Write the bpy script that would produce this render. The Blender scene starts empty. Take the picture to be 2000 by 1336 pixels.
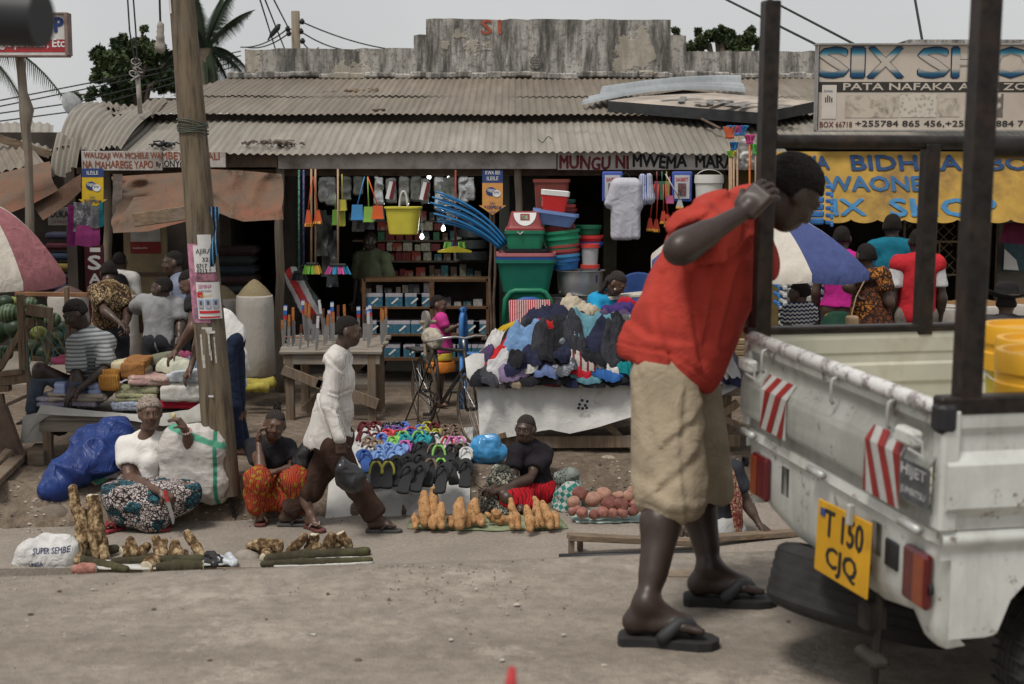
import bpy,math,random
import numpy as np
from mathutils import Vector as V,Matrix,Euler
random.seed(7);RNG=np.random.default_rng(7)
R=math.radians
C=bpy.context.scene.collection
SC=bpy.context.scene
# camera, sky, light, exposure
CAMZ,TH,FP=2.55,math.atan(338/2800),2800.0
cd=bpy.data.cameras.new('camera');cam=bpy.data.objects.new('camera',cd);C.objects.link(cam)
cam.location=(0,0,CAMZ);cam.rotation_euler=(math.pi/2-TH,0,0)
cd.sensor_width=36;cd.lens=FP/2000*36;cd.clip_end=900;cd.clip_start=.1
cd.dof.use_dof=True;cd.dof.focus_distance=11.6;cd.dof.aperture_fstop=4.5
SC.camera=cam
SUN_EL,SUN_AZ=R(62),R(215)
w=bpy.data.worlds.new("World");SC.world=w;w.use_nodes=True
wn,wl=w.node_tree.nodes,w.node_tree.links
bg=wn['Background'];bg.inputs[1].default_value=.15
sk=wn.new('ShaderNodeTexSky');sk.sky_type='NISHITA';sk.sun_disc=False
sk.sun_elevation=SUN_EL;sk.sun_rotation=SUN_AZ;sk.dust_density=4;sk.air_density=1.5
tc=wn.new('ShaderNodeTexCoord');nz=wn.new('ShaderNodeTexNoise');nz.inputs['Scale'].default_value=2.4;nz.inputs['Detail'].default_value=5
cr=wn.new('ShaderNodeValToRGB');cr.color_ramp.elements[0].color=(3.95,4.0,4.1,1);cr.color_ramp.elements[1].color=(4.9,4.9,4.95,1)
cr.color_ramp.elements[0].position=.3;cr.color_ramp.elements[1].position=.7
mxw=wn.new('ShaderNodeMix');mxw.data_type='RGBA';mxw.inputs[0].default_value=.9
wl.new(tc.outputs['Generated'],nz.inputs['Vector']);wl.new(nz.outputs['Fac'],cr.inputs[0])
wl.new(sk.outputs[0],mxw.inputs[6]);wl.new(cr.outputs[0],mxw.inputs[7]);wl.new(mxw.outputs[2],bg.inputs[0])
sl=bpy.data.lights.new('sun','SUN');sl.energy=2.7;sl.angle=R(16);sl.color=(1,.96,.9)
so=bpy.data.objects.new('sun',sl);C.objects.link(so)
sd=V((math.sin(SUN_AZ)*math.cos(SUN_EL),math.cos(SUN_AZ)*math.cos(SUN_EL),math.sin(SUN_EL)))
so.rotation_euler=sd.to_track_quat('Z','Y').to_euler();so.location=(0,0,30)
SC.view_settings.view_transform='Standard';SC.view_settings.look='None'
SC.view_settings.exposure=-.08;SC.view_settings.gamma=1
try:SC.cycles.max_bounces=5;SC.cycles.diffuse_bounces=3;SC.cycles.transparent_max_bounces=12
except Exception:pass
def at(px,py,Y):
 """world point at horizontal distance Y seen at photo pixel px, py"""
 x,u=(px-1000)/FP,-(py-668)/FP
 dy=math.cos(TH)+u*math.sin(TH);dz=-math.sin(TH)+u*math.cos(TH)
 k=Y/dy
 return V((x*k,Y,CAMZ+dz*k))
def atz(px,py,z):
 x,u=(px-1000)/FP,-(py-668)/FP
 dy=math.cos(TH)+u*math.sin(TH);dz=-math.sin(TH)+u*math.cos(TH)
 k=(z-CAMZ)/dz
 return V((x*k,dy*k,z))
def mpp(Y):return Y/FP
# noise
def vnoise(P,f=1.0,seed=0):
 P=np.asarray(P,dtype=np.float64)*f+seed*17.31+1000
 i=np.floor(P).astype(np.int64);t=P-i;t=t*t*(3-2*t)
 def h(a,b,c):
  n=(a*73856093)^(b*19349663)^(c*83492791)^(seed*2654435)
  n=(n^(n>>13))*1274126177&0x7fffffff
  return((n^(n>>16))&0xffff)/32767.5-1
 r=0
 for a in(0,1):
  for b in(0,1):
   for c in(0,1):
    wgt=(t[...,0]if a else 1-t[...,0])*(t[...,1]if b else 1-t[...,1])*(t[...,2]if c else 1-t[...,2])
    r=r+wgt*h(i[...,0]+a,i[...,1]+b,i[...,2]+c)
 return r
def fbm(P,f=1.0,o=3,seed=0):
 r=0;a=1;s=0
 for k in range(o):r=r+a*vnoise(P,f*2**k,seed+k);s+=a;a*=.5
 return r/s
def ridge(P,f=1.0,seed=0,warp=.35):
 P=np.asarray(P);W=P+warp/f*np.stack([vnoise(P,f,seed+5),vnoise(P,f,seed+6),vnoise(P,f,seed+7)],-1)
 return 1-2*np.abs(vnoise(W,f,seed))
 # objects
def tag(o,label=None,cat=None,group=None,kind=None):
 if label:o['label']=label
 if cat:o['category']=cat
 if group:o['group']=group
 if kind:o['kind']=kind
 return o
def thing(name,label,cat,loc=(0,0,0),rz=0,group=None):
 o=bpy.data.objects.new(name,None);C.objects.link(o);o.location=loc;o.rotation_euler=(0,0,rz)
 o.empty_display_size=.1
 tag(o,label,cat,group);bpy.context.view_layer.update()if False else None
 return o
def wm(o):
 m=Matrix.Translation(o.location)@o.rotation_euler.to_matrix().to_4x4()@Matrix.Diagonal((*o.scale,1))
 return wm(o.parent)@m if o.parent else m
class MB:
 def __init__(s):s.v=[];s.f=[];s.m=[];s.n=0
 def add(s,vs,fs,m=0):
  vs=np.asarray(vs,float).reshape(-1,3);s.v.append(vs);b=s.n;s.n+=len(vs)
  s.f+=[tuple(int(i)+b for i in f)for f in fs];s.m+=([m]*len(fs)if isinstance(m,int)else list(m));return s
 def box(s,c,d,rot=None,m=0,bev=0):
  c=np.array(c,float);d=np.array(d,float)/2
  if bev:
   b=min(bev,*(d*.95));vs=[]
   for x in(-1,1):
    for y in(-1,1):
     for z in(-1,1):
      for ax in range(3):
       q=np.array([x,y,z])*(d-b);q[ax]+=(x,y,z)[ax]*b;vs.append(q)
   idx=lambda x,y,z,a:((x>0)*4+(y>0)*2+(z>0))*3+a
   fs=[]
   for a in range(3):
    for sg in(-1,1):
     o=[k for k in range(3)if k!=a];q=[]
     for u,w_ in((-1,-1),(1,-1),(1,1),(-1,1)):
      p=[0,0,0];p[a]=sg;p[o[0]]=u;p[o[1]]=w_;q.append(idx(*p,a))
     fs.append(q)
   for a in range(3):
    o=[k for k in range(3)if k!=a]
    for u in(-1,1):
     for w_ in(-1,1):
      p=[0,0,0];p[o[0]]=u;p[o[1]]=w_;p2=list(p);p[a]=-1;p2[a]=1
      fs.append([idx(*p,o[0]),idx(*p2,o[0]),idx(*p2,o[1]),idx(*p,o[1])])
   for x in(-1,1):
    for y in(-1,1):
     for z in(-1,1):fs.append([idx(x,y,z,k)for k in range(3)])
  else:
   vs=[np.array([x,y,z])*d for x in(-1,1)for y in(-1,1)for z in(-1,1)]
   fs=[(0,1,3,2),(4,6,7,5),(0,4,5,1),(2,3,7,6),(0,2,6,4),(1,5,7,3)]
  vs=np.array(vs)
  if rot is not None:vs=vs@np.array(rot).T
  return s.add(vs+c,fs,m)
 def bar(s,a,b,wd,ht,up=(0,0,1),m=0,bev=0):
  a,b=V(a),V(b);z=(b-a);L=z.length;z.normalize();x=z.cross(V(up));
  if x.length<1e-4:x=V((1,0,0))
  x.normalize();y=z.cross(x)*-1
  M=np.array([x,y,z]).T
  return s.box((a+b)/2,(wd,ht,L),M,m,bev)
 def tube(s,pts,r,n=8,m=0,cap=True,closed=False):
  pts=[V(p)for p in pts];N=len(pts);rs=r if hasattr(r,'__len__')else[r]*N
  up=None;vs=[]
  for i,p in enumerate(pts):
   t=(pts[(i+1)%N]-pts[i-1])if closed else(pts[min(i+1,N-1)]-pts[max(i-1,0)])
   t.normalize()
   if up is None:up=t.orthogonal().normalized()
   up=(up-t*up.dot(t)).normalized();q=t.cross(up)
   for k in range(n):
    a=2*math.pi*k/n;vs.append(p+(up*math.cos(a)+q*math.sin(a))*rs[i])
  fs=[]
  for i in range(N if closed else N-1):
   j=(i+1)%N
   for k in range(n):fs.append((i*n+k,i*n+(k+1)%n,j*n+(k+1)%n,j*n+k))
  if cap and not closed:fs+=[tuple(range(n))[::-1],tuple(range((N-1)*n,N*n))]
  return s.add(vs,fs,m)
 def lathe(s,prof,c=(0,0,0),n=24,m=0,rot=None,sx=1,sy=1):
  vs=[(r*sx*math.cos(2*math.pi*k/n),r*sy*math.sin(2*math.pi*k/n),z)for r,z in prof for k in range(n)]
  vs=np.array(vs)
  if rot is not None:vs=vs@np.array(rot).T
  fs=[(i*n+k,i*n+(k+1)%n,(i+1)*n+(k+1)%n,(i+1)*n+k)for i in range(len(prof)-1)for k in range(n)]
  ms=m if isinstance(m,int)else[m[i]for i in range(len(prof)-1)for k in range(n)]
  return s.add(vs+np.array(c),fs,ms)
 def rlathe(s,prof,c=(0,0,0),m=0,rr=.3,n=6,rot=None):
  """rounded-rectangle loft, prof = [(half x, half y, z)]"""
  vs=[];N=4*n
  for hx,hy,z in prof:
   r=min(hx,hy)*rr
   for q,(sx,sy)in enumerate(((1,1),(-1,1),(-1,-1),(1,-1))):
    for k in range(n):
     a=math.pi/2*(q+k/(n-1));vs.append((sx*(hx-r)+r*math.cos(a),sy*(hy-r)+r*math.sin(a),z))
  vs=np.array(vs)
  if rot is not None:vs=vs@np.array(rot).T
  fs=[(i*N+k,i*N+(k+1)%N,(i+1)*N+(k+1)%N,(i+1)*N+k)for i in range(len(prof)-1)for k in range(N)]
  ms=m if isinstance(m,int)else[m[i]for i in range(len(prof)-1)for k in range(N)]
  return s.add(vs+np.array(c),fs,ms)
 def prism(s,poly,h,M=None,m=0):
  """poly 2d in local xy, extruded z 0..h, M 4x4"""
  n=len(poly);vs=[(x,y,0)for x,y in poly]+[(x,y,h)for x,y in poly]
  if M is not None:vs=[tuple(M@V(q))for q in vs]
  return s.add(vs,[tuple(range(n))[::-1],tuple(range(n,2*n))]+[(i,(i+1)%n,(i+1)%n+n,i+n)for i in range(n)],m)
 def grid(s,P,m=0,closed=False):
  P=np.asarray(P,float);a,b=P.shape[:2]
  fs=[(i*b+j,(i+1)*b+j,(i+1)*b+(j+1)%b,i*b+(j+1)%b)for i in range(a-1)for j in range(b if closed else b-1)]
  return s.add(P.reshape(-1,3),fs,m)
 def build(s,name,mat,parent=None,smooth=False,sharp=None,auto=None):
  """vertices are in world space; object gets its own origin"""
  vs=np.concatenate(s.v)if s.v else np.zeros((0,3))
  me=bpy.data.meshes.new(name);o=bpy.data.objects.new(name,me);C.objects.link(o)
  if parent is not None:
   o.parent=parent;Mi=np.array(wm(parent).inverted())
   vs=vs@Mi[:3,:3].T+Mi[:3,3]
  else:
   lo,hi=vs.min(0),vs.max(0);c=np.array([(lo[0]+hi[0])/2,(lo[1]+hi[1])/2,lo[2]]);o.location=c;vs=vs-c
  me.from_pydata(vs.tolist(),[],s.f)
  for k in(mat if isinstance(mat,(list,tuple))else[mat]):me.materials.append(k)
  if any(s.m):me.polygons.foreach_set('material_index',s.m)
  if smooth:me.polygons.foreach_set('use_smooth',[True]*len(me.polygons))
  if smooth and auto:
   try:me.set_sharp_from_angle(angle=R(auto))
   except Exception:pass
  me.update();return o
def join_fix(o):
 import bmesh
 bm=bmesh.new();bm.from_mesh(o.data);bmesh.ops.recalc_face_normals(bm,faces=bm.faces);bm.to_mesh(o.data);bm.free();return o
def copy_tree(o,parent=None):
 c=o.copy();C.objects.link(c);c.parent=parent
 for ch in KIDS.get(o.name,None)or[q for q in o.children]:copy_tree(ch,c)
 return c
KIDS={}
def setmat(o,*ms):
 """object-level materials, so that copies sharing mesh data differ"""
 for i,m in enumerate(ms):
  if i<len(o.material_slots):o.material_slots[i].link='OBJECT';o.material_slots[i].material=m
 return o
 # signed distance modelling
class SDF:
 def __init__(s):s.p=[]
 def cap(s,a,b,ra,rb=None,k=.02,op='a'):s.p.append(('c',np.array(a,float),np.array(b,float),ra,ra if rb is None else rb,k,op));return s
 def ell(s,c,r,M=None,k=.02,op='a'):s.p.append(('e',np.array(c,float),np.array(r,float),np.eye(3)if M is None else np.array(M,float),0,k,op));return s
 def box(s,c,r,M=None,rd=.01,k=.01,op='a'):s.p.append(('b',np.array(c,float),np.array(r,float),np.eye(3)if M is None else np.array(M,float),rd,k,op));return s
 def cut(s,pt,n):s.p.append(('p',np.array(pt,float),np.array(V(n).normalized()),0,0,0,'i'));return s
 def ext(s,o):s.p+=o.p;return s
 def bounds(s):
  lo=np.full(3,1e9);hi=-lo
  for q in s.p:
   if q[6]!='a':continue
   if q[0]=='c':r=max(q[3],q[4]);l,h=np.minimum(q[1],q[2])-r,np.maximum(q[1],q[2])+r
   else:r=np.abs(q[3])@(q[2]+(q[4]if q[0]=='b' else 0));l,h=q[1]-r,q[1]+r
   lo=np.minimum(lo,l);hi=np.maximum(hi,h)
  return lo,hi
 def mesh(s,h=.01):
  lo,hi=s.bounds();lo=lo-3*h-.01;hi=hi+3*h+.01
  n=np.ceil((hi-lo)/h).astype(int)+1
  ax=[lo[i]+h*np.arange(n[i])for i in range(3)]
  D=np.full(n,1.0,np.float32)
  for q in s.p:
   k=q[5]
   if q[0]=='p':
    X=(ax[0]-q[1][0])[:,None,None]*q[2][0]+(ax[1]-q[1][1])[None,:,None]*q[2][1]+(ax[2]-q[1][2])[None,None,:]*q[2][2]
    np.maximum(D,X,out=D);continue
   if q[0]=='c':r=max(q[3],q[4]);l,hh=np.minimum(q[1],q[2])-r,np.maximum(q[1],q[2])+r
   else:r=np.abs(q[3])@(q[2]+(q[4]if q[0]=='b' else 0));l,hh=q[1]-r,q[1]+r
   pad=k+3*h
   i0=np.clip(np.floor((l-pad-lo)/h).astype(int),0,n-1);i1=np.clip(np.ceil((hh+pad-lo)/h).astype(int)+1,1,n)
   if(i1<=i0).any():continue
   x=ax[0][i0[0]:i1[0],None,None];y=ax[1][None,i0[1]:i1[1],None];z=ax[2][None,None,i0[2]:i1[2]]
   sl_=(slice(i0[0],i1[0]),slice(i0[1],i1[1]),slice(i0[2],i1[2]))
   if q[0]=='c':
    a,b=q[1],q[2];d=b-a;L2=max(d@d,1e-9)
    t=np.clip(((x-a[0])*d[0]+(y-a[1])*d[1]+(z-a[2])*d[2])/L2,0,1)
    dd=np.sqrt((x-a[0]-t*d[0])**2+(y-a[1]-t*d[1])**2+(z-a[2]-t*d[2])**2)-(q[3]+(q[4]-q[3])*t)
   else:
    M=q[3];px,py,pz=x-q[1][0],y-q[1][1],z-q[1][2]
    u=[px*M[0,i]+py*M[1,i]+pz*M[2,i]for i in range(3)]
    if q[0]=='e':
     k0=np.sqrt(sum((u[i]/q[2][i])**2 for i in range(3)));k1=np.sqrt(sum((u[i]/q[2][i]**2)**2 for i in range(3)))
     dd=k0*(k0-1)/np.maximum(k1,1e-6)
    else:
     w_=[np.abs(u[i])-q[2][i]for i in range(3)]
     dd=np.sqrt(sum(np.maximum(w_[i],0)**2 for i in range(3)))+np.minimum(np.maximum(w_[0],np.maximum(w_[1],w_[2])),0)-q[4]
   A=D[sl_];dd=dd.astype(np.float32)
   if q[6]=='a':
    t=np.clip(.5+.5*(A-dd)/max(k,1e-5),0,1);D[sl_]=A+(dd-A)*t-k*t*(1-t)
   elif q[6]=='s':
    t=np.clip(.5-.5*(A+dd)/max(k,1e-5),0,1);D[sl_]=A+(-dd-A)*t+k*t*(1-t)
  return nets(D,lo,h)
def nets(D,lo,h):
 I=D<0
 c=[I[i:I.shape[0]-1+i,j:I.shape[1]-1+j,k:I.shape[2]-1+k]for i in(0,1)for j in(0,1)for k in(0,1)]
 any_=c[0].copy();all_=c[0].copy()
 for q in c[1:]:any_|=q;all_&=q
 act=any_&~all_
 idx=np.argwhere(act)
 if not len(idx):return np.zeros((0,3)),[]
 vid=np.full(act.shape,-1,np.int32);vid[act]=np.arange(len(idx))
 corner={}
 for i in(0,1):
  for j in(0,1):
   for k in(0,1):corner[i,j,k]=D[idx[:,0]+i,idx[:,1]+j,idx[:,2]+k]
 P=np.zeros((len(idx),3));cnt=np.zeros(len(idx))
 for a in corner:
  for axx in range(3):
   if a[axx]:continue
   b=list(a);b[axx]=1;b=tuple(b);da,db=corner[a],corner[b]
   m=(da<0)!=(db<0);t=np.where(m,da/np.where(m,da-db,1),0)
   q=np.array(a,float)[None,:].repeat(len(idx),0);q[:,axx]+=t
   P[m]+=q[m];cnt[m]+=1
 P=P/cnt[:,None];Vv=lo+h*(idx+P)
 F=[]
 for axx in range(3):
  o1,o2=[(1,2),(2,0),(0,1)][axx]
  s0=[slice(None)]*3;s1=[slice(None)]*3;s0[axx]=slice(0,-1);s1[axx]=slice(1,None)
  a,b=I[tuple(s0)],I[tuple(s1)];e=np.argwhere(a!=b)
  e=e[(e[:,o1]>0)&(e[:,o2]>0)&(e[:,o1]<D.shape[o1]-1)&(e[:,o2]<D.shape[o2]-1)]
  ins=I[e[:,0],e[:,1],e[:,2]]
  q=[]
  for d1,d2 in((-1,-1),(0,-1),(0,0),(-1,0)):
   g=e.copy();g[:,o1]+=d1;g[:,o2]+=d2;q.append(vid[g[:,0],g[:,1],g[:,2]])
  q=np.stack(q,1);q[~ins]=q[~ins][:,::-1];F.append(q)
 return Vv,np.concatenate(F)
def vnormals(v,f):
 f=np.asarray(f);n=np.cross(v[f[:,2]]-v[f[:,0]],v[f[:,3]]-v[f[:,1]])
 N=np.zeros_like(v)
 for k in range(4):np.add.at(N,f[:,k],n)
 return N/np.maximum(np.linalg.norm(N,axis=1,keepdims=True),1e-12)
def relax(v,f,it=1):
 f=np.asarray(f)
 for _ in range(it):
  S=np.zeros_like(v);c=np.zeros(len(v))
  for a,b in((0,1),(1,2),(2,3),(3,0)):
   np.add.at(S,f[:,a],v[f[:,b]]);np.add.at(c,f[:,a],1);np.add.at(S,f[:,b],v[f[:,a]]);np.add.at(c,f[:,b],1)
  v=v*.5+.5*S/np.maximum(c,1)[:,None]
 return v
def sdfmb(s,h,disp=None,mb=None,mfun=None,rl=1):
 mb=mb or MB();v,f=s.mesh(h)
 if not len(v):return mb
 v=relax(v,f,rl)
 if disp is not None:
  N=vnormals(v,f);v=v+N*disp(v)[:,None]
 m=0
 if mfun is not None:
  m=[int(q)for q in mfun(v[np.asarray(f)].mean(1))]
 return mb.add(v,f.tolist(),m)
def creases(L):
 """cloth folds: polylines seen from the side, pressed into the near side of a garment"""
 Q=[([np.array(at(x,y,Yq))[[0,2]]for x,y in pts],w,A)for pts,Yq,w,A in L]
 def f(v):
  P=v[:,[0,2]];r=np.zeros(len(v))
  for pts,w,A in Q:
   best=np.full(len(v),9.);sg=np.zeros(len(v))
   for a,b in zip(pts[:-1],pts[1:]):
    d=b-a;L2=d@d;t=np.clip(((P-a)@d)/L2,0,1);q=P-a-t[:,None]*d;e=np.sqrt((q**2).sum(1));m=e<best;best[m]=e[m];sg[m]=np.sign(q[m,0]*d[1]-q[m,1]*d[0])
   s=best*sg/w;r+=A*(s*1.7*np.exp(-s*s)-.5*np.exp(-s*s*3))
  return r
 return f
def frame(fwd,up):
 """3x3 with columns right, forward, up"""
 f=V(fwd).normalized();u=V(up);u=(u-f*u.dot(f)).normalized();r=f.cross(u)
 return np.array([r,f,u]).T
 # materials
MATS={}
def srgb(r,g,b):return tuple((x/255/12.92)if x/255<.04045 else((x/255+.055)/1.055)**2.4 for x in(r,g,b))
class NT:
 def __init__(s,name,rough=.7,spec=.3,metal=0):
  s.m=bpy.data.materials.new(name);s.m.use_nodes=True;s.n=s.m.node_tree.nodes;s.l=s.m.node_tree.links
  s.b=s.n['Principled BSDF'];s.b.inputs['Roughness'].default_value=rough;s.b.inputs['Metallic'].default_value=metal
  s.b.inputs['Specular IOR Level'].default_value=spec;s.co=s.n.new('ShaderNodeTexCoord')
 def node(s,t,**k):
  q=s.n.new(t)
  for a,b in k.items():setattr(q,a,b)
  return q
 def vec(s,sc=(1,1,1),rot=(0,0,0),src='Object'):
  m=s.node('ShaderNodeMapping');m.inputs['Scale'].default_value=sc;m.inputs['Rotation'].default_value=rot;s.l.new(s.co.outputs[src],m.inputs[0]);return m.outputs[0]
 def noise(s,scale,det=3,vec=None,rough=.55,dist=0):
  q=s.node('ShaderNodeTexNoise');q.inputs['Scale'].default_value=scale;q.inputs['Detail'].default_value=det;q.inputs['Roughness'].default_value=rough;q.inputs['Distortion'].default_value=dist
  s.l.new(vec if vec is not None else s.co.outputs['Object'],q.inputs['Vector']);return q.outputs['Fac']
 def vor(s,scale,vec=None,feat='F1',out='Distance',rnd=1):
  q=s.node('ShaderNodeTexVoronoi',feature=feat);q.inputs['Scale'].default_value=scale;q.inputs['Randomness'].default_value=rnd
  s.l.new(vec if vec is not None else s.co.outputs['Object'],q.inputs['Vector']);return q.outputs[out]
 def wave(s,scale,dist=0,vec=None,axis='X',det=2,kind='BANDS',ds=1):
  q=s.node('ShaderNodeTexWave',wave_type=kind);q.inputs['Scale'].default_value=scale;q.inputs['Distortion'].default_value=dist;q.inputs['Detail'].default_value=det;q.inputs['Detail Scale'].default_value=ds
  if kind=='BANDS':q.bands_direction=axis
  s.l.new(vec if vec is not None else s.co.outputs['Object'],q.inputs['Vector']);return q.outputs['Fac']
 def ramp(s,fac,stops,const=False):
  q=s.node('ShaderNodeValToRGB');e=q.color_ramp.elements
  if const:q.color_ramp.interpolation='CONSTANT'
  while len(e)<len(stops):e.new(.5)
  for i,(p,c)in enumerate(stops):
   e[i].position=p;e[i].color=(*c,1)if hasattr(c,'__len__')else(c,c,c,1)
  s.l.new(fac,q.inputs[0]);return q.outputs[0]
 def mix(s,fac,a,b,mode='MIX'):
  q=s.node('ShaderNodeMix',data_type='RGBA',blend_type=mode)
  for sock,v in((0,fac),(6,a),(7,b)):
   if hasattr(v,'is_linked'):s.l.new(v,q.inputs[sock])
   elif sock==0:q.inputs[0].default_value=v
   else:q.inputs[sock].default_value=(*v,1)
  return q.outputs[2]
 def math(s,op,a,b=0):
  q=s.node('ShaderNodeMath',operation=op)
  for i,v in enumerate((a,b)):
   if hasattr(v,'is_linked'):s.l.new(v,q.inputs[i])
   else:q.inputs[i].default_value=v
  return q.outputs[0]
 def sep(s,vec=None):
  q=s.node('ShaderNodeSeparateXYZ');s.l.new(vec if vec is not None else s.co.outputs['Object'],q.inputs[0]);return q.outputs
 def col(s,c):
  if hasattr(c,'is_linked'):s.l.new(c,s.b.inputs['Base Color'])
  else:s.b.inputs['Base Color'].default_value=(*c,1)
  return s
 def rough(s,c):s.l.new(c,s.b.inputs['Roughness']);return s
 def bump(s,h,st=.3,d=.01):
  q=s.node('ShaderNodeBump');q.inputs['Strength'].default_value=st;q.inputs['Distance'].default_value=d;s.l.new(h,q.inputs['Height']);s.l.new(q.outputs[0],s.b.inputs['Normal']);return s
def plain(name,c,rough=.6,var=.25,ns=12,metal=0,spec=.3,dirt=None,bump=0):
 """a colour with uneven wear"""
 key=(name,c,rough,metal)
 if key in MATS:return MATS[key]
 t=NT(name,rough,spec,metal);n=t.noise(ns,4)
 a=tuple(x*(1-var)for x in c);b=tuple(min(1,x*(1+var))for x in c)
 k=t.ramp(n,[(.3,a),(.7,b)])
 if dirt:k=t.mix(t.ramp(t.noise(ns*.35,5,rough=.7),[(.5,0),(.68,1)]),k,dirt)
 t.col(k)
 if bump:t.bump(t.noise(ns*4,3),bump,.004)
 MATS[key]=t.m;return t.m
def cloth(name,c,var=.18,kind='plain',c2=None,sc=1,c3=None,rot=0,rough=.9):
 key=('cloth',name,c,kind,c2,sc,c3)
 if key in MATS:return MATS[key]
 t=NT(name,rough,.15);n=t.noise(9,4)
 k=t.ramp(n,[(.3,tuple(x*(1-var)for x in c)),(.7,tuple(min(1,x*(1+var))for x in c))])
 if kind=='stripes':
  z=t.sep(t.vec(rot=(0,rot,0)))[2];f=t.math('FRACT',t.math('MULTIPLY',z,sc));k=t.mix(t.ramp(f,[(0,0),(.45,0),(.5,1),(.82,1),(.88,.4)]),k,c2)
 elif kind=='vstripes':
  z=t.wave(sc,.3,t.vec(rot=(0,0,rot)),'X');k=t.mix(t.ramp(z,[(.6,0),(.9,1)]),k,c2)
 elif kind=='zigzag':
  s3=t.sep();f=t.math('PINGPONG',t.math('MULTIPLY',s3[0],sc),.5);g=t.math('FRACT',t.math('ADD',t.math('MULTIPLY',s3[2],sc*1.25),t.math('MULTIPLY',f,.9)))
  k=t.mix(t.ramp(g,[(.45,0),(.5,1)],True),k,c2)
 elif kind=='check':
  q=t.node('ShaderNodeTexChecker');q.inputs['Scale'].default_value=sc;t.l.new(t.vec(rot=(.3,.6,.5)),q.inputs[0]);k=t.mix(q.outputs['Fac'],k,c2)
 elif kind=='batik':
  v=t.vor(sc,feat='DISTANCE_TO_EDGE');k=t.mix(t.ramp(t.vor(sc*.37,out='Color'),[(.55,0),(.6,1)],True),k,c3 or c2)
  k=t.mix(t.ramp(t.noise(sc*1.1,2,dist=1.5),[(.42,0),(.46,1),(.53,1),(.56,0)]),k,c2)
  k=t.mix(t.ramp(v,[(.04,1),(.09,0)]),k,c2)
 elif kind=='swirl':
  v=t.wave(sc,9,None,'X',2,ds=.9);k=t.mix(t.ramp(v,[(.3,0),(.42,1),(.7,1),(.8,0)]),k,c2);k=t.mix(t.ramp(t.noise(sc*3.4,1),[(.58,0),(.64,1)]),k,c3 or c)
 elif kind=='spots':
  v=t.vor(sc);k=t.mix(t.ramp(v,[(.28,1),(.36,0)]),k,c2)
  if c3:k=t.mix(t.ramp(t.noise(sc*.6,2),[(.5,0),(.6,1)]),k,c3)
 t.col(k);t.bump(t.math('ADD',t.noise(6.5,3,rough=.5,dist=1.1),t.math('MULTIPLY',t.noise(80,2),.12)),.75,.026);MATS[key]=t.m;return t.m
def wood(name,c=(.20,.14,.09),dark=.45,sc=1,axis='Z',weather=.5):
 key=('wood',name,c,axis)
 if key in MATS:return MATS[key]
 t=NT(name,.85,.2);s3={'X':(2.5,30,30),'Y':(30,2.5,30),'Z':(30,30,2.5)}[axis];s3=tuple(q*sc for q in s3)
 n=t.noise(1,5,t.vec(s3),.65);k=t.ramp(n,[(.3,tuple(x*dark for x in c)),(.55,c),(.75,tuple(min(1,x*1.35)for x in c))])
 g=sum(c)/3;k=t.mix(t.ramp(t.noise(4,4),[(.4,0),(.7,weather)]),k,(g*1.15,g*1.1,g*1.0));t.col(k);t.bump(n,.5,.006);MATS[key]=t.m;return t.m
 # text
def text(name,body,M,h,mat,parent,width=None,ext=.002,bold=.0,shear=0,jit=0,space=1):
 cu=bpy.data.curves.new(name,'FONT');cu.body=body;cu.size=1;cu.extrude=0;cu.shear=shear;cu.space_character=space;cu.resolution_u=2
 o=bpy.data.objects.new(name,cu);C.objects.link(o);dg=bpy.context.evaluated_depsgraph_get();dg.update()
 me=bpy.data.meshes.new_from_object(o.evaluated_get(dg));bpy.data.objects.remove(o);bpy.data.curves.remove(cu)
 vs=np.array([v.co[:]for v in me.vertices]);fs=[tuple(p.vertices)for p in me.polygons];bpy.data.meshes.remove(me)
 if not len(vs):return None
 lo,hi=vs.min(0),vs.max(0);vs[:,0]-=lo[0];vs[:,1]-=lo[1];s=h/max(hi[1]-lo[1],1e-6);sx=s if width is None else width/(hi[0]-lo[0])
 vs[:,0]*=sx;vs[:,1]*=s
 if jit:vs[:,1]+=jit*h*vnoise(np.c_[vs[:,0]/h*.7,vs[:,0]*0,vs[:,0]*0],1,3);vs[:,0]+=jit*h*.6*vnoise(np.c_[vs[:,:2]/h,vs[:,0]*0],.8,4)
 vs[:,2]=0
 mb=MB();f_=bold*h
 for i,(a,b)in enumerate(((0,0),(-f_,0),(f_,0),(0,-f_),(0,f_))if bold>0 else((0,0),)):mb.add(np.array([tuple(M@V((q[0]+a,q[1]+b,-.0004*i)))for q in vs]),fs)
 return mb.build(name,mat,parent)
def plane_at(p0,xdir,ydir,off=.003):
 """matrix with local x, y on a sign face whose lower-left corner is p0; pushed off its face"""
 x=V(xdir).normalized();y=V(ydir);y=(y-x*y.dot(x)).normalized();z=x.cross(y)
 M=Matrix.Identity(4)
 for i in range(3):M[i][0]=x[i];M[i][1]=y[i];M[i][2]=z[i];M[i][3]=p0[i]+z[i]*off
 return M
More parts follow.
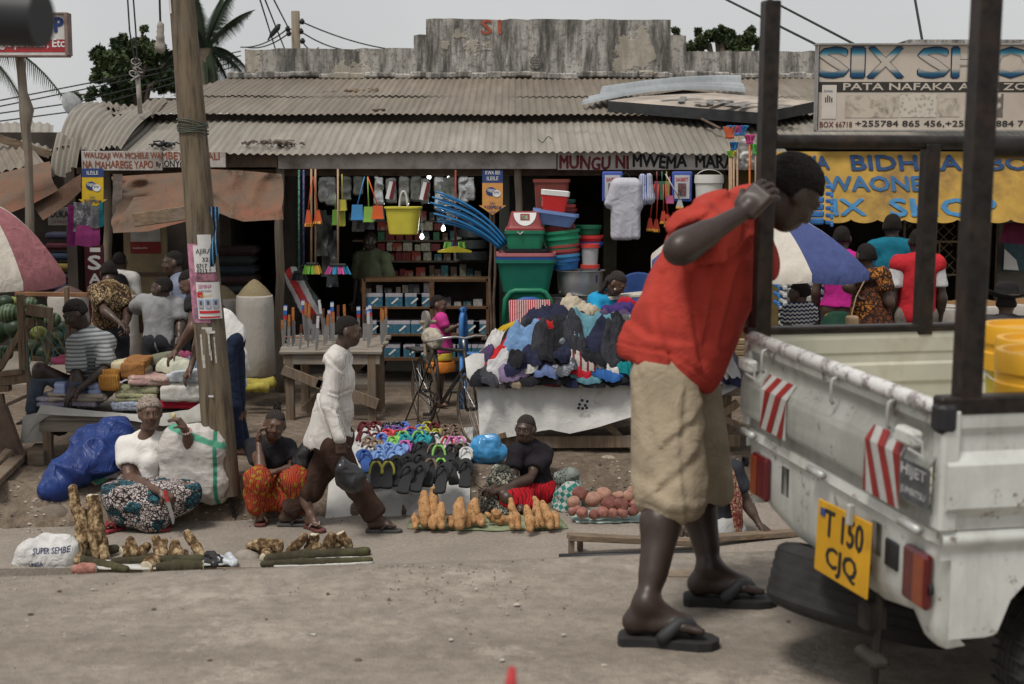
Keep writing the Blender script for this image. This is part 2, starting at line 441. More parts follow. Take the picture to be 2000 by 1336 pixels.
 # ground
def crestY(x):return 5.52+.11*x
def walkfar(x):return 11.7+.155*x
t=NT('dusty asphalt',.95,.1)
n1=t.noise(.9,6,rough=.65);n2=t.noise(14,5,rough=.7);n3=t.noise(160,2)
k=t.ramp(n1,[(.3,(.25,.215,.175)),(.7,(.37,.32,.265))])
k=t.mix(t.ramp(n2,[(.35,.75),(.62,0)]),k,(.185,.16,.13))
k=t.mix(t.ramp(n3,[(.55,0),(.75,.5)]),k,(.13,.115,.10));k=t.mix(t.ramp(t.vor(75),[(.0,.75),(.10,0)]),k,(.40,.36,.30))
k=t.mix(t.ramp(t.noise(1,4,t.vec((.35,3.2,1))),[(.5,0),(.7,.45)]),k,(.17,.145,.12))
sy_=t.math('ADD',t.math('MULTIPLY',t.noise(.8,4,rough=.6),.9),t.sep()[1])
tw=t.ramp(t.math('ABSOLUTE',t.math('SUBTRACT',t.math('FRACT',t.math('MULTIPLY',sy_,.8)),.5)),[(.04,1),(.16,0)]);k=t.mix(t.math('MULTIPLY',t.math('MULTIPLY',tw,t.noise(5,5,rough=.8)),.7),k,(.145,.12,.095))
k=t.mix(t.ramp(t.noise(2.3,7,rough=.78),[(.56,0),(.63,.55)]),k,(.42,.37,.31));k=t.mix(t.ramp(t.noise(1.4,7,t.vec((1,1,1),(0,0,1)),rough=.75),[(.60,0),(.66,.6)]),k,(.135,.115,.095))
t.col(k);t.bump(t.math('ADD',n2,t.math('MULTIPLY',n3,.35)),.7,.025);M_ROAD=t.m
t=NT('packed earth',.95,.1);n1=t.noise(1.3,6,rough=.7);n2=t.noise(11,6,rough=.7);n3=t.noise(60,3)
k=t.ramp(n1,[(.3,(.13,.098,.070)),(.7,(.27,.215,.165))]);k=t.mix(t.ramp(n2,[(.4,.6),(.6,0)]),k,(.085,.065,.05))
k=t.mix(t.ramp(t.vor(34),[(.0,.7),(.12,0)]),k,(.34,.30,.25));t.col(k);t.bump(t.math('ADD',n2,t.math('MULTIPLY',n3,.5)),.8,.03);M_DIRT=t.m
t=NT('worn pavement',.9,.15);n1=t.noise(1.6,6,rough=.65);n2=t.noise(40,4)
k=t.ramp(n1,[(.3,(.22,.19,.155)),(.7,(.31,.27,.225))]);k=t.mix(t.ramp(n2,[(.4,.4),(.62,0)]),k,(.14,.12,.10));t.col(k);t.bump(n2,.35,.008);M_WALK=t.m
def gridmesh(name,xs,ys,zf,mat):
 X,Y=np.meshgrid(xs,ys,indexing='ij');Z=zf(X,Y);P=np.stack([X,Y,Z],-1);mb=MB();mb.grid(P);o=mb.build(name,mat,smooth=True);return o
def P2(X,Y):return np.stack([X,Y,X*0],-1)
def road_z(X,Y):
 c=crestY(X)+.05*fbm(P2(X,Y*0),.9,3,2);d=Y-c
 z=np.where(d<-.12,1.02,np.where(d<.12,1.02-(d+.12)**2*.7125,1.02-.342*d))
 z=z+np.where(d<.1,.012*fbm(P2(X,Y),.8,3,3)+.004*fbm(P2(X,Y),9,2,4)+.025*np.clip(fbm(P2(X,Y),1.6,3,8),0,1)*np.exp(-((d+.2)/.25)**2),.02*fbm(P2(X,Y),1.5,3,3)-.03)
 return z
xs=np.concatenate([np.linspace(-40,-4,30),np.linspace(-3.9,4.4,320),np.linspace(4.6,40,30)])
ys=np.concatenate([np.linspace(-25,2.4,20),np.linspace(2.5,6.2,200),np.linspace(6.3,11.0,30)])
tag(gridmesh('road',xs,ys,road_z,M_ROAD),kind='structure')
xs2=np.linspace(-30,30,400)
def walk_rows(X):
 far=walkfar(X);rows=[(10.02+.02*X,-.62),(10.05+.02*X,-.285),(10.09+.02*X,-.272),(10.5+.05*X,-.28),(far-.4,-.28),(far+.15,-.285),(far+.16,-.6)]
 return rows
X=xs2;rows=walk_rows(X);P=np.stack([np.stack([X,np.full_like(X,1)*y,z+.006*fbm(np.stack([X,y+0*X,0*X],-1),2.5,3,5)],-1)for y,z in rows],1)
mb=MB();mb.grid(P);tag(mb.build('pavement',M_WALK,smooth=True,auto=30),kind='structure')
def terr_z(X,Y):
 d=Y-walkfar(X);n=fbm(P2(X,Y),2.2,4,9);w_=.36+.12*vnoise(P2(X,Y*0),.8,4)
 s=np.clip((d-.02-.09*n)/w_,0,1);z=-.36+.36*s**.6+.03*n*(d>.05)+.035*ridge(P2(X,Y),5,11)*(s<1)*(s>0)
 return z+.008*fbm(P2(X,Y),6,3,12)+.012*fbm(P2(X,Y),1.2,2,15)
xs=np.concatenate([np.linspace(-60,-6,30),np.linspace(-5.9,5.9,420),np.linspace(6.1,60,30)])
us=np.concatenate([np.linspace(-.1,1.1,70),np.linspace(1.15,7,90),np.linspace(7.5,90,30)])
X,U=np.meshgrid(xs,us,indexing='ij');Y=walkfar(np.clip(X,-12,12))+U;P=np.stack([X,Y,terr_z(np.clip(X,-12,12),Y)],-1)
mb=MB();mb.grid(P);tag(mb.build('dirt_ground',M_DIRT,smooth=True),kind='structure')
mb=MB();mb.grid(np.array([[(-600,-80,-1.2),(-600,600,-1.2)],[(600,-80,-1.2),(600,600,-1.2)]]));tag(mb.build('ground',M_DIRT),kind='structure')
# buildings
def tin(name,c1,c2,rust=.5,axis_rot=0):
 t=NT(name,.62,.35,.15);n1=t.noise(1,5,t.vec((1.2,.35,.8)),.65);n2=t.noise(1,5,t.vec((9,.8,1)),.6);n3=t.noise(26,3)
 k=t.ramp(n1,[(.3,c1),(.7,c2)]);k=t.mix(t.ramp(n2,[(.4,rust),(.68,0)]),k,tuple(x*.5 for x in c1));k=t.mix(t.ramp(t.noise(2.2,5,rough=.7),[(.58,0),(.75,rust)]),k,(.16,.10,.06))
 k=t.mix(t.ramp(n3,[(.5,0),(.7,.3)]),k,tuple(x*.55 for x in c1));fl=t.math('FLOOR',t.math('MULTIPLY',t.sep()[0],1.316));wn_=t.node('ShaderNodeTexWhiteNoise',noise_dimensions='1D');t.l.new(fl,wn_.inputs['W']);k=t.mix(t.math('MULTIPLY',wn_.outputs['Value'],.45),k,tuple(x*.55 for x in c1));t.col(k);t.bump(n3,.2,.004);return t.m
M_TIN1=tin('old brown roofing tin',(.205,.17,.13),(.29,.245,.19),.45);M_TIN2=tin('grey roofing tin',(.28,.25,.205),(.40,.365,.31),.5);M_TIN3=tin('shiny roofing tin',(.25,.27,.28),(.42,.44,.45),.1)
def corr(name,mat,parent,x0,x1,Y0,z0,Y1,z1,wl=.086,amp=.0105,hip=None,rows=8,seg=7,wob=.012,seed=0):
 n=int((x1-x0)/wl*seg);xs=np.linspace(x0,x1,n);vs_=np.linspace(0,1,rows)
 X,Vv=np.meshgrid(xs,vs_,indexing='ij');Y=Y0+(Y1-Y0)*Vv
 Z=z0+(z1-z0)*Vv+amp*np.sin(X/wl*2*np.pi)+wob*vnoise(np.stack([X,Vv*2,0*X],-1),.9,seed)
 sh=np.floor((X-x0)/.76);Z+=.004*(sh%2);Y=Y-(.03*(vnoise(np.stack([sh,sh*0,sh*0],-1)+.5,1,seed+1)))*(Vv<.01)
 P=np.stack([X,Y,Z],-1);mb=MB();a,b=X.shape
 fs=[(i*b+j,(i+1)*b+j,(i+1)*b+j+1,i*b+j+1)for i in range(a-1)for j in range(b-1)if hip is None or xs[i]>=hip(vs_[j])]
 mb.add(P.reshape(-1,3),fs);return mb.build(name,mat,parent,smooth=True)
M_PLAST=None
t=NT('stained parapet plaster',.95,.1);v1=t.noise(1,6,t.vec((5,5,.8)),.72);v2=t.noise(2.5,6,rough=.7);z=t.sep()[2]
k=t.ramp(v2,[(.3,(.30,.28,.25)),(.7,(.47,.45,.41))]);st=t.ramp(v1,[(.40,1),(.56,0)]);k=t.mix(st,k,(.085,.08,.072))
k=t.mix(t.ramp(t.noise(1,5,t.vec((9,9,1.2)),.75),[(.50,0),(.66,.75)]),k,(.07,.065,.058))
k=t.mix(t.ramp(t.noise(13,4,rough=.8),[(.52,0),(.60,.8)]),k,(.12,.115,.105));pe=t.ramp(t.noise(1.1,5,rough=.6),[(.60,0),(.615,1)]);k=t.mix(t.math('MULTIPLY',pe,.6),k,(.38,.34,.27))
t.col(k);t.bump(t.math('ADD',v2,pe),.5,.03);M_PARA=t.m
M_WOOD=wood('weathered wood');M_WOODX=wood('weathered plank',axis='X');M_WOODY=wood('weathered plank deep',axis='Y');M_POST=wood('round post wood',(.21,.165,.12),.5)
M_WOODG=wood('grey plank',(.24,.20,.16),.5,axis='X',weather=.8);M_WPAINT=plain('whitewashed board',(.40,.37,.34),.9,.18,5,dirt=(.16,.13,.11),bump=.3)
M_DARKW=plain('sooty interior wall',(.045,.036,.03),.95,.4,3);M_BROWNB=plain('brown board',(.11,.075,.055),.85,.35,8);M_BLK=plain('black plastic',(.02,.02,.022),.5,.3)  # interior walls: one very dark brown, varied by broad noise
shop=thing('shop_building','long corrugated roofed shop row with stained stepped parapet behind street stalls','building',(0,16.2,0))
wall=MB();poly=[(478,165),(478,95),(808,95),(808,68),(832,68),(832,37),(1310,37),(1310,68),(1340,68),(1340,100),(2200,100),(2200,175)]
pw=[at(a,b,21.2)for a,b in poly];pts=[(p.x,p.z+.012*random.uniform(-1,1))for p in pw]
pts[0]=(pts[0][0],0);pts[-1]=(pts[-1][0],0)
Mx=Matrix(((1,0,0,0),(0,0,1,21.2),(0,1,0,0),(0,0,0,1)))
pp=[]
for i,(a,b)in enumerate(pts):
 pp.append((a,b));c,d=pts[(i+1)%len(pts)]
 if abs(d-b)<.08 and b>1:
  n=max(2,int(abs(c-a)/.12));pp+=[(a+(c-a)*j/n,b+(d-b)*j/n+.014*vnoise(np.array([[a+j*.7,0,3.]]),1)[0])for j in range(1,n)]
wall.prism(pp,.28,Mx);parapet=wall.build('parapet',M_PARA,shop);join_fix(parapet)
mb=MB();c=at(1046,120,21.19)
mb.lathe([(.078,0),(.105,0),(.105,-.03),(.078,-.03)],(c.x,21.2,c.z),24,rot=np.array([(1,0,0),(0,0,1),(0,1,0)]))
vent=mb.build('round_vent',M_PARA,shop)
mb=MB()
for k in range(-3,4):
 h_=math.sqrt(max(0,.075**2-(k*.022)**2));mb.box((c.x+k*.022,21.178,c.z),(.006,.006,2*h_));mb.box((c.x,21.172,c.z+k*.022),(2*h_,.006,.006))
mb.build('vent_grille',M_WPAINT,vent)
mb=MB();mb.lathe([(.0,0),(.078,0)],(c.x,21.19,c.z),20,rot=np.array([(1,0,0),(0,0,1),(0,1,0)]));mb.build('vent_hole',M_BLK,vent)
M_REDL=plain('faded red paint',(.33,.085,.05),.9,.3,14)
text('painted_letters','S1',plane_at(at(940,66,21.19),(1,0,0),(0,0,1)),26*mpp(21.2),M_REDL,shop,38*mpp(21.2),bold=.03)
hipL=lambda v:-4.85+.72*v
corr('upper_roof',M_TIN1,shop,-4.9,9.8,17.45,3.20,19.3,3.52,hip=hipL,seed=1,wob=.01)
corr('upper_roof_back',M_TIN1,shop,-4.5,9.8,19.1,3.497,21.15,3.86,hip=lambda v:-4.5+.4*v,seed=1,wob=.01)
corr('lower_roof',M_TIN2,shop,-4.62,3.05,16.0,2.72,17.75,3.165,seed=3,hip=lambda v:-4.62-.25*v,wob=.02)
corr('lower_roof',M_TIN2,shop,3.07,9.8,16.0,2.80,17.75,3.19,seed=4)
for y_,z_,h_ in((17.62,3.11,.205),(19.4,3.44,.10)):
 mb=MB();mb.box((2.4,y_,z_),(14.5,.04,h_));mb.build('roof_batten',M_DARKW,shop)
mb=MB();mb.box((2.5,21.0,3.3),(13.2,.1,1.0));mb.build('roof_batten',M_DARKW,shop)
mb=MB()
for i in range(60):
 x=-4+i*.22;mb.box((x,21.12,3.9+.02*random.uniform(-1,1)),(.235,.14,.07+.04*random.random()),None,0,.02)
mb.build('flashing',M_PARA,shop)
def bent(name,mat,parent,A,B,Cc,D,n=70,rows=14,wl=13,amp=.02,bulge=.25):
 A,B,Cc,D=map(np.array,(A,B,Cc,D));P=np.zeros((n,rows,3));N=np.cross(B-A,D-A);N/=np.linalg.norm(N)
 if N[1]>0:N=-N
 for i in range(n):
  for j in range(rows):
   u,v_=i/(n-1),j/(rows-1);p=(A*(1-u)+B*u)*(1-v_)+(D*(1-u)+Cc*u)*v_
   P[i,j]=p+N*(amp*math.sin(u*wl*2*math.pi)+bulge*math.sin(v_*math.pi*.9)*(1-u*.7))+np.array([0,0,.03*math.sin(u*9)])
 mb=MB();mb.grid(P);return mb.build(name,mat,parent,smooth=True)
bent('hip_roof',M_TIN2,shop,at(168,202,18.6),at(300,222,17.4),at(238,294,15.95),at(112,300,16.1),wl=12,bulge=.16)
bent('hip_roof',M_TIN1,shop,at(180,208,18.9),at(330,195,18.6),at(300,232,17.3),at(200,215,18.0),wl=10,bulge=.04)
bent('hanging_sheet',M_TIN2,shop,at(112,262,16.2),at(160,272,16.0),at(150,330,15.95),at(97,352,16.0),n=40,wl=5,bulge=.02)
def bd(name,x0,x1,y0,y1,Y,th,mat,parent,tilt=0,m2=None):
 a,b=at(x0,y1,Y),at(x1,y0,Y);mb=MB();mb.box(((a.x+b.x)/2,Y+th/2,(a.z+b.z)/2),(b.x-a.x,th,b.z-a.z),None,0,.004);return mb.build(name,mat,parent)
bd('fascia',543,1087,297,330,16.15,.03,M_WPAINT,shop);bd('fascia',1089,1512,297,332,16.13,.03,M_WPAINT,shop);bd('fascia',440,541,296,327,16.14,.03,M_BROWNB,shop)
M_DKRED=plain('dark red paint',(.13,.022,.025),.8,.3,20);M_BLKP=plain('black paint',(.018,.018,.02),.8,.3,20)
text('painted_letters','MUNGU NI',plane_at(at(1093,331,16.13),(1,0,0),(0,0,1)),25*mpp(16.1),M_DKRED,shop,133*mpp(16.1),bold=.05,jit=.12)
text('painted_letters','MWEMA  MARA',plane_at(at(1236,328,16.13),(1,0,0),(0,0,1)),24*mpp(16.1),M_BLKP,shop,196*mpp(16.1),bold=.05,jit=.12)
text('painted_letters','SHOP',plane_at(at(1440,326,16.13),(1,0,0),(0,0,1)),23*mpp(16.1),M_DKRED,shop,56*mpp(16.1),bold=.02,jit=.12)
bd('lintel',440,1425,330,343,16.45,.1,M_BROWNB,shop);bd('lintel',150,440,327,340,16.5,.1,M_BROWNB,shop)
def post(px,y0,r,mat=M_POST,Y=16.3,lean=0):
 a=at(px+lean,300,Y);b=V((at(px,y0,Y).x,Y,-.02));n=10
 pts=[b.lerp(a,i/n)+V((.012*math.sin(i*1.7+px),0,0))for i in range(n+1)];mb=MB();mb.tube(pts,[r*(1.1-.2*i/n)for i in range(n+1)],12);return mb.build('post',mat,shop,smooth=True)
post(546,760,.05);post(209,640,.05);post(1013,640,.045);post(958,640,.016,M_BROWNB);post(966,640,.016,M_BROWNB,lean=0)
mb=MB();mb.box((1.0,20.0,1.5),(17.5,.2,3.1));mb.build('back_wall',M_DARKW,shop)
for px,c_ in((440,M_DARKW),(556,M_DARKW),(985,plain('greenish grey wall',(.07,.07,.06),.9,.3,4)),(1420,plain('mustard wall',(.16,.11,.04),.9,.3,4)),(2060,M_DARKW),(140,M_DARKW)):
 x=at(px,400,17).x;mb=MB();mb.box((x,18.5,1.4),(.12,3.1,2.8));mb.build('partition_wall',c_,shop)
mb=MB();x0,x1=at(985,400,17).x,at(1060,400,17).x;mb.box(((x0+x1)/2+.06,17.2,1.4),(x1-x0,.1,2.8));mb.build('partition_wall',plain('dark grey door',(.05,.048,.045),.8,.3,5),shop)
x0,x1=at(1185,400,17).x,at(1212,400,17).x;mb=MB();mb.box(((x0+x1)/2,17.6,1.4),(x1-x0,.1,2.8));mb.build('partition_wall',plain('olive frame',(.06,.055,.035),.8,.3,5),shop)
x0,x1=at(1420,400,16.3).x,at(1530,400,16.3).x;mb=MB();mb.box(((x0+x1)/2,16.5,1.3),(x1-x0,.1,2.6));mb.build('front_wall',plain('mustard front wall',(.17,.12,.045),.9,.3,4),shop)
mb=MB();mb.box((6.2,15.6,.06),(5.6,3.2,.16),None,0,.02);mb.build('front_step',M_WALK,shop)
mb=MB();mb.box((0,18.4,-.02),(15,3.4,.16),None,0,.03);mb.build('floor_slab',M_WALK,shop)
def debris(name,label,px,py,Y,z,wd,mat,n=14,cat='debris'):
 mb=MB();c=at(px,py,Y)
 for i in range(n):
  a=random.uniform(0,math.pi);l=random.uniform(.05,.16);o=V((random.gauss(0,wd/3),random.gauss(0,.08),abs(random.gauss(.015,.012))))
  p=c+o;q=p+V((math.cos(a)*l,math.sin(a)*l,random.uniform(-.02,.03)));mb.tube([p,(p+q)/2+V((0,0,.02)),q],random.uniform(.004,.016),5)
 o=mb.build(name,mat);return tag(o,label,cat)
debris('dry_leaf_heap','heap of dry leaves high on the upper tin roof',695,182,19.6,0,.5,plain('dry leaves',(.22,.17,.12),.9,.4),30)
debris('dry_leaf_heap','rotten debris on the lower eave near brown fascia',540,283,16.25,0,.5,plain('rotten leaves',(.12,.10,.08),.9,.4),40)
debris('dry_leaf_heap','dark debris on the eave edge left of the big pole',322,287,16.2,0,.22,M_BLK,26)
mb=MB();mb.tube([at(728,222,17.7)+V((0,0,.04)),at(752,221,17.8)+V((0,0,.04))],.018,6);tag(mb.build('fallen_stick',M_BROWNB),'short dark stick lying on upper roof edge','stick')
mb=MB();mb.tube([at(1365,236,17.3)+V((0,0,.04)),at(1407,258,16.7)+V((0,0,.04))],.016,6);tag(mb.build('fallen_stick',M_BROWNB),'thin stick lying on lower roof left of the broom bundle','stick')
mb=MB();c=at(1065,283,16.4);mb.tube([c+V((x,0,.06+.04*math.sin(x*40)*(1-abs(x)*5)))for x in np.linspace(-.08,.08,14)],.005,5);tag(mb.build('wire_scrap',M_BLK),'bent wire scrap on the lower tin roof','wire')
bent('loose_sheet',M_TIN3,None,at(1135,205,17.9),at(1185,172,19.0),at(1445,152,19.6),at(1455,186,18.8),n=60,wl=4,amp=.035,bulge=.12)
tag(bpy.data.objects['loose_sheet'],'loose crumpled tin sheet lying on the upper roof above the old sign','roof sheet')
rs=thing('fallen_sign','old faded shop sign lying flat on the tin roof','sign',at(1400,215,17.5))
A,B,Cc,D=at(1187,197,17.6),at(1485,220,16.9),at(1592,198,17.3),at(1335,176,19.0)
A,B,Cc,D=[np.array(q)for q in(A,B,Cc,D)];dn=np.array([0,.05,-.13])
mb=MB();vs=[A,B,Cc,D,A+dn,B+dn,Cc+dn,D+dn];mb.add(vs,[(0,4,5,1),(1,5,6,2),(2,6,7,3),(3,7,4,0),(4,7,6,5)])
mb.build('sign_frame',plain('dark grey sheet metal',(.055,.06,.065),.5,.2),rs)
mb=MB();mb.add([A,B,Cc,D],[(0,1,2,3)]);mb.build('sign_face',plain('faded sign cloth',(.36,.31,.26),.9,.25,3,dirt=(.2,.17,.14)),rs)
ux=V(B-A)*.5+V(Cc-D)*.5;uy=V(D-A)*.5+V(Cc-B)*.5;Mp=Matrix.Identity(4);ux.normalize();uyn=uy.normalized();nn=ux.cross(uyn).normalized()
st=V(A)*.62+V(Cc)*.38-uyn*.15-ux*.25
for i in range(3):Mp[i][0]=ux[i];Mp[i][1]=uyn[i];Mp[i][2]=nn[i];Mp[i][3]=st[i]+nn[i]*.012
text('sign_letters','X SHOP',Mp,.42,plain('faded grey letters',(.17,.16,.15),.9,.2),rs,1.55,bold=.05)
# signs on the shops
def board(name,label,x0,x1,y0,y1,Y,mat,cat='sign',th=.03,group=None,frame_m=None):
 a,b=at(x0,y1,Y),at(x1,y0,Y);o=thing(name,label,cat,(a.x,Y,a.z),0,group);mb=MB();mb.box(((a.x+b.x)/2,Y+th/2,(a.z+b.z)/2),(b.x-a.x,th,b.z-a.z),None,0,.003);mb.build('panel',mat,o)
 if frame_m:
  for(u0,v0,u1,v1)in((x0-3,y0-3,x1+3,y0),(x0-3,y1,x1+3,y1+3),(x0-3,y0,x0,y1),(x1,y0,x1+3,y1)):
   p,q=at(u0,v1,Y),at(u1,v0,Y);mb=MB();mb.box(((p.x+q.x)/2,Y+th/2-.02,(p.z+q.z)/2),(q.x-p.x,th+.05,q.z-p.z));mb.build('frame',frame_m,o)
 return o
def tx(o,s,px,py,Y,hpx,wpx,mat,bold=.02,jit=0,off=.004,name='lettering',shear=0):
 return text(name,s,plane_at(at(px,py,Y),(1,0,0),(0,0,1),off),hpx*mpp(Y)*1.007,mat,o,wpx*mpp(Y)if wpx else None,bold=bold,jit=jit,shear=shear)
def rect(o,name,x0,x1,y0,y1,Y,mat,off=.002):
 a,b=at(x0,y1,Y),at(x1,y0,Y);mb=MB();mb.add([(a.x,Y-off,a.z),(b.x,Y-off,a.z),(b.x,Y-off,b.z),(a.x,Y-off,b.z)],[(0,1,2,3)]);return mb.build(name,mat,o)
M_RUSTL=plain('rust red letters',(.22,.075,.045),.9,.3,20)
o=board('painted_sign','whitewashed board with rust red rice seller lettering at left eave',160,316,295,333,15.9,M_WPAINT)
tx(o,'WAUZAJI WA MCHELE WA',164,313,15.9,14,150,M_RUSTL,.03,.1);tx(o,'NA MAHAREGE YAPO',162,329,15.9,14,136,M_RUSTL,.03,.1);tx(o,'By',305,328,15.9,11,10,M_BLKP,.02,.1)
o=board('painted_sign','whitewashed board end reading ALI behind the utility pole',314,440,296,327,15.93,M_WPAINT)
tx(o,'MBEYA NA ALI',316,312,15.93,14,112,M_RUSTL,.03,.1);tx(o,'ONYO',321,327,15.93,13,40,M_BLKP,.02,.1)
M_TB=plain('royal blue print',(.03,.055,.17),.5,.1);M_TY=plain('yellow print',(.62,.42,.03),.5,.1);M_TO=plain('amber print',(.62,.30,.09),.5,.1);M_W=plain('white print',(.7,.7,.68),.6,.06);M_K=plain('black print',(.02,.02,.022),.6,.1)
def tigo(label,cx,y0,ymid,y1,hw,Y,mcol,top):
 o=thing('arrow_banner',label,'banner',at(cx,y1,Y),0);
 rect(o,'header',cx-hw,cx+hw,y0,ymid,Y,M_TB)
 hy=y1-(y1-ymid)*.30;pts=[(cx-hw,ymid),(cx+hw,ymid),(cx+hw,hy),(cx+hw*1.35,hy),(cx,y1),(cx-hw*1.35,hy),(cx-hw,hy)]
 w3=[at(a,b,Y)for a,b in pts];mb=MB();mb.prism([(p.x,p.z)for p in w3],.004,Matrix(((1,0,0,0),(0,0,1,Y),(0,1,0,0),(0,0,0,1))));join_fix(mb.build('arrow',mcol,o))
 if top:tx(o,'KWA BEI',cx-14,ymid-16,Y,7,28,M_W,.01,off=.006)
 tx(o,'ILEILE',cx-11,ymid-5,Y,7,22,M_W,.01,off=.006)
 for dx,dy,r,m_ in((-3,17,10,M_TB),(8,21,8,M_W)):
  c=at(cx+dx,ymid+dy,Y);mb=MB();rr=r*mpp(Y);mb.add([(c.x+rr*math.cos(a),Y-.004-(.002 if m_ is M_W else 0),c.z+.85*rr*math.sin(a))for a in np.linspace(0,2*math.pi,21)[:-1]],[tuple(range(20))]);mb.build('logo_disc',m_,o)
 tx(o,'tigo',cx-10,ymid+19,Y,8,14,M_W,.02,off=.009);tx(o,'pesa',cx+3,ymid+22,Y,5,10,M_TB,0,off=.009)
 q=y1-(y1-ymid)*.30;tx(o,'*150*01#',cx-16,q+8,Y,8,33,M_TB,.03,off=.006);tx(o,'NGA',cx-5,q-2,Y,4.5,10,M_TB,0,off=.006);tx(o,'SASA',cx-6,q+15,Y,4.5,12,M_TB,0,off=.006)
 return o
tigo('yellow arrow banner hanging under the painted board on the left',181,329,346,408,21,15.88,M_TY,False)
tigo('amber arrow banner hanging from fascia beside the blue pipes',962,333,357,420,20,16.08,M_TO,True)
M_SIGN=plain('cream sign sheet',(.50,.44,.37),.7,.1,2,dirt=(.42,.36,.3));M_FR=plain('grey metal frame',(.28,.27,.26),.6,.2)
o=board('shop_signboard','large cream shop sign with blue SIX SHOP letters on the right roof',1597,2140,88,254,15.6,M_SIGN,th=.12,frame_m=M_FR)
t=NT('blue gradient letters',.5,.3);z=t.sep()[2];k=t.ramp(z,[(0,(.01,.06,.14)),(1,(.01,.06,.14))]);
t.col(k);M_SL=t.m
def biglet(s,px,wpx):
 a=tx(o,s,px,150,15.6,54,wpx,None,.035,name='big_letter',off=.008)
 return a
t=NT('letter print blue to cream',.5,.3);z=t.sep(t.vec(src='Generated'))[1];zz=t.sep(t.vec(src='Generated'))[2]
k=t.ramp(zz,[(0,(.01,.035,.10)),(.14,(.012,.09,.16)),(.3,(.46,.41,.35)),(.68,(.46,.41,.35)),(.82,(.03,.2,.28)),(1,(.01,.04,.12))]);t.col(k);M_BIG=t.m
for s,px,wpx in(('S',1600,54),('I',1664,21),('X',1695,66),('S',1794,56),('H',1860,66),('O',1937,72)):
 e=text('big_letter_outline',s,plane_at(at(px-1.5,151,15.6),(1,0,0),(0,0,1),.006),56*mpp(15.6),plain('navy outline',(.01,.02,.05),.5,.1),o,(wpx+3)*mpp(15.6),bold=.05)
 q=text('big_letter',s,plane_at(at(px,150,15.6),(1,0,0),(0,0,1),.010),53.5*mpp(15.6),M_BIG,o,wpx*mpp(15.6),bold=.038)
rect(o,'black_band',1598,2140,160,180,15.6,plain('dark print',(.035,.032,.028),.6,.1),.003)
tx(o,'PATA NAFAKA AINA ZOTE',1647,176,15.6,13,390,M_SIGN,.04,off=.006)
tx(o,'BOX 66718',1601,249,15.6,11,62,plain('maroon print',(.12,.02,.02),.6,.1),.01,off=.006);tx(o,'+255784 865 456,+255 754 884 760',1670,249,15.6,13,348,plain('dark print',(.035,.032,.028),.6,.1),.025,off=.006)
def pict(name,c1,c2,sc,kind):
 t=NT(name,.6,.2);f=t.vor(sc)if kind else t.noise(sc,4,dist=1);t.col(t.ramp(f,[(.2,c1),(.55,c2)]));return t.m
rect(o,'printed_picture',1650,1756,186,230,15.6,pict('blurred shop print',(.10,.09,.075),(.5,.44,.36),9,0),.004);rect(o,'printed_picture',1757,1830,183,229,15.6,pict('blurred beans print',(.33,.30,.25),(.55,.5,.42),24,1),.004)
rect(o,'printed_picture',1832,1875,192,228,15.6,pict('blurred fish print',(.07,.08,.07),(.5,.44,.36),7,0),.004);rect(o,'printed_picture',1918,1960,183,229,15.6,pict('blurred eggs print',(.62,.57,.5),(.14,.12,.10),13,1),.004)
rect(o,'printed_sack',1604,1634,166,232,15.6,plain('pale sack print',(.56,.51,.45),.6,.06),.006);tx(o,'AZANIA',1608,180,15.6,4,18,M_TB,0,off=.009)
for k_,(a,b)in enumerate(((1611,10),(1615,14),(1619,12),(1623,9))):rect(o,'printed_mark',a,a+2.5,200-b,200,15.6,plain('dark print',(.035,.032,.028),.6,.1),.009)
mb=MB();a,b=at(1762,90,16.3),at(2100,82,16.3);mb.box(((a.x+b.x)/2,16.4,b.z-.02),(b.x-a.x,.7,.05));mb.build('roof_slab',M_PARA,shop)
YW,YB=15.75,15.25
def aw(px,py):
 f=(py-296)/(438-296);return at(px,py,YW+(YB-YW)*f)
n=200;P=np.zeros((n,16,3))
for i in range(n):
 px=1506+(2140-1506)*i/(n-1);by=431+6*abs(math.sin((px-1506)/52*math.pi))**.6*1.3-3
 for j in range(16):
  py=296+(by-296)*j/15;p=aw(px,py);p.y+=.006*math.sin(px/23)*(j/15)**2+.002*math.sin(px/9+j);P[i,j]=p
mb=MB();mb.grid(P);M_AW=plain('mustard awning cloth',(.36,.22,.045),.85,.2,4,dirt=(.20,.12,.04),bump=.4)
awn=thing('awning','mustard yellow scalloped awning with blue lettering over right shop','awning',aw(1520,430));mb.build('canopy',M_AW,awn,smooth=True)
M_AB=plain('faded blue paint',(.035,.10,.20),.85,.3,9);M_AB2=plain('dark blue paint',(.02,.05,.12),.85,.3,9);M_AB3=plain('bright blue paint',(.05,.17,.32),.85,.25,9)
def at2(s,px,py,hpx,wpx,m_):
 Y=YW+(YB-YW)*(py-296)/142;p=aw(px,py);d=(aw(px,py-50)-aw(px,py));return text('lettering',s,plane_at(p,(1,0,0),d,.015),hpx*mpp(Y),m_,awn,wpx*mpp(Y),bold=.05)
at2('VA',1573,331,29,46,M_AB2);at2('BIDHAA',1664,333,33,212,M_AB2);at2('BORA',1932,333,31,160,M_AB2);at2('WAONE',1612,374,33,190,M_AB);at2('IX',1629,421,36,62,M_AB3);at2('SHOP',1740,423,39,208,M_AB3)
o=board('billboard','white and red billboard on a thin pole at top left',-120,130,28,108,14.6,plain('grimy white sheet',(.55,.54,.52),.6,.1,dirt=(.4,.38,.35)),th=.1,frame_m=plain('worn frame',(.20,.14,.12),.7,.3))
rect(o,'red_band',-118,129,77,102,14.6,plain('dark red print',(.32,.03,.035),.6,.1),.003);tx(o,'SHOP',30,63,14.6,27,92,plain('navy print',(.02,.045,.18),.5,.1),.06,off=.006)
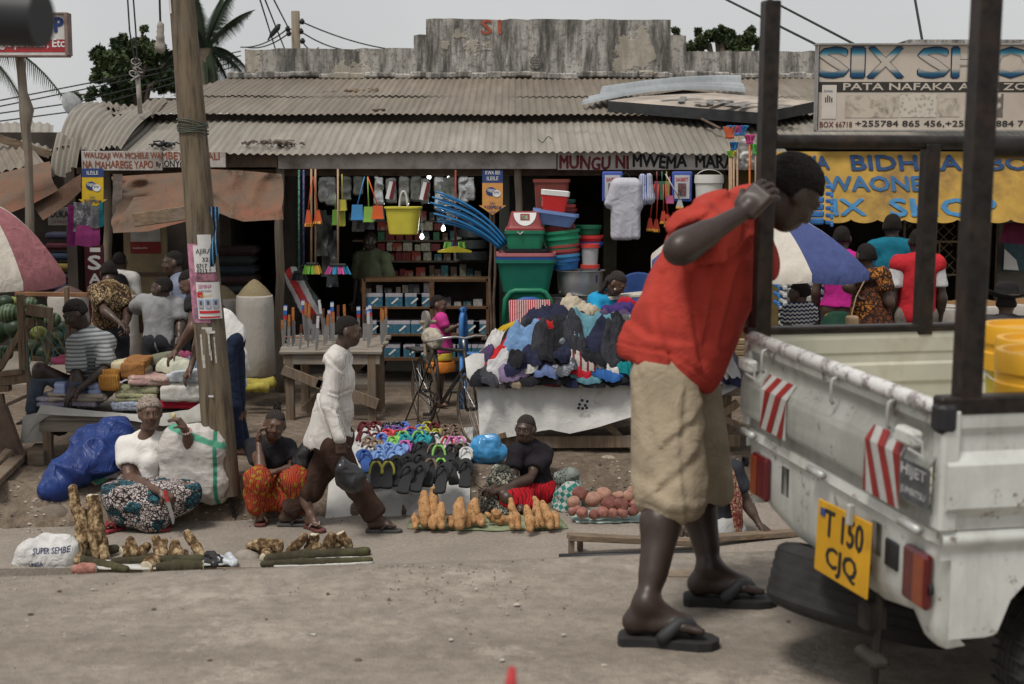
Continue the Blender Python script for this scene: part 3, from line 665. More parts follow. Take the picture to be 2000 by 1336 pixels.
tx(o,'Magic powder, Etc',-22,97,14.6,20,146,M_W,.025,off=.007)
b=at(47,98,14.7);mb=MB();pts=[V((at(x,y,14.75).x,14.75,at(x,y,14.75).z))for x,y in((38,90),(41,130),(45,180),(52,215),(50,250),(56,310),(58,420),(60,640))]
mb.tube(pts,[.04,.045,.045,.075,.05,.04,.045,.05],10);mb.build('pole',M_POST,o,smooth=True)
sh=thing('market_shed','low tin roofed market shed at far left behind the tarps','shed',at(20,330,19))
bent('roof',M_TIN2,sh,at(-150,225,24),at(105,245,24),at(100,305,19),at(-150,240,18),n=60,wl=16,bulge=0)
bent('roof',M_TIN1,sh,at(-150,270,18.5),at(60,288,18.5),at(95,330,17.5),at(-150,335,17.5),n=60,wl=14,bulge=0)
mb=MB();mb.bar(at(-100,240,18.2),at(98,302,18.4),.06,.1);mb.build('roof_beam',M_WOODX,sh)
mb=MB();mb.box((at(-60,400,19.5).x,19.6,1.3),(3.0,.1,2.6));mb.build('wall',M_DARKW,sh)
# people: builders
def skin(name,c):
 key=('skin',c)
 if key in MATS:return MATS[key]
 t=NT(name,.42,.4);n=t.noise(14,4);t.col(t.ramp(n,[(.3,tuple(x*.82 for x in c)),(.7,tuple(x*1.18 for x in c))]));t.bump(t.noise(120,2),.12,.002)
 t.b.inputs['Subsurface Weight'].default_value=.04;t.b.inputs['Subsurface Scale'].default_value=.01;MATS[key]=t.m;return t.m
SK1=skin('deep brown skin',(.062,.037,.027));SK2=skin('brown skin',(.105,.058,.040));SK3=skin('dark skin',(.038,.024,.019))
M_LIP=plain('lips',(.075,.036,.032),.5,.1);M_EYEW=plain('eye white',(.30,.26,.23),.3,.05,spec=.3);M_IRIS=plain('iris',(.012,.008,.006),.15,.05,spec=.6)
t=NT('black hair',.9,.15);n=t.noise(170,3,rough=.8);t.col(t.ramp(n,[(.35,(.006,.005,.005)),(.7,(.035,.03,.027))]));t.bump(n,.9,.01);M_HAIR=t.m
t=NT('braided hair',.75,.3);n=t.wave(22,2.5,t.vec(rot=(0,.3,0)),'X',2);t.col(t.ramp(n,[(.05,(.07,.045,.035)),(.2,(.012,.010,.010)),(.8,(.03,.026,.025))]));t.bump(n,.9,.01);M_BRAID=t.m
def head_sdf(S,c,M,s=1,neck=None,female=False):
 L=lambda x,y,z:np.array(c)+M@(np.array([x,y,z])*s)
 E=lambda p,r,k=.02,op='a':S.ell(L(*p),np.array(r)*s,M,k*s,op)
 E((0,-.012,.02),(.074,.096,.086));E((0,.03,-.035),(.058,.064,.082),.03);E((0,.043,-.083),(.040,.044,.034),.03)
 S.cap(L(-.028,.083,.022),L(.028,.083,.022),.013*s,k=.015);
 for x in(-1,1):
  E((x*.030,.100,.000),(.017,.014,.011),.012,'s');E((x*.036,.066,-.036),(.023,.024,.022),.02);E((x*.077,-.004,-.008),(.010,.020,.031),.008)
  S.cap(L(x*.068,.005,-.02),L(x*.03,.045,-.09),.013*s,.012*s,.03)
  E((x*.0305,.080,.0075),(.0165,.0135,.0085),.004);E((x*.0305,.080,-.0085),(.015,.0125,.007),.004)
 S.cap(L(0,.088,.012),L(0,.105,-.028),.008*s,.012*s,.014);E((0,.099,-.034),(.020,.012,.010),.008);
 S.cap(L(-.019,.086,-.060),L(.019,.086,-.060),.0085*s,k=.006);S.cap(L(-.016,.084,-.072),L(.016,.084,-.072),.0095*s,k=.006)
 S.cap(L(-.022,.098,-.066),L(.022,.098,-.066),.0022*s,k=.004,op='s')
 if neck is not None:S.cap(neck,L(0,-.018,-.07),(.052 if female else .060)*s,(.046 if female else .054)*s,.025)
 return L
def hair_sdf(c,M,s,kind):
 S=SDF();L=lambda x,y,z:np.array(c)+M@(np.array([x,y,z])*s)
 th={'short':.003,'afro':.012,'braid':.004}.get(kind,.003)
 S.ell(L(0,-.016,.024),np.array([.074+th,.094+th,.086+th])*s,M,.01);S.cap(L(-.04,-.05,-.02),L(.04,-.05,-.02),(.04+th)*s,k=.03)
 S.box(L(0,.10,-.042),np.array([.062,.085,.075])*s,M@np.array(Euler((R(14),0,0)).to_matrix()),.02*s,.012,'s');S.box(L(0,.0,-.127),np.array([.12,.13,.07])*s,M,.02*s,.012,'s')
 for x in(-1,1):S.ell(L(x*.085,.012,-.02),np.array([.03,.032,.04])*s,M,.006,'s')
 return S,L
def hand_sdf(S,wpt,d,n,t_,curl=.5,s=1,thumb=.4,spread=.1,curls=None):
 d=V(d).normalized();n=V(n);n=(n-d*n.dot(d)).normalized();t_=V(t_);t_=(t_-d*t_.dot(d)-n*t_.dot(n)).normalized();w_=V(wpt);M=np.array([t_,n,d]).T
 S.box(w_+d*.052*s,np.array([.031,.006,.036])*s,M,.010*s,.012*s);S.cap(w_-d*.01*s,w_+d*.03*s,.025*s,.024*s,.02*s)
 S.ell(w_+d*.035*s+t_*.022*s+n*.010*s,np.array([.016,.014,.03])*s,M,.012*s)
 for i in range(4):
  L_=(.068,.077,.072,.056)[i]*s;p=w_+d*(.094,.098,.094,.086)[i]*s+t_*(.030-.020*i)*s;dr=(d+t_*(spread*(1.5-i))).normalized();cu=(curls or[curl]*4)[i]
  for j,fr in enumerate((.45,.30,.25)):
   ang=cu*(1.0,1.15,.8)[j];dr=(dr*math.cos(ang)+n*math.sin(ang));
   ax=dr.normalized();q=p+ax*L_*fr;S.cap(p,q,(.0092,.0082,.0076)[j]*s,(.0084,.0076,.0066)[j]*s,.003*s);p=q;dr=ax;n2=n
   n=n
 p=w_+d*.030*s+t_*.034*s;dr=(d*.75+t_*.65).normalized();S.cap(w_+d*.012*s+t_*.018*s,p,.015*s,.0125*s,.01*s)
 for j,L_ in enumerate((.036,.028)):
  dr=(dr*math.cos(thumb*(.6+j*.5))+n*math.sin(thumb*(.6+j*.5))).normalized();q=p+dr*L_*s;S.cap(p,q,(.0115,.0102)[j]*s,(.0104,.0085)[j]*s,.004*s);p=q
 return S
def foot_sdf(S,a,t_,up,s=1,toes=False):
 a,t_=V(a),V(t_);up=V(up).normalized();d=(t_-a);d=(d-up*d.dot(up)).normalized();sd=d.cross(up);g=a-up*.065*s
 heel=g-d*.035*s;L_=(t_-a).dot(d);ball=a+d*(L_-.065*s)-up*(a-t_).dot(up)+up*.012*s
 S.cap(a,heel+up*.01*s,.036*s,.033*s,.02);S.cap(heel,ball,.031*s,.022*s,.03);S.cap(a+up*.0,ball+up*.01*s,.034*s,.017*s,.03)
 for q in(-1,1):S.cap(g+d*.03*s+sd*q*.008*s,ball+sd*q*.026*s,.022*s,.018*s,.02)
 for i in range(5):
  b=ball+sd*(.034-.017*i)*s*(1)-up*.002*s;e=b+d*(.058,.056,.050,.043,.034)[i]*s-up*.008*s;S.cap(b,e,(.013,.010,.0095,.009,.0085)[i]*s,(.0125,.0085,.008,.0075,.007)[i]*s,.006)
 return heel,ball,d,sd
def sandal(parent,a,t_,up,ms,mst,s=1,th=.022,wide=1.0,sr=1.0):
 a,t_=V(a),V(t_);up=V(up).normalized();d=t_-a;d=(d-up*d.dot(up)).normalized();sd=d.cross(up)
 g=a-up*(.100*s+th*.55);L_=(t_-a).dot(d)+.075*s;st=g-d*.085*s;k=L_+.055*s
 out=[(0,-.02),(.015,-.036),(.06,-.041),(.35,-.036),(.62,-.047),(.82,-.052),(.94,-.036),(1.0,-.01),(1.0,.015),(.93,.038),(.8,.05),(.6,.044),(.35,.034),(.06,.041),(.015,.034),(0,.018)]
 M=Matrix.Identity(4)
 for i in range(3):M[i][0]=d[i];M[i][1]=sd[i];M[i][2]=up[i];M[i][3]=st[i]-up[i]*th*.4
 mb=MB();nn=len(out)
 pts=[(x*k,y*s*1.02*wide)for x,y in out];cx=k/2
 rows=[[(cx+(x-cx)*f,y*f,z)for x,y in pts]for f,z in((.95,0),(1,.004),(1,th-.004),(.96,th))]
 vs=[tuple(M@V(q))for r in rows for q in r];fs=[(i*nn+j,i*nn+(j+1)%nn,(i+1)*nn+(j+1)%nn,(i+1)*nn+j)for i in range(3)for j in range(nn)]+[tuple(range(nn))[::-1],tuple(range(3*nn,4*nn))]
 mb.add(vs,fs);o=mb.build('sandal',ms,parent);join_fix(o)
 ball=st+d*k*.76+up*th*.6
 for q in(-1,1):
  p0=ball+up*.012;p1=st+d*k*.60+sd*q*.026*s+up*(.052*s+th*.5);p2=st+d*k*.42+sd*q*.043*s+up*(th*.5+.002);mb=MB()
  pp=[p0.lerp(p1,f/4)+up*.012*math.sin(f/4*math.pi)for f in range(5)]+[p1.lerp(p2,f/4)+sd*q*.007*math.sin(f/4*math.pi)for f in range(1,5)]
  mb.tube(pp,[.006*s*sr]+[.009*s*sr]*7+[.008*s*sr],7);mb.build('strap',mst,o,smooth=True)
 return o
def torso_sdf(J,s,d=0,S=None,fem=0,belly=0,k=.05):
 S=S or SDF();up=(V(J['nk'])-V(J['pv'])).normalized();ac=(V(J['rs'])-V(J['ls'])).normalized();fw=up.cross(ac)
 if fw.dot(V(J['fw']))<0:fw=-fw
 M=frame(fw,up);ch,pv,nk=V(J['ch']),V(J['pv']),V(J['nk'])
 S.cap(J['ls'],J['rs'],(.058+d)*1*s,k=k);S.ell(ch,(np.array([.148-.012*fem,.105,.17])+d)*s,M,k);S.ell(ch.lerp(pv,.55),(np.array([.132-.008*fem,.098+belly,.15])+d)*s,M,k);S.ell(pv,(np.array([.15+.016*fem,.112+belly*.6+.01*fem,.115])+d)*s,M,k)
 S.cap(V(J['ls']).lerp(nk,.15),nk,(.045+d)*s,(.052+d)*s,k);S.cap(V(J['rs']).lerp(nk,.15),nk,(.045+d)*s,(.052+d)*s,k)
 if fem:
  for x in(-1,1):S.ell(ch+V(M@np.array([x*.068*s,.085*s,-.01*s])),(np.array([.062,.058,.062])+d*.7)*s,M,.035)
 return S,M
LIMB={'ua':(.049,.040),'fa':(.041,.026),'th':(.084,.058),'sh':(.053,.034)}
def arm(S,J,q,s,d=0,f0=0,f1=2.0,fat=1):
 """f 0..1 upper arm, 1..2 forearm"""
 a,b,c=[V(J[q+x])for x in 'sew']
 if f1>0:e=min(f1,1);S.cap(a,a.lerp(b,e),(LIMB['ua'][0]*fat+d)*s,(LIMB['ua'][0]*fat+(LIMB['ua'][1]-LIMB['ua'][0])*e+d)*s,.025)
 if f1>1:e=f1-1;S.cap(b,b.lerp(c,e),(LIMB['fa'][0]*fat+d)*s,(LIMB['fa'][0]*fat*(1-e)+LIMB['fa'][1]*e+d)*s,.025)
 if f1>=2 and d==0:S.cap(b.lerp(c,.12),b.lerp(c,.4),.043*fat*s,.036*fat*s,.03)
def leg(S,J,q,s,d=0,f1=2.0,fat=1,hem=0,k=.04):
 a,b,c=[V(J[q+x])for x in('h','k','a')]
 if f1>0:e=min(f1,1);r1=LIMB['th'][0]*fat;S.cap(a,a.lerp(b,e),(r1+d)*s,(r1+(LIMB['th'][1]*fat-r1)*e+d+(hem if f1<=1 else 0))*s,k)
 if f1>1:e=f1-1;S.cap(b,b.lerp(c,e),(LIMB['sh'][0]*fat+d)*s,(LIMB['sh'][0]*fat*(1-e)+LIMB['sh'][1]*e+d+hem)*s,k)
 if f1>=2 and d==0:
  bk=(b-c).normalized().cross(V((1,.3,0)));cf=b.lerp(c,.3)-V(J.get('fw',(0,-1,0))).normalized()*.018*s;S.cap(b.lerp(c,.12),cf,.045*s*fat,.052*s*fat,.04);S.cap(cf,b.lerp(c,.72),.050*s*fat,.034*s,.04)
def default_J(x,Y,z,ang=0,s=1,pose='stand'):
 """ang: facing direction, 0 = towards the camera, + turns to the right in the picture"""
 f=V((math.sin(ang),-math.cos(ang),0));r=V((-f.y,f.x,0))*-1;b=V((x,Y,z));u=V((0,0,1))
 P=lambda a,o,h:b+r*a*s+f*o*s+u*h*s
 J=dict(fw=f,hf=f,hu=u)
 if pose=='stand':
  J.update(hd=P(0,.02,1.60),nk=P(0,-.01,1.43),ch=P(0,0,1.24),pv=P(0,0,.95),ls=P(-.165,0,1.39),rs=P(.165,0,1.39),le=P(-.22,-.02,1.10),re=P(.22,-.02,1.10),lw=P(-.22,.05,.86),rw=P(.22,.05,.86),lh=P(-.09,0,.92),rh=P(.09,0,.92),lk=P(-.10,.02,.50),rk=P(.10,.02,.50),la=P(-.10,0,.09),ra=P(.10,0,.09),lt=P(-.12,.19,.035),rt=P(.12,.19,.035))
 else:
  J.update(hd=P(0,.04,.67),nk=P(0,0,.50),ch=P(0,0,.32),pv=P(0,0,.06),ls=P(-.165,0,.46),rs=P(.165,0,.46),le=P(-.22,.06,.20),re=P(.22,.06,.20),lw=P(-.12,.28,.14),rw=P(.12,.28,.14),lh=P(-.09,.02,.04),rh=P(.09,.02,.04),lk=P(-.13,.42,.10),rk=P(.13,.42,.10),la=P(-.12,.42,-.33),ra=P(.12,.42,-.33),lt=P(-.13,.60,-.39),rt=P(.13,.60,-.39))
 return J
def sand_th(sd_):return(sd_[2]if len(sd_)>2 else .022)*.9 if sd_ else 0
def person(label,J,s=1,sk=SK1,hair='short',hairm=None,fem=0,fat=1,clothes=(),hands=None,feet=True,res=.011,hres=.0065,group=None,hs=None,sand=None,belly=0,lean=None,finger=.0045,gz=None,spost=None):
 J={k:(V(v)if hasattr(v,'__len__')else v)for k,v in J.items()}
 if gz is not None:
  for q in 'lr':
   g_=gz[q]if isinstance(gz,dict)else gz
   if g_ is not None:J[q+'a'].z=g_+(.100*s+(sand_th(sand)));J[q+'t'].z=g_+.028*s+sand_th(sand)
  J['fu']=V((0,0,1))
 zs=[J[k].z for k in J if k not in('fw','hf','hu','fu')];o=thing('person',label,'person',(J['pv'].x,J['pv'].y,min(zs)),0,group);hs=hs or s
 S,TM=torso_sdf(J,s,0,None,fem,belly)
 for q in 'lr':
  arm(S,J,q,s,fat=fat)
  if q+'k' in J:leg(S,J,q,s,fat=fat)
  if feet and q+'t' in J:
   up=(J[q+'k']-J[q+'a']).normalized()*.3+V((0,0,.8))if not J.get('fu')else J['fu'];foot_sdf(S,J[q+'a'],J[q+'t'],up,s)
 M=frame(J['hf'],J['hu']);S.cap(J['nk'],J['hd']+V(M@np.array([0,-.018,-.07]))*hs,.056*s,.048*s,.03)
 mb=sdfmb(S,res)
 if hair!='none':
  H=SDF();L=head_sdf(H,J['hd'],M,hs,J['nk'].lerp(J['hd'],.45),fem)
  c=np.array(J['hd'])
  def mf(P):
   q=(P-c)@M/hs;return(np.abs(q[:,2]+.066)<.019*(1-(np.abs(q[:,0])/.034)**2))&(q[:,1]>.086)&(np.abs(q[:,0])<.034)
  sdfmb(H,hres,None,mb,mf,0)
 for q in 'lr':
  hd_=(hands or{}).get(q)
  if hd_ is None:hd_=dict(d=J[q+'w']-J[q+'e'],n=J['fw']*.3+(J['pv']-J[q+'w'])*1,t=J['fw'],curl=.5)
  if hd_=='no':continue
  H=SDF();hh=dict(hd_);hand_sdf(H,J[q+'w'],hh.pop('d'),hh.pop('n'),hh.pop('t'),s=s*.98,**hh);sdfmb(H,finger,None,mb,None,0)
 mb.build('body',[sk,M_LIP],o,smooth=True)
 if hair!='none':
  for x in(-1,1):
   e=MB();c=L(x*.0305,.0818,-.001);prof=[(0,.0115),(.0062,.0098),(.0066,.0094),(.0098,.0060),(.0113,0),(.009,-.008),(0,-.0115)]
   e.lathe([(r*hs,z*hs)for r,z in prof],c,12,m=[1,1,0,0,0,0],rot=M@np.array([(1,0,0),(0,0,1),(0,-1,0)])@np.diag([1,1,1]));e.build('eye',[M_EYEW,M_IRIS],o,smooth=True)
 if hair in('short','afro','braid'):
  HS,L=hair_sdf(J['hd'],M,hs,hair);hm=sdfmb(HS,hres,(lambda v:(.0035 if hair=='afro' else .0018)*vnoise(v,90 if hair=='afro' else 60)))
  ho=hm.build('hair',hairm or(M_BRAID if hair=='braid' else M_HAIR),o,smooth=True)
 for cl in clothes:
  kind=cl['k'];m=cl['m'];d=cl.get('d',.014);A=cl.get('amp',.007)
  if kind=='top':
   T,_=torso_sdf(J,s,d,None,fem,belly)
   if cl.get('collar',1):T.cap(J['nk']+(J['hd']-J['nk'])*.42,J['nk']+(J['hd']-J['nk'])*.9,.050*s,.05*s,.012,'s')
   sl=cl.get('sleeve',.7);fl=cl.get('flare',.012)
   if sl>0:
    for q in 'lr':
     a,b,c_=J[q+'s'],J[q+'e'],J[q+'w']
     if sl<=1:e=a.lerp(b,sl);T.cap(a,e,(.052*fat+d)*s,(.048*fat+d+fl)*s,.03);dr=(b-a).normalized();T.cap(e+dr*(.052*fat+d+fl)*s,e+dr*.2,.068*s*fat,.09*s,.006,'s')if cl.get('open',1)else None
     else:T.cap(a,b,(.052*fat+d)*s,(.044*fat+d)*s,.03);T.cap(b,b.lerp(c_,sl-1),(.044*fat+d)*s,(.030+d+fl)*s,.03)
   for ex in cl.get('extra',()):T.cap(*ex[:2],ex[2],ex[3],ex[4]if len(ex)>4 else .05)
   if cl.get('hem')is not None:
    hp,hn=cl['hem'];T.cut(hp,hn)
   for hp,hn in cl.get('cuts',()):T.cut(hp,hn)
   f=cl.get('f',7)
   dfn=cl.get('dfn')or(lambda v:0)
   mm=sdfmb(T,cl.get('h',res),(lambda v:dfn(v)+A*1.5*ridge(v*np.array([1,1,.5]),f,3)+A*.45*ridge(v*np.array([1,1,.6]),f*2.1,5)))
   mm.build(cl.get('n','shirt'),m,o,smooth=True)
  elif kind=='legs':
   T=SDF();up=(J['nk']-J['pv']).normalized();Mp=frame(J['fw'],up)
   T.ell(J['pv'],(np.array([.158,.12,.11])+cl.get('pd',d))*s,Mp,.05)
   for q in 'lr':
    if q+'k' in J:leg(T,J,q,s,d,cl.get('len',1.85),fat,cl.get('flare',.008))
   for q in 'lr':
    if q+'k' in J and cl.get('len',1.85)>1 and cl.get('flare',.008)>.015:
     b,c_=J[q+'k'],J[q+'a'];e=b.lerp(c_,cl['len']-1);dr=(c_-b).normalized();r_=(.034+d+cl['flare'])*s;T.box(e+dr*.11,(r_*1.8,r_*1.8,.10),frame(dr.orthogonal(),dr),.005,.01,'s')
   for ex in cl.get('extra',()):T.cap(*ex[:2],ex[2],ex[3],ex[4]if len(ex)>4 else .05)
   if cl.get('hem')is not None:T.cut(*cl['hem'])
   T.cut(J['pv']+up*.09*s,up)
   dfn=cl.get('dfn')or(lambda v:0)
   sdfmb(T,cl.get('h',res),(lambda v:dfn(v)+A*1.8*ridge(v*np.array([1,1,.28]),cl.get('f',6),8)+A*.35*ridge(v*np.array([1,1,.5]),13,6))).build(cl.get('n','trousers'),m,o,smooth=True)
  elif kind=='wrap':
   T=SDF()
   for ex in cl['caps']:T.cap(*ex[:2],ex[2],ex[3],ex[4]if len(ex)>4 else .08)
   for hp,hn in cl.get('cuts',()):T.cut(hp,hn)
   sdfmb(T,cl.get('h',res),(lambda v:A*1.6*ridge(v,cl.get('f',6),12)+A*.6*fbm(v,12,2,2))).build(cl.get('n','skirt'),m,o,smooth=True)
 if sand:
  for q in 'lr':
   if q+'t' in J:sandal(o,J[q+'a'],J[q+'t'],J.get('fu')or((J[q+'k']-J[q+'a']).normalized()*.3+V((0,0,.8))),sand[0],sand[1],s,**(dict(th=sand[2],wide=1.16,sr=2.3)if len(sand)>2 else{}))
 return o,J,M
 # the man in the red shirt
M_RED=cloth('coral red jersey',(.37,.045,.032),.10,rough=.95);M_KHAKI=cloth('khaki cotton',(.33,.27,.19),.16);M_SAND=plain('black rubber',(.022,.021,.021),.8,.2,20);M_STRAP=plain('dark grey strap',(.035,.035,.037),.6,.2)
J=dict(hd=at(1547,374,4.86),hf=(.70,.22,-.70),hu=(.55,.1,.8),nk=at(1462,420,4.88),ch=at(1408,510,4.86),pv=at(1308,716,4.84),fw=(.86,.1,-.45),ls=at(1398,440,4.74),le=at(1326,488,4.40),lw=at(1449,416,4.50),rs=at(1448,456,5.05),re=at(1478,585,5.03),rw=at(1474,690,5.0),lh=at(1294,732,4.74),rh=at(1335,728,4.95),lk=at(1312,960,4.68),rk=at(1362,952,5.02),la=at(1262,1196,4.50),ra=at(1385,1128,4.93),lt=at(1376,1240,4.47),rt=at(1490,1160,4.91))
up_t=(V(J['nk'])-V(J['pv'])).normalized()
red,J,HM=person('tall bending man in a red t-shirt and khaki shorts gripping the truck frame',J,1.06,SK3,'afro',res=.0075,hres=.0048,hs=1.04,fat=1.02,finger=.0038,gz=1.02,sand=(M_SAND,M_STRAP,.034),hands=dict(l=dict(d=(.52,.05,.52),n=(.5,.8,-.1),t=(-.25,.1,1),curl=.75,thumb=.9),r=dict(d=(.1,.1,-1),n=(1,0,0),t=(.2,-1,0),curl=.7)),clothes=[dict(k='legs',dfn=creases([([(1240,740),(1260,860),(1250,980)],4.74,.022,0.0074),([(1330,760),(1318,870),(1330,1000)],4.72,.014,0.0062),([(1392,745),(1345,810),(1290,850)],4.75,.018,0.0074),([(1390,800),(1350,870),(1280,930)],4.75,.02,0.0062),([(1370,700),(1356,745),(1362,790)],4.75,.010,0.0056),([(1225,900),(1290,950),(1380,960)],4.75,.025,0.0050),([(1225,964),(1310,984),(1400,985)],4.72,.007,0.0031),([(1400,900),(1380,940),(1372,1000)],4.72,.018,0.0062)]),m=M_KHAKI,n='shorts',len=1.0,d=.018,pd=-.012,flare=.036,amp=.006,h=.009,f=7,hem=(at(1310,985,4.85),(-.12,0,-1))),dict(k='top',dfn=creases([([(1352,520),(1350,600),(1362,700)],4.7,.022,.016),([(1400,500),(1392,580),(1375,660)],4.7,.018,.012),([(1300,540),(1290,620),(1300,680)],4.72,.03,.012),([(1440,520),(1420,600),(1400,680)],4.72,.02,.012),([(1365,425),(1340,440),(1315,452)],4.6,.016,.010),([(1420,395),(1380,410),(1345,405)],4.6,.02,.010),([(1240,640),(1270,660),(1330,668)],4.7,.02,.008),([(1470,470),(1430,500),(1370,505)],4.7,.018,.014),([(1222,678),(1300,688),(1350,720),(1380,745)],4.72,.006,.005)]),m=M_RED,n='t_shirt',sleeve=.45,d=.021,flare=.018,amp=.011,f=6,h=.008,extra=[(at(1362,500,4.86),at(1298,655,4.84),.105,.118,.08),(at(1300,694,4.84),at(1310,676,4.84),.138,.135,.08),(at(1346,700,4.82),at(1412,560,4.86),.095,.095,.09)],hem=(at(1300,722,4.84),(-.41,0,-1)))])
# walking man
Y=11.07;A=lambda x,y,dy=0:at(x,y,Y+dy)
J=dict(hd=A(681,645),hf=(.96,-.12,-.16),hu=(.12,0,1),nk=A(662,690,.02),ch=A(660,745),pv=A(652,858),fw=(1,-.1,0),ls=A(652,705,-.15),le=A(640,790,-.25),lw=A(665,862,-.33),rs=A(668,702,.17),re=A(640,780,.22),rw=A(612,850,.18),lh=A(650,868,-.08),rh=A(655,868,.09),lk=A(700,955,-.08),rk=A(610,958,.10),la=A(735,1032,-.08),ra=A(562,1036,.12),lt=A(775,1044,-.08),rt=A(598,1060,.12))
M_STR=cloth('white pinstripe shirt',(.62,.60,.56),.06,'vstripes',(.36,.32,.30),34,rot=0)
wk,J,_=person('man in a long sleeved white striped shirt walking right with plastic bags',J,1.0,SK1,'short',res=.009,gz=-.275,clothes=[dict(k='legs',m=cloth('dark brown trousers',(.048,.027,.020),.25),len=1.93,d=.024,flare=.018,amp=.012,f=8),dict(k='top',dfn=creases([([(633,712),(622,770),(640,820),(652,850)],Y-.1,.018,.018),([(672,730),(662,800),(680,850)],Y-.15,.016,.012),([(690,720),(688,800),(692,860)],Y-.05,.012,.010),([(640,700),(655,715),(668,730)],Y-.2,.016,.010),([(620,800),(612,850),(618,875)],Y,.02,.012),([(645,770),(660,776),(672,772)],Y-.3,.012,.010),([(648,800),(658,810),(670,808)],Y-.3,.012,.010)]),m=M_STR,sleeve=1.88,d=.014,flare=.004,amp=.007,f=7,extra=[(A(648,800),A(636,862),.14,.165,.08)],hem=(A(650,874),(-.1,0,-1)))],hands=dict(l=dict(d=(.05,0,-1),n=(0,1,0),t=(1,0,0),curl=1.1,thumb=.9),r=dict(d=(-.2,0,-1),n=(0,-1,0),t=(1,0,0),curl=1.1,thumb=.9)),sand=(plain('worn grey sandal',(.07,.068,.065),.8),M_STRAP))
def bagblob(name,label,mat,prims,h=.012,amp=.012,f=7,cat='bag',group=None,seed=1,extra=None):
 S=SDF()
 for p in prims:
  if p[0]=='c':S.cap(*p[1:])
  else:S.ell(*p[1:])
 o=sdfmb(S,h,lambda v:amp*ridge(v,f,seed)+amp*.5*ridge(v,f*2.3,seed+2)).build(name,mat,smooth=True);return tag(o,label,cat,group)
M_BAG=plain('black polythene',(.018,.018,.02),.28,.3,10,spec=.5)
bagblob('plastic_bag','shiny black plastic bag in the walking man\'s near hand',M_BAG,[('c',A(668,893,-.35),A(672,915,-.35),.012,.05,.05),('c',A(672,915,-.35),A(692,938,-.35),.055,.085,.06),('e',A(682,935,-.35),(.10,.06,.075),None,.05)],h=.009,amp=.012,f=9)
bagblob('plastic_bag','black plastic bag hanging behind the walking man\'s back',M_BAG,[('c',A(606,858,.2),A(600,880,.2),.015,.05,.05),('c',A(600,880,.2),A(590,905,.2),.06,.085,.06)],h=.01,seed=4)
# seated woman with knife
Y=11.45;A=lambda x,y,dy=0:at(x,y,Y+dy)
J=dict(hd=A(293,806,-.05),hf=(.34,-.92,.06),hu=(-.08,.05,1),nk=A(284,858),ch=A(284,893),pv=A(284,952),fw=(.15,-1,0),ls=A(246,872),le=A(254,936,-.16),lw=A(316,962,-.56),rs=A(322,866),re=A(372,874,-.12),rw=A(362,838,-.22),lh=A(262,955,-.05),rh=A(306,955,-.05),lk=A(234,968,-.42),rk=A(362,962,-.36),la=atz(222,1018,-.20),ra=atz(322,1008,-.19),lt=atz(205,1034,-.25),rt=atz(318,1028,-.24))
M_WT=cloth('white cotton top',(.66,.64,.60),.07)
M_KNG=cloth('white wax print',(.52,.45,.43),.1,'batik',(.02,.016,.016),24,(.035,.14,.18))
kn=[(A(262,948,-.03),A(306,948,-.03),.13,.13),(A(262,955,-.05),A(236,965,-.42),.13,.115),(A(306,955,-.05),A(358,962,-.36),.13,.11),(A(236,965,-.42),A(240,1000,-.40),.115,.09,.12),(A(358,962,-.36),A(345,978,-.38),.11,.10,.12),(A(262,985,-.38),A(300,1010,-.42),.13,.12,.12),(A(290,960,-.3),A(290,990,-.40),.13,.13,.12)]
wm_,J,HM=person('seated woman in white top and patterned skirt eating, knife in her hand',J,1.04,SK2,'short',fem=1,fat=1.22,belly=.03,hs=1.08,gz=-.275,sand=(plain('pink red sandal',(.28,.035,.045),.6),plain('red strap',(.22,.02,.03),.5)),clothes=[dict(k='top',m=M_WT,n='top',sleeve=.45,d=.014,flare=.012,amp=.005,hem=(A(284,935),(0,0,-1)),cuts=[(A(292,868,-.1),V((0,-.72,.70)))]),dict(k='wrap',m=M_KNG,caps=kn,f=5,amp=.008,cuts=[(A(284,925),(0,0,1))])],hands=dict(l=dict(d=(.75,-.3,-.45),n=(.2,.3,-.9),t=(.3,-.9,.1),curl=1.0,thumb=.9),r=dict(d=(-.55,-.1,.8),n=(-.75,.1,-.3),t=(-.3,-.9,0),curl=.85,thumb=.7)))
def scarf(o,J,M,s,mat,up=.03):
 S=SDF();L=lambda x,y,z:np.array(J['hd'])+M@(np.array([x,y,z])*s)
 S.ell(L(0,-.022,.030),np.array([.088,.104,.094])*s,M,.01);S.box(L(0,.11,-.06),np.array([.09,.085,.095])*s,M@np.array(Euler((R(20),0,0)).to_matrix()),.02*s,.01,'s');S.box(L(0,0,-.15),np.array([.14,.15,.08])*s,M,.02*s,.01,'s')
 return sdfmb(S,.007,lambda v:.005*ridge(v,16,3)).build('headscarf',mat,o,smooth=True)
scarf(wm_,J,HM,1.14,cloth('speckled scarf',(.30,.24,.20),.2,'spots',(.02,.015,.015),70))
mb=MB();
for i in range(12):a=2*math.pi*i/12;p=J['rw']-(J['rw']-J['re']).normalized()*.03;f_=frame((J['rw']-J['re']),(0,-1,0));q=V(f_@np.array([math.cos(a)*.037,0,math.sin(a)*.037]));mb.tube([p+q,p+q+V((.001,.001,.014))],.009,6)
mb.build('bracelet',plain('pale pink beads',(.55,.38,.34),.5),wm_)
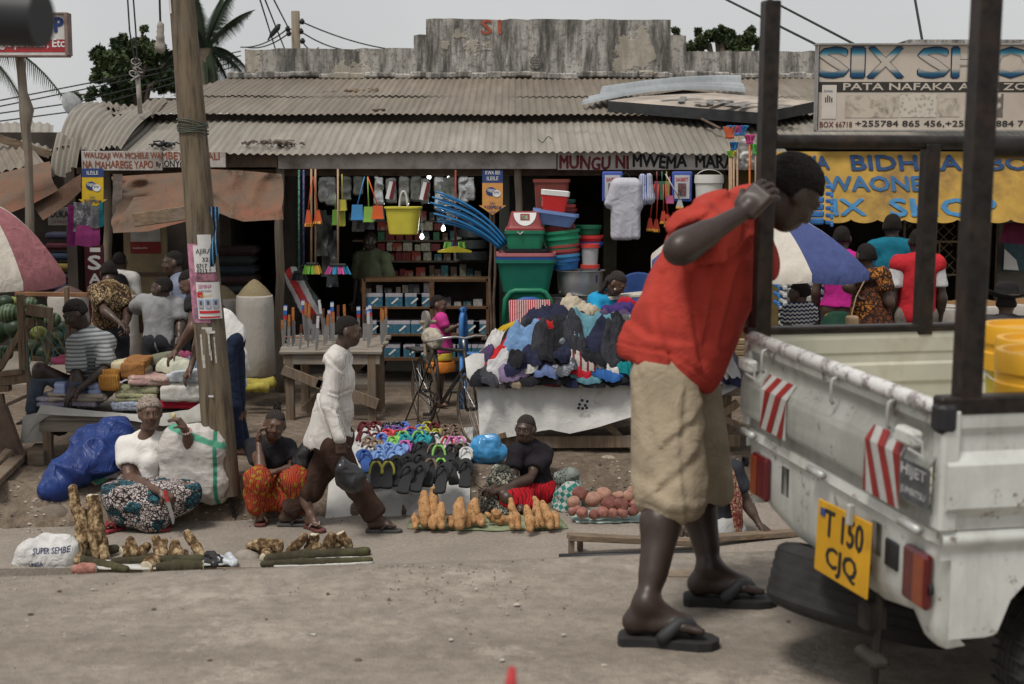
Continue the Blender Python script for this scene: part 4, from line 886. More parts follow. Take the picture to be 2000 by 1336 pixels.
def knife(name,label,base,d,n,L_=.17,H=.11,mats=None,bw=.034,group=None,cat='knife',flag=None):
 d=V(d).normalized();n=V(n);n=(n-d*n.dot(d)).normalized();w_=d.cross(n);o=thing(name,label,cat,base,0,group);M=Matrix.Identity(4)
 for i in range(3):M[i][0]=w_[i];M[i][1]=d[i];M[i][2]=n[i];M[i][3]=base[i]
 pts=[(-bw/2,0),(bw/2,0),(bw/2,-L_*.55),(bw*.38,-L_*.8),(bw*-.1,-L_*.97),(-bw/2,-L_)];mb=MB();M2=M@Matrix.Translation((0,0,-.001));mb.prism(pts,.0022,M2);join_fix(mb.build('blade',mats[0],o))
 hp=[(-.013,0),(.013,0),(.011,H*.3),(.014,H*.6),(.012,H*.9),(.018,H),(-.012,H),(-.014,H*.5)];mb=MB();mb.prism(hp,.016,M@Matrix.Translation((0,0,-.008)))
 if flag:mb.m=[0]*len(mb.m)
 join_fix(mb.build('handle',mats[1],o))
 if flag:
  for i,m_ in enumerate(flag):mb=MB();mb.box((0,H*(.12+.33*i),0),(.034,H*.3,.022));mb.v[0]=np.array([tuple(M@V(q))for q in mb.v[0]]);mb.build('wrapper_band',m_,o)
 return o
M_STEEL=plain('knife steel',(.42,.42,.42),.32,.15,8,metal=.85)
knife('kitchen_knife','small red handled knife held in the seated woman\'s right hand',A(328,980,-.64),(-.25,.1,.85),(.1,-1,0),.18,.09,(M_STEEL,plain('red plastic',(.35,.03,.03),.5)),bw=.03)
bagblob('cassava_piece','pale piece of food in the eating woman\'s raised fingers',plain('pale food',(.55,.45,.25),.7),[('e',A(339,812,-.30),(.018,.018,.026),None,.01)],h=.006,amp=.002,cat='food')
# girl with hand on cheek
Y=11.6;A=lambda x,y,dy=0:at(x,y,Y+dy)
J=dict(hd=A(537,828,-.14),hf=(.16,-.97,-.12),hu=(.18,-.1,1),nk=A(527,868,-.02),ch=A(528,893),pv=A(526,948),fw=(0,-1,0),ls=A(494,872),le=A(509,917,-.36),lw=A(505,862,-.24),rs=A(562,874),re=A(574,915,-.12),rw=A(535,922,-.36),lh=A(508,950,-.05),rh=A(545,950,-.05),lk=A(504,938,-.42),rk=A(578,938,-.42),la=atz(510,1000,-.17),ra=atz(608,1012,-.19),lt=atz(508,1018,-.24),rt=atz(626,1030,-.24))
M_ORG=cloth('orange swirl print',(.34,.05,.022),.1,'swirl',(.035,.02,.015),8,(.26,.17,.02))
kn=[(A(508,950),A(545,950),.12,.12),(A(508,950,-.05),A(504,936,-.42),.11,.10),(A(545,950,-.05),A(578,938,-.42),.11,.10),(A(504,940,-.42),A(500,985,-.40),.10,.085,.06),(A(578,938,-.42),A(588,985,-.40),.10,.085,.06),(A(500,970,-.3),A(575,985,-.3),.08,.08,.1)]
g2,J,HM=person('girl in a black top and orange patterned skirt resting cheek on hand',J,.94,SK2,'braid',fem=1,hs=1.04,gz=-.275,sand=(plain('dark red sandal',(.12,.04,.035),.7),plain('pale strap',(.3,.25,.22),.6)),clothes=[dict(k='top',m=cloth('black jersey',(.022,.021,.024),.2),n='top',sleeve=.5,d=.014,hem=(A(528,946),(0,0,-1)),cuts=[(A(528,872,-.12),V((0,-.75,.66)))]),dict(k='wrap',m=M_ORG,caps=kn,f=6,amp=.008,cuts=[(A(526,918),(0,.3,1))])],hands=dict(l=dict(d=(.05,.15,1),n=(1,.1,.1),t=(0,-1,0),curl=.9,thumb=.5),r=dict(d=(-1,-.1,-.1),n=(0,.3,-1),t=(0,-1,0),curl=.3)))
S=SDF();L=lambda x,y,z:np.array(J['hd'])+HM@(np.array([x,y,z])*1.06)
S.ell(L(0,-.05,.115),(.035,.035,.03),HM,.01)
for i in range(5):S.cap(L(0,-.05,.12),L(random.uniform(-.04,.04),-.05+random.uniform(-.03,.03),.17+random.uniform(-.02,.01)),.012,.004,.006)
sdfmb(S,.006).build('hair_bun',M_HAIR,g2,smooth=True)
# girl with folded hands and red skirt
Y=11.95;A=lambda x,y,dy=0:at(x,y,Y+dy)
J=dict(hd=A(1026,836,-.06),hf=(-.30,-.93,-.04),hu=(.04,-.05,1),nk=A(1034,873,0),ch=A(1040,900),pv=A(1052,958),fw=(-.5,-.85,0),ls=A(1008,882,-.1),le=A(1003,926,-.16),lw=A(958,956,-.40),rs=A(1064,886,.06),re=A(1034,935,-.22),rw=A(964,962,-.44),lh=A(1038,960,-.05),rh=A(1060,962,-.04),lk=A(976,934,-.22),rk=A(990,972,-.42),la=A(965,990,-.30),ra=A(1030,990,-.40),lt=A(940,1000,-.42),rt=A(1005,1002,-.48))
kn=[(A(1042,962),A(1062,962),.12,.125),(A(1045,962,-.04),A(995,972,-.36),.12,.085),(A(995,972,-.36),A(1030,984,-.36),.085,.075)]
g3,J,HM=person('girl in dark t-shirt and red skirt sitting with folded hands by yams',J,.92,SK1,'braid',fem=.7,hs=1.0,feet=True,clothes=[dict(k='top',m=cloth('faded black t-shirt',(.020,.017,.021),.15),n='t_shirt',sleeve=.55,d=.014,hem=(A(1046,945),(.1,0,-1)),cuts=[(A(1022,870,-.19),V((-.3,-.7,.66)))]),dict(k='wrap',m=cloth('red skirt',(.42,.012,.02),.15,'swirl',(.10,.008,.010),5),caps=kn,f=6,amp=.008,cuts=[(A(1050,938),(0,0,1))]),dict(k='wrap',n='leg_wrap',m=cloth('black and cream print',(.42,.40,.32),.1,'batik',(.02,.02,.02),28,(.10,.11,.08)),caps=[(A(1010,955,-.1),A(978,932,-.24),.09,.085),(A(978,932,-.24),A(966,985,-.30),.085,.09),(A(966,985,-.30),A(985,1000,-.40),.09,.06)],f=9,amp=.009)],hands=dict(l=dict(d=(-.8,-.5,-.1),n=(.3,-.3,-.5),t=(0,0,1),curl=.55,thumb=.6),r=dict(d=(-.85,-.1,.05),n=(0,.9,0),t=(0,0,1),curl=.75,thumb=.6)))
# pickup truck
P1,P2_=at(1464,650,4.70),at(1850,797,3.40)
ty=(P1-P2_).normalized();tz=V((0,0,1));tx_=ty.cross(tz).normalized();tz=tx_.cross(ty).normalized();TW_=(P1-P2_).length/2;TH_=.98
TO=(P1+P2_)/2-tz*TH_;TM=Matrix.Identity(4)
for i in range(3):TM[i][0]=tx_[i];TM[i][1]=ty[i];TM[i][2]=tz[i];TM[i][3]=TO[i]
truck=thing('pickup_truck','small white open bed pickup with black rack posts and yellow plate','truck',TO);truck.rotation_euler=TM.to_3x3().to_euler()
def TB(mb,name,mat,parent=None,smooth=False,auto=None):
 vs=np.concatenate(mb.v);R3=np.array(TM.to_3x3());mb.v=[vs@R3.T+np.array(TO)];o=mb.build(name,mat,parent or truck,smooth,auto=auto);return join_fix(o)
t=NT('dirty white car paint',.38,.5);n=t.noise(3,6,rough=.7);k=t.ramp(n,[(.3,(.44,.45,.41)),(.6,(.60,.61,.57))]);k=t.mix(t.ramp(t.noise(1,5,t.vec((6,6,1.1)),.7),[(.52,0),(.75,.55)]),k,(.25,.23,.19))
k=t.mix(t.ramp(t.noise(9,6,rough=.8),[(.58,0),(.63,.85)]),k,(.13,.08,.05));k=t.mix(t.ramp(t.noise(26,5,rough=.85),[(.66,0),(.70,.8)]),k,(.09,.06,.045));t.col(k);t.rough(t.ramp(n,[(.3,.6),(.7,.3)]));M_CAR=t.m
t=NT('chipped white rim paint',.5,.4);k=t.mix(t.ramp(t.noise(7,6,rough=.8),[(.50,0),(.56,.85)]),(.58,.57,.55),(.14,.11,.11));t.col(k);M_RIM=t.m
M_BED=plain('cream bed paint',(.50,.49,.40),.6,.12,4,dirt=(.30,.27,.20));M_RACK=plain('black rack steel',(.022,.018,.016),.42,.5,30,metal=.3,dirt=(.045,.03,.022));M_TYRE=plain('tyre rubber',(.028,.027,.026),.85,.3,12,bump=.5)
M_TAILR=plain('dark red lens',(.085,.006,.008),.15,.2,20,spec=.6);M_TAILO=plain('amber lens',(.20,.035,.008),.15,.2,20,spec=.6);M_STEELD=plain('dull zinc',(.40,.40,.38),.45,.2,10,metal=.3)
h=TW_
def loft(prof,y0,y1,n=2,th=.02):
 """profile (x, z) swept along y"""
 mb=MB();ys=np.linspace(y0,y1,n);mb.grid(np.array([[(x,y,z)for x,z in prof]for y in ys]));mb.grid(np.array([[(x+th,y,z)for x,z in prof[::-1]]for y in ys]));return mb
prof=[(.03,.975),(-.004,.975),(-.012,.965),(-.012,.93),(-.002,.92),(.004,.905),(.002,.875),(-.022,.845),(-.030,.82),(-.030,.735),(-.024,.715),(-.004,.705),(-.006,.675),(.03,.675)]
gate=TB(loft(prof,-h+.015,h-.015,2,.0),'tailgate',M_CAR,smooth=True,auto=40)
mb=MB();mb.tube([(.0,-h+.005,.97),(.0,h-.005,.97)],.021,10);TB(mb,'rim',M_RIM,gate,True)
for y in(.46,-.07,-.42):
 mb=MB();mb.tube([(-.016,y,.955),(-.03,y,.95),(-.033,y,.93),(-.033,y,.89),(-.026,y,.88)],.006,6);TB(mb,'hook',M_STEELD,gate,True)
for y in(h-.075,-h+.13):
 mb=MB();mb.box((-.03,y,.885),(.035,.10,.042),None,0,.008);l=TB(mb,'latch',M_CAR,gate);mb=MB();mb.tube([(-.055,y-.05,.90),(-.055,y-.12,.895),(-.055,y-.125,.86),(-.055,y-.05,.865)],.004,6);TB(mb,'latch_loop',M_STEELD,l)
for y in(.57,.02,-.56):
 mb=MB();mb.tube([(-.03,y+.05,.662),(-.03,y-.05,.662)],.012,8);TB(mb,'hinge',M_STEELD,gate,True)
def ypx(px):
 u=(px-1000)/FP;lo,hi=-h,h
 for _ in range(40):
  m_=(lo+hi)/2;w_=TM@V((-.03,m_,.8));q=(w_.x/(w_.y*math.cos(TH)-(w_.z-CAMZ)*math.sin(TH)))
  if q>u:lo=m_
  else:hi=m_
 return(lo+hi)/2
MR=plain('reflective red',(.22,.018,.016),.4,.15,20);MWh=plain('reflective white',(.40,.39,.37),.4,.1,40)
for(xa,xb,z0,z1)in((1488,1538,.705,.875),(1692,1762,.69,.868)):
 ya,yb=ypx(xa),ypx(xb);st_=MB();sx=lambda z:-.034 if z<.83 else-.034+.03*(z-.83)/.045
 st_.grid(np.array([[(sx(z),y,z)for z in(z0,.83,z1)]for y in(ya,yb)]));sk_=TB(st_,'reflective_strip',MWh,gate)
 wd=ya-yb;H_=z1-z0
 for i in range(4):
  y0_=ya+wd*.35-i*wd*.42;mb=MB();rows=[]
  for z in(z0,.83,z1):
   f=(z1-z)/H_;c0=y0_-f*0;c1=c0-wd*.2;sl_=wd*(-.45 if xa<1600 else .45)*(f-.5);a_=min(ya,max(yb,c0-sl_));b_=min(ya,max(yb,c1-sl_));rows.append(((sx(z)-.002,a_,z),(sx(z)-.002,b_,z)))
  if max(abs(r[0][1]-r[1][1])for r in rows)>.004:mb.grid(np.array(rows));TB(mb,'red_stripe',MR,sk_)
ya,yb=ypx(1762),ypx(1818);mb=MB();mb.box((-.033,(ya+yb)/2,.775),(.004,ya-yb,.10));bdg=TB(mb,'badge',plain('dark badge',(.07,.075,.08),.4,.3,30),gate)
Mt=lambda x,y,z:TM@Matrix(((0,0,-1,x),(-1,0,0,y),(0,1,0,z),(0,0,0,1)))
text('badge_lettering','HIJET',Mt(-.037,ya-.008,.782),.034,plain('pale badge print',(.45,.45,.44),.5,.1),bdg,(ya-yb)*.86,bold=.04);text('badge_lettering','JUMBITSU',Mt(-.037,ya-.008,.738),.022,MATS[('pale badge print',(.45,.45,.44),.5,0)],bdg,(ya-yb)*.86,bold=.02)
for sy in(1,-1):
 mb=MB();mb.box((.012,sy*(h-.014),.825),(.05,.055,.305),None,0,.008);TB(mb,'corner_post',M_CAR)
out=[(.665,h-.005),(.55,h-.01),(.475,h-.09),(.435,h-.22),(.425,h-.30),(.455,h-.40)]
mb=MB();top=[(-.012-.012*0,y,.662)for y in np.linspace(h,-h,25)];rows=[]
def botz(y):
 a=(h-y)/(2*h)
 pts=[(0,.56),(.05,.47),(.15,.425),(.30,.395),(.60,.395),(.74,.39),(.88,.42),(.93,.37),(.985,.365),(1,.38)]
 return float(np.interp(a,[p[0]for p in pts],[p[1]for p in pts]))
ys=np.linspace(h,-h,60);R_=[]
for y in ys:
 e=max(0,abs(y)-(h-.06))/.06;xo=.05*(1-math.sqrt(max(0,1-e*e)));b=botz(y);R_.append([(xo+q,y*1.0,z)for q,z in((.03,.672),(-.008,.668),(-.012,.64),(.0,.63),(.0,b+.25*(.63-b)),(.012,b+.03),(.018,b+.012),(.03,b),(.07,b+.004))])
mb.grid(np.array(R_));low=TB(mb,'rear_panel',M_CAR,smooth=True,auto=45)
for y,m1 in((h-.17,0),(-h+.085,1)):
 mb=MB();mb.box((-.012,y,.535),(.026,.125,.14),None,0,.008);tl=TB(mb,'tail_light',M_TAILR);mb=MB();mb.box((-.026,y+(-.03 if m1 else .03),.535),(.004,.05,.125));TB(mb,'amber_lens',M_TAILO,tl)
for y,z in((-h+.032,.52),(h-.02,.55)):
 mb=MB();mb.lathe([(0,0),(.014,0),(.018,-.004),(.018,.01)],(-.006,y,z),14,rot=np.array([(0,0,-1),(0,1,0),(1,0,0)]));TB(mb,'bolt_hole',M_BLK,low)
mb=MB();mb.box((-.004,-.42,.545),(.01,.07,.075),None,0,.004);TB(mb,'panel_hole',M_BLK,low)
ya,yb=ypx(1613),ypx(1718);cy=(ya+yb)/2;lean=R(3);PM=TM@Matrix.Translation((-.045,cy,.505))@Matrix.Rotation(lean,4,'Y')@Matrix.Rotation(R(-3),4,'X');w2,h2=(ya-yb)/2,.103
mb=MB();mb.box((0,0,0),(.006,2*w2,2*h2),None,0,.003);mb.v[0]=np.array([tuple(PM@V(q))for q in mb.v[0]]);pl=mb.build('number_plate',plain('plate yellow',(.52,.27,.01),.45,.15,8,dirt=(.3,.16,.02)),truck)
Pt=lambda y,z:PM@Matrix(((0,0,-1,-.0045),(-1,0,0,y),(0,1,0,z),(0,0,0,1)))
MP=plain('plate black',(.015,.015,.015),.5,.1);text('plate_characters','T 150',Pt(w2*.66,.010),.076,MP,pl,w2*1.42,bold=.05);text('plate_characters','CJQ',Pt(w2*.55,-.09),.076,MP,pl,w2*1.15,bold=.05)
mb=MB();mb.box((-.005,w2*.75,.072),(.003,.03,.022));mb.v[0]=np.array([tuple(PM@V(q))for q in mb.v[0]]);mb.build('plate_badge',M_TB,pl)
mb=MB();mb.box((-.012,-w2*.35,h2),(.02,.018,.06),None,0,.004);mb.v[0]=np.array([tuple(PM@V(q))for q in mb.v[0]]);mb.build('plate_clip',M_STEELD,pl)
for sy in(1,-1):
 y=sy*h;prof=[(y-sy*.03,.975),(y+sy*.0,.975),(y+sy*.008,.965),(y+sy*.006,.93),(y-sy*.004,.91),(y-sy*.002,.87),(y+sy*.02,.84),(y+sy*.024,.735),(y,.705),(y,.675),(y-sy*.03,.675),(y-sy*.03,.80),(y-sy*.036,.81),(y-sy*.036,.865),(y-sy*.03,.875),(y-sy*.03,.905),(y-sy*.034,.91),(y-sy*.034,.955),(y-sy*.03,.975)]
 mb=MB();mb.grid(np.array([[(x,a,z)for a,z in prof]for x in(.0,1.95)]));mb.f.append(tuple(range(len(prof)-1)));mb.m.append(0);TB(mb,'side_panel',M_CAR if sy<0 else M_BED)
 prof=[(y,.672),(y+sy*.012,.66),(y+sy*.012,.64),(y,.63),(y,.60)]
 mb=MB();mb.grid(np.array([[(x,a,z)for a,z in prof]for x in(.0,1.95)]));sill=TB(mb,'side_sill',M_CAR,smooth=True)
 mb=MB();X_=np.linspace(.03,1.95,60);mb.grid(np.array([[(x,y,.615),(x,y+sy*.006,max(.40+.2*(x<.0),.40 if x<.16 else(.40+.22*math.sqrt(max(0,1-((x-.52)/.36)**2))if x<.88 else .40)))]for x in X_]));TB(mb,'wheel_arch',M_CAR)
mb=MB();mb.box((.97,0,.665),(1.94,2*h-.04,.03));TB(mb,'bed_floor',M_BED)
mb=MB()
for k in range(12):mb.box((.97,-h+.1+k*.105,.684),(1.9,.03,.008))
TB(mb,'floor_ribs',M_BED)
mb=MB();mb.box((1.96,0,.83),(.03,2*h,.32));TB(mb,'headboard',M_BED)
mb=MB();mb.rlathe([(.60,h-.02,.40),(.62,h,.55),(.62,h,1.0),(.58,h-.03,1.10),(.42,h-.09,1.70),(.36,h-.14,1.76)],(2.64,0,0),rr=.25);c_=TB(mb,'cab',M_CAR,smooth=True);mb=MB();mb.box((2.16,0,1.4),(.02,1.0,.36));TB(mb,'rear_window',plain('dark glass',(.02,.025,.03),.1,.1,spec=.6))
mb=MB()
for y in(-.32,.32):mb.box((1.5,y,.56),(3.0,.06,.09))
mb.box((.42,0,.36),(.09,1.2,.09));mb.tube([(.42,-.5,.27),(.42,.5,.27)],.04,8);mb.box((.16,-.15,.42),(.12,.5,.05));TB(mb,'chassis',plain('chassis grime',(.03,.026,.022),.9,.3,8))
def tyre(c,rot,r=.27,w=.15,rim=True,nb=40):
 mb=MB();k=w/2;gv=[q for z in np.linspace(-.6,.6,5)for q in((r,(z-.10)*k),(r,(z+.06)*k),(r-.003,(z+.07)*k),(r-.003,(z+.10)*k))];mb.lathe([(r*.56,-k*.75),(r*.62,-k),(r*.8,-k*1.06),(r*.92,-k*.98),(r*.975,-k*.84),(r*.995,-k*.72)]+gv+[(r*.995,k*.76),(r*.975,k*.86),(r*.92,k*.98),(r*.8,k*1.06),(r*.62,k),(r*.56,k*.75)],c,56,rot=rot)
 for i in range(nb):
  a=2*math.pi*i/40
  for zz in(-k*.55,k*.55):q=np.array(rot)@np.array([math.cos(a)*r,math.sin(a)*r,zz]);t_=np.array(rot)@np.array([[-math.sin(a),math.cos(a),0],[math.cos(a),math.sin(a),0],[0,0,1]]).T;mb.box(np.array(c)+q,(.006,.012,k*.8),t_)
 o=TB(mb,'wheel',M_TYRE,smooth=True,auto=35)
 mb=MB();mb.lathe([(0,k*.5),(r*.2,k*.55),(r*.3,k*.35),(r*.5,k*.3),(r*.58,k*.75),(r*.6,k*.7),(r*.6,-k*.7),(0,-k*.3)],c,24,rot=rot);TB(mb,'wheel_rim',M_STEELD,o,True);return o
RX=np.array([(1,0,0),(0,0,1),(0,-1,0)]).T
for x,y in((.52,h-.09),(.52,-h+.09),(2.75,h-.09),(2.75,-h+.09)):tyre((x,y,.27),np.array([(1,0,0),(0,0,-1),(0,1,0)])if y<0 else np.array([(1,0,0),(0,0,1),(0,-1,0)]))
rt_=np.array(Matrix.Rotation(R(16),3,'Y')@Matrix.Rotation(R(-8),3,'X'));sp=tyre((.20,.15,.24),rt_,.29,.19,nb=0);sp.name='spare_wheel'
mb=MB();mb.tube([(.03,-.30,.42),(.02,-.30,.14)],.012,6);mb.box((.01,-.30,.22),(.05,.13,.03),None,0,.01);mb.box((.02,-.28,.33),(.07,.06,.08),None,0,.01);TB(mb,'spare_carrier',plain('chassis grime',(.03,.026,.022),.9,.3,8))
def rpost(x,y,z0,z1,w_=.052):
 mb=MB();mb.box((x,y,(z0+z1)/2),(w_,w_,z1-z0),None,0,.004);return TB(mb,'rack_post',M_RACK)
rpost(.035,h-.012,.965,2.05);rpost(.06,-h+.02,.965,2.05,.056);rpost(.61,h-.012,.965,1.60);rpost(1.9,h-.012,.965,2.05);rpost(1.9,-h+.02,.965,2.05)
for a,b,r_ in(((.035,h-.012,1.605),(1.9,h-.012,1.605),.024),((.06,-h+.02,1.60),(1.9,-h+.02,1.60),.028)):
 mb=MB();mb.tube([a,b],r_,12);TB(mb,'rack_rail',M_RACK,smooth=True,auto=40)
mb=MB();mb.box((.97,-h+.015,.983),(1.98,.05,.048),None,0,.006);TB(mb,'rack_base_bar',M_RACK)
mb=MB();mb.box((.97,h-.012,.988),(1.98,.05,.024),None,0,.006);TB(mb,'rack_base_bar',M_RACK)
mb=MB();mb.box((.0,-h+.01,.955),(.055,.06,.08),None,0,.015);TB(mb,'corner_cap',M_BLK)
M_YB=plain('yellow bucket plastic',(.60,.46,.03),.45,.1,5,dirt=(.45,.33,.03));M_YL=plain('orange yellow lid',(.66,.34,.02),.4,.08,5)
def lbucket(label,px,Y):
 z0=TM@V((.7,0,.682));c=at(px,700,Y);o=thing('lidded_bucket',label,'bucket',(c.x,Y,z0.z),0,'yellow buckets in the truck bed')
 mb=MB();mb.lathe([(0,0),(.125,0),(.13,.01),(.148,.36),(.14,.36),(.12,.02),(0,.02)],(c.x,Y,z0.z),32);mb.build('bucket_body',M_YB,o,smooth=True,auto=40)
 mb=MB();mb.lathe([(0,.375),(.12,.375),(.135,.372),(.14,.388),(.158,.388),(.162,.375),(.160,.335),(.154,.33),(.154,.31),(.160,.305),(.158,.255),(.15,.25)],(c.x,Y,z0.z),36);mb.build('lid',M_YL,o,smooth=True,auto=35)
 mb=MB();mb.tube([V((c.x,Y,z0.z+.25))+V((-.155*math.cos(a),-.155*math.sin(a),-.06*math.sin(a)))for a in np.linspace(0,math.pi,12)],.003,6);mb.build('handle',M_STEELD,o,smooth=True)
lbucket('yellow lidded bucket farthest back in the truck bed',2022,4.28);lbucket('yellow lidded bucket between the other two in the truck bed',2062,3.92);lbucket('yellow lidded bucket nearest the black corner post',2070,3.66)
mb=MB();a,b=at(-260,22,2.3),at(82,38,2.25);mb.tube([a,a.lerp(b,.5),b-(b-a)*.02,b],[.048,.046,.0445,.043],24);e=mb.build('black_pipe',plain('matt black tube',(.022,.023,.025),.5,.2,3),smooth=True,auto=40);tag(e,'thick black tube end poking into the top left corner','tube')
mb=MB();a,b=at(992,1420,1.9),at(1000,1308,2.1);mb.tube([a,b],[.016,.006],10);tag(mb.build('red_stick',plain('red plastic tip',(.35,.02,.02),.5)),'blurred red pointed tip poking up at the bottom edge','stick')
# utility pole with posters
Mq=wood('big pole wood',(.15,.115,.075),.25,.8,weather=.35)
pole=thing('utility_pole','tall leaning weathered wooden utility pole covered in posters','pole',atz(437,955,-.05))
PY=11.45
pa,pb=at(437,965,PY),at(352,-40,PY+.1);Np=40;pts=[pa.lerp(pb,i/Np)for i in range(Np+1)];prad=[.138-.040*i/Np for i in range(Np+1)]
mb=MB();n=28;vs=[]
for i,p in enumerate(pts):
 for k in range(n):
  a=2*math.pi*k/n;r_=prad[i]*(1+.035*vnoise(np.array([[math.cos(a)*3,math.sin(a)*3,i*.12]]),1.3)[0]);
  if abs(a-4.95)<.12 and i<22:r_*=.86
  vs.append(p+V((math.cos(a)*r_,math.sin(a)*r_,0)))
mb.add(vs,[(i*n+k,i*n+(k+1)%n,(i+1)*n+(k+1)%n,(i+1)*n+k)for i in range(Np)for k in range(n)]);mb.build('shaft',Mq,pole,smooth=True)
pdir=(pb-pa).normalized()
def pole_at(py):
 lo,hi=0.0,1.0
 for _ in range(30):
  m_=(lo+hi)/2;p=pa.lerp(pb,m_);dz=(p.z-CAMZ);yy=668-FP*((dz*math.cos(TH)+p.y*math.sin(TH))/(p.y*math.cos(TH)-dz*math.sin(TH)))
  if yy>py:lo=m_
  else:hi=m_
 return pa.lerp(pb,lo),.138-.040*lo
def poster(x0,x1,y0,y1,mat,name='poster',off=.004,wrap=True,parent=None,label=None,group=None):
 """paper wrapped on the round shaft; x0..x1 in -1..1 across the visible face"""
 rows=[]
 for py in np.linspace(y0,y1,5):
  c,r_=pole_at(py);rows.append([(c.x+math.sin(a)*(r_+off),c.y-math.cos(a)*(r_+off),c.z)for a in np.linspace(math.asin(x0),math.asin(x1),9)])
 mb=MB();mb.grid(np.array(rows));o=mb.build(name,mat,parent or pole)
 return o
def ptext(s,xa,y,hp,wp,m_,par,bold=.02,off=.009):
 c,r_=pole_at(y);x=xa;Yf=c.y-math.sqrt(max(.0001,r_**2-(x*r_)**2))-off;cu=text('poster_lettering',s,plane_at((c.x+x*r_,Yf,c.z),(1,0,0),pdir,0),hp*mpp(Yf),m_,par,wp*mpp(Yf),bold=bold)
 if cu:
  me=cu.data;w_=wm(cu)
  for v in me.vertices:
   p=w_@v.co if False else v.co+cu.parent.location*0
   g=V(v.co)+V(cu.parent.matrix_basis.translation if cu.parent==pole else pole.location);k=max(-.97,min(.97,(g.x-c.x-(g.z-c.z)*pdir.x/pdir.z)/r_));g.y=c.y-math.sqrt(1-k*k)*(r_+off);v.co=g-pole.location
M_PAPER=plain('white paper',(.56,.55,.53),.8,.08,10);M_PAPER2=plain('pink torn poster',(.40,.17,.24),.8,.5,16,dirt=(.12,.09,.13));M_MAG=plain('magenta print',(.35,.03,.16),.6,.1);M_RP=plain('red print',(.45,.02,.03),.6,.1)
po=[poster(-.93,.30,475,628,M_PAPER2),poster(-.1,.72,457,482,M_PAPER,off=.006),poster(-.42,.80,478,530,M_PAPER,off=.009),poster(-.40,.90,549,620,M_PAPER,off=.012),poster(-.35,.85,531,548,plain('torn photo poster',(.22,.10,.13),.8,.7,20),off=.007)]
def pt(*a,**k):ptext(*a,**k)
pt('AJIRA',-.30,497,13,30,M_K,pole,off=.013,bold=.0);pt('325',.12,509,8,17,M_K,pole,off=.013);pt('0717 17',-.30,522,9,33,M_K,pole,off=.013);pt('0713 56',-.30,532,9,33,M_K,pole,off=.013)
pt('SEMINA YA',-.30,561,8,38,M_MAG,pole,off=.016,bold=.0);pt('MAFUNDISHO',-.30,568,4,36,M_K,pole,off=.016,bold=0);pt('NENO LA UZIMA',-.25,577,4,32,M_TY,pole,off=.016)
def pstrip(xa,xb,y0,y1,m_,off=.0155):poster(xa,xb,y0,y1,m_,'printed_band',off)
pstrip(-.30,.80,604,609,M_RP);pstrip(-.30,.80,615,618,M_RP);pstrip(-.36,-.02,568,578,M_RP)
for xa in(-.33,.08,.48):pstrip(xa,xa+.32,582,600,plain('pale blue print',(.22,.32,.45),.6,.1));pstrip(xa+.10,xa+.22,585,593,plain('portrait brown print',(.10,.055,.04),.6,.2),.0175);pstrip(xa+.06,xa+.26,593,599,plain('portrait shirt print',(.35,.3,.3),.6,.4),.0175)
pstrip(.02,.50,643,648,M_PAPER,.003)
for q in((-.05,.35,636,646),(-.45,-.33,650,700),(-.42,-.25,690,715),(.05,.16,640,690),(.12,.2,680,700),(.38,.46,655,705),(-.3,.2,636,640)):poster(*q,plain('torn white paper remains',(.42,.40,.36),.9,.3,30),'paper_scrap',.003)
poster(-.2,.1,767,771,M_PAPER,'paper_scrap',.004)
for k in range(6):
 c,r_=pole_at(236+k*4.5);mb=MB();tl=random.uniform(-.02,.02);mb.tube([c+V((math.cos(a)*(r_+.012),math.sin(a)*(r_+.012),tl*math.cos(a)+.008*math.sin(3*a+k)))for a in np.linspace(0,2*math.pi,25)[:-1]],.0045,5,closed=True);mb.build('binding_wire',plain('old green wire',(.06,.08,.06),.6),pole)
c,_=pole_at(250);mb=MB();mb.tube([at(398,240,11.3),at(404,262,11.3),at(403,285,11.32)],.003,5);mb.build('binding_wire',M_BLK,pole)
def strip_cloth(name,label,pts,wd,mat,cat='strap'):
 P=[]
 for i,p in enumerate(pts):f=i/(len(pts)-1);P.append([V(p)+V((wd*u+.01*math.sin(f*9+u*3),.02*math.sin(f*7+u*5),0))for u in np.linspace(-.5,.5,6)])
 mb=MB();mb.grid(np.array(P));return tag(mb.build(name,mat,smooth=True),label,cat)
strip_cloth('hanging_strap','blue and black plastic strap hanging on the utility pole side',[at(418+4*math.sin(i*.5),404+i*13,11.3)for i in range(10)],.05,cloth('blue black strip',(.02,.02,.025),.1,'vstripes',(.10,.30,.50),12))
tag(poster(-.98,-.7,-20,28,M_PAPER,'poster',.004),None);c=at(336,15,11.35)
# wires, far pole, roof mast
M_WIRE=plain('cable black',(.02,.02,.02),.6,.1)
def wire(pts,r,label,sag=.0,cat='cable',group='overhead cables'):
 P=[]
 for i in range(len(pts)-1):
  for k in range(12):f=k/12;P.append(pts[i].lerp(pts[i+1],f)-V((0,0,sag*4*f*(1-f))))
 P.append(pts[-1]);mb=MB();mb.tube(P,r,5);return tag(mb.build('cable',M_WIRE),label,cat,group)
fp=thing('far_power_pole','distant wooden power pole behind the parapet left of its step','pole',at(577,100,26));mb=MB();q=at(577,22,26);mb.tube([V((q.x,26,0)),q],[.10,.075],10);mb.build('shaft',M_POST,fp,smooth=True)
for(x,y)in((590,42),(588,61),(591,80),(562,56),(564,65)):
 p=at(x,y,26);mb=MB();mb.tube([p+V((0,0,-.05)),p,p+V((0,0,.05))],[.03,.05,.02],8);mb.tube([p,V((q.x,26,p.z-.03))],.012,5);mb.build('insulator',M_BLK,fp)
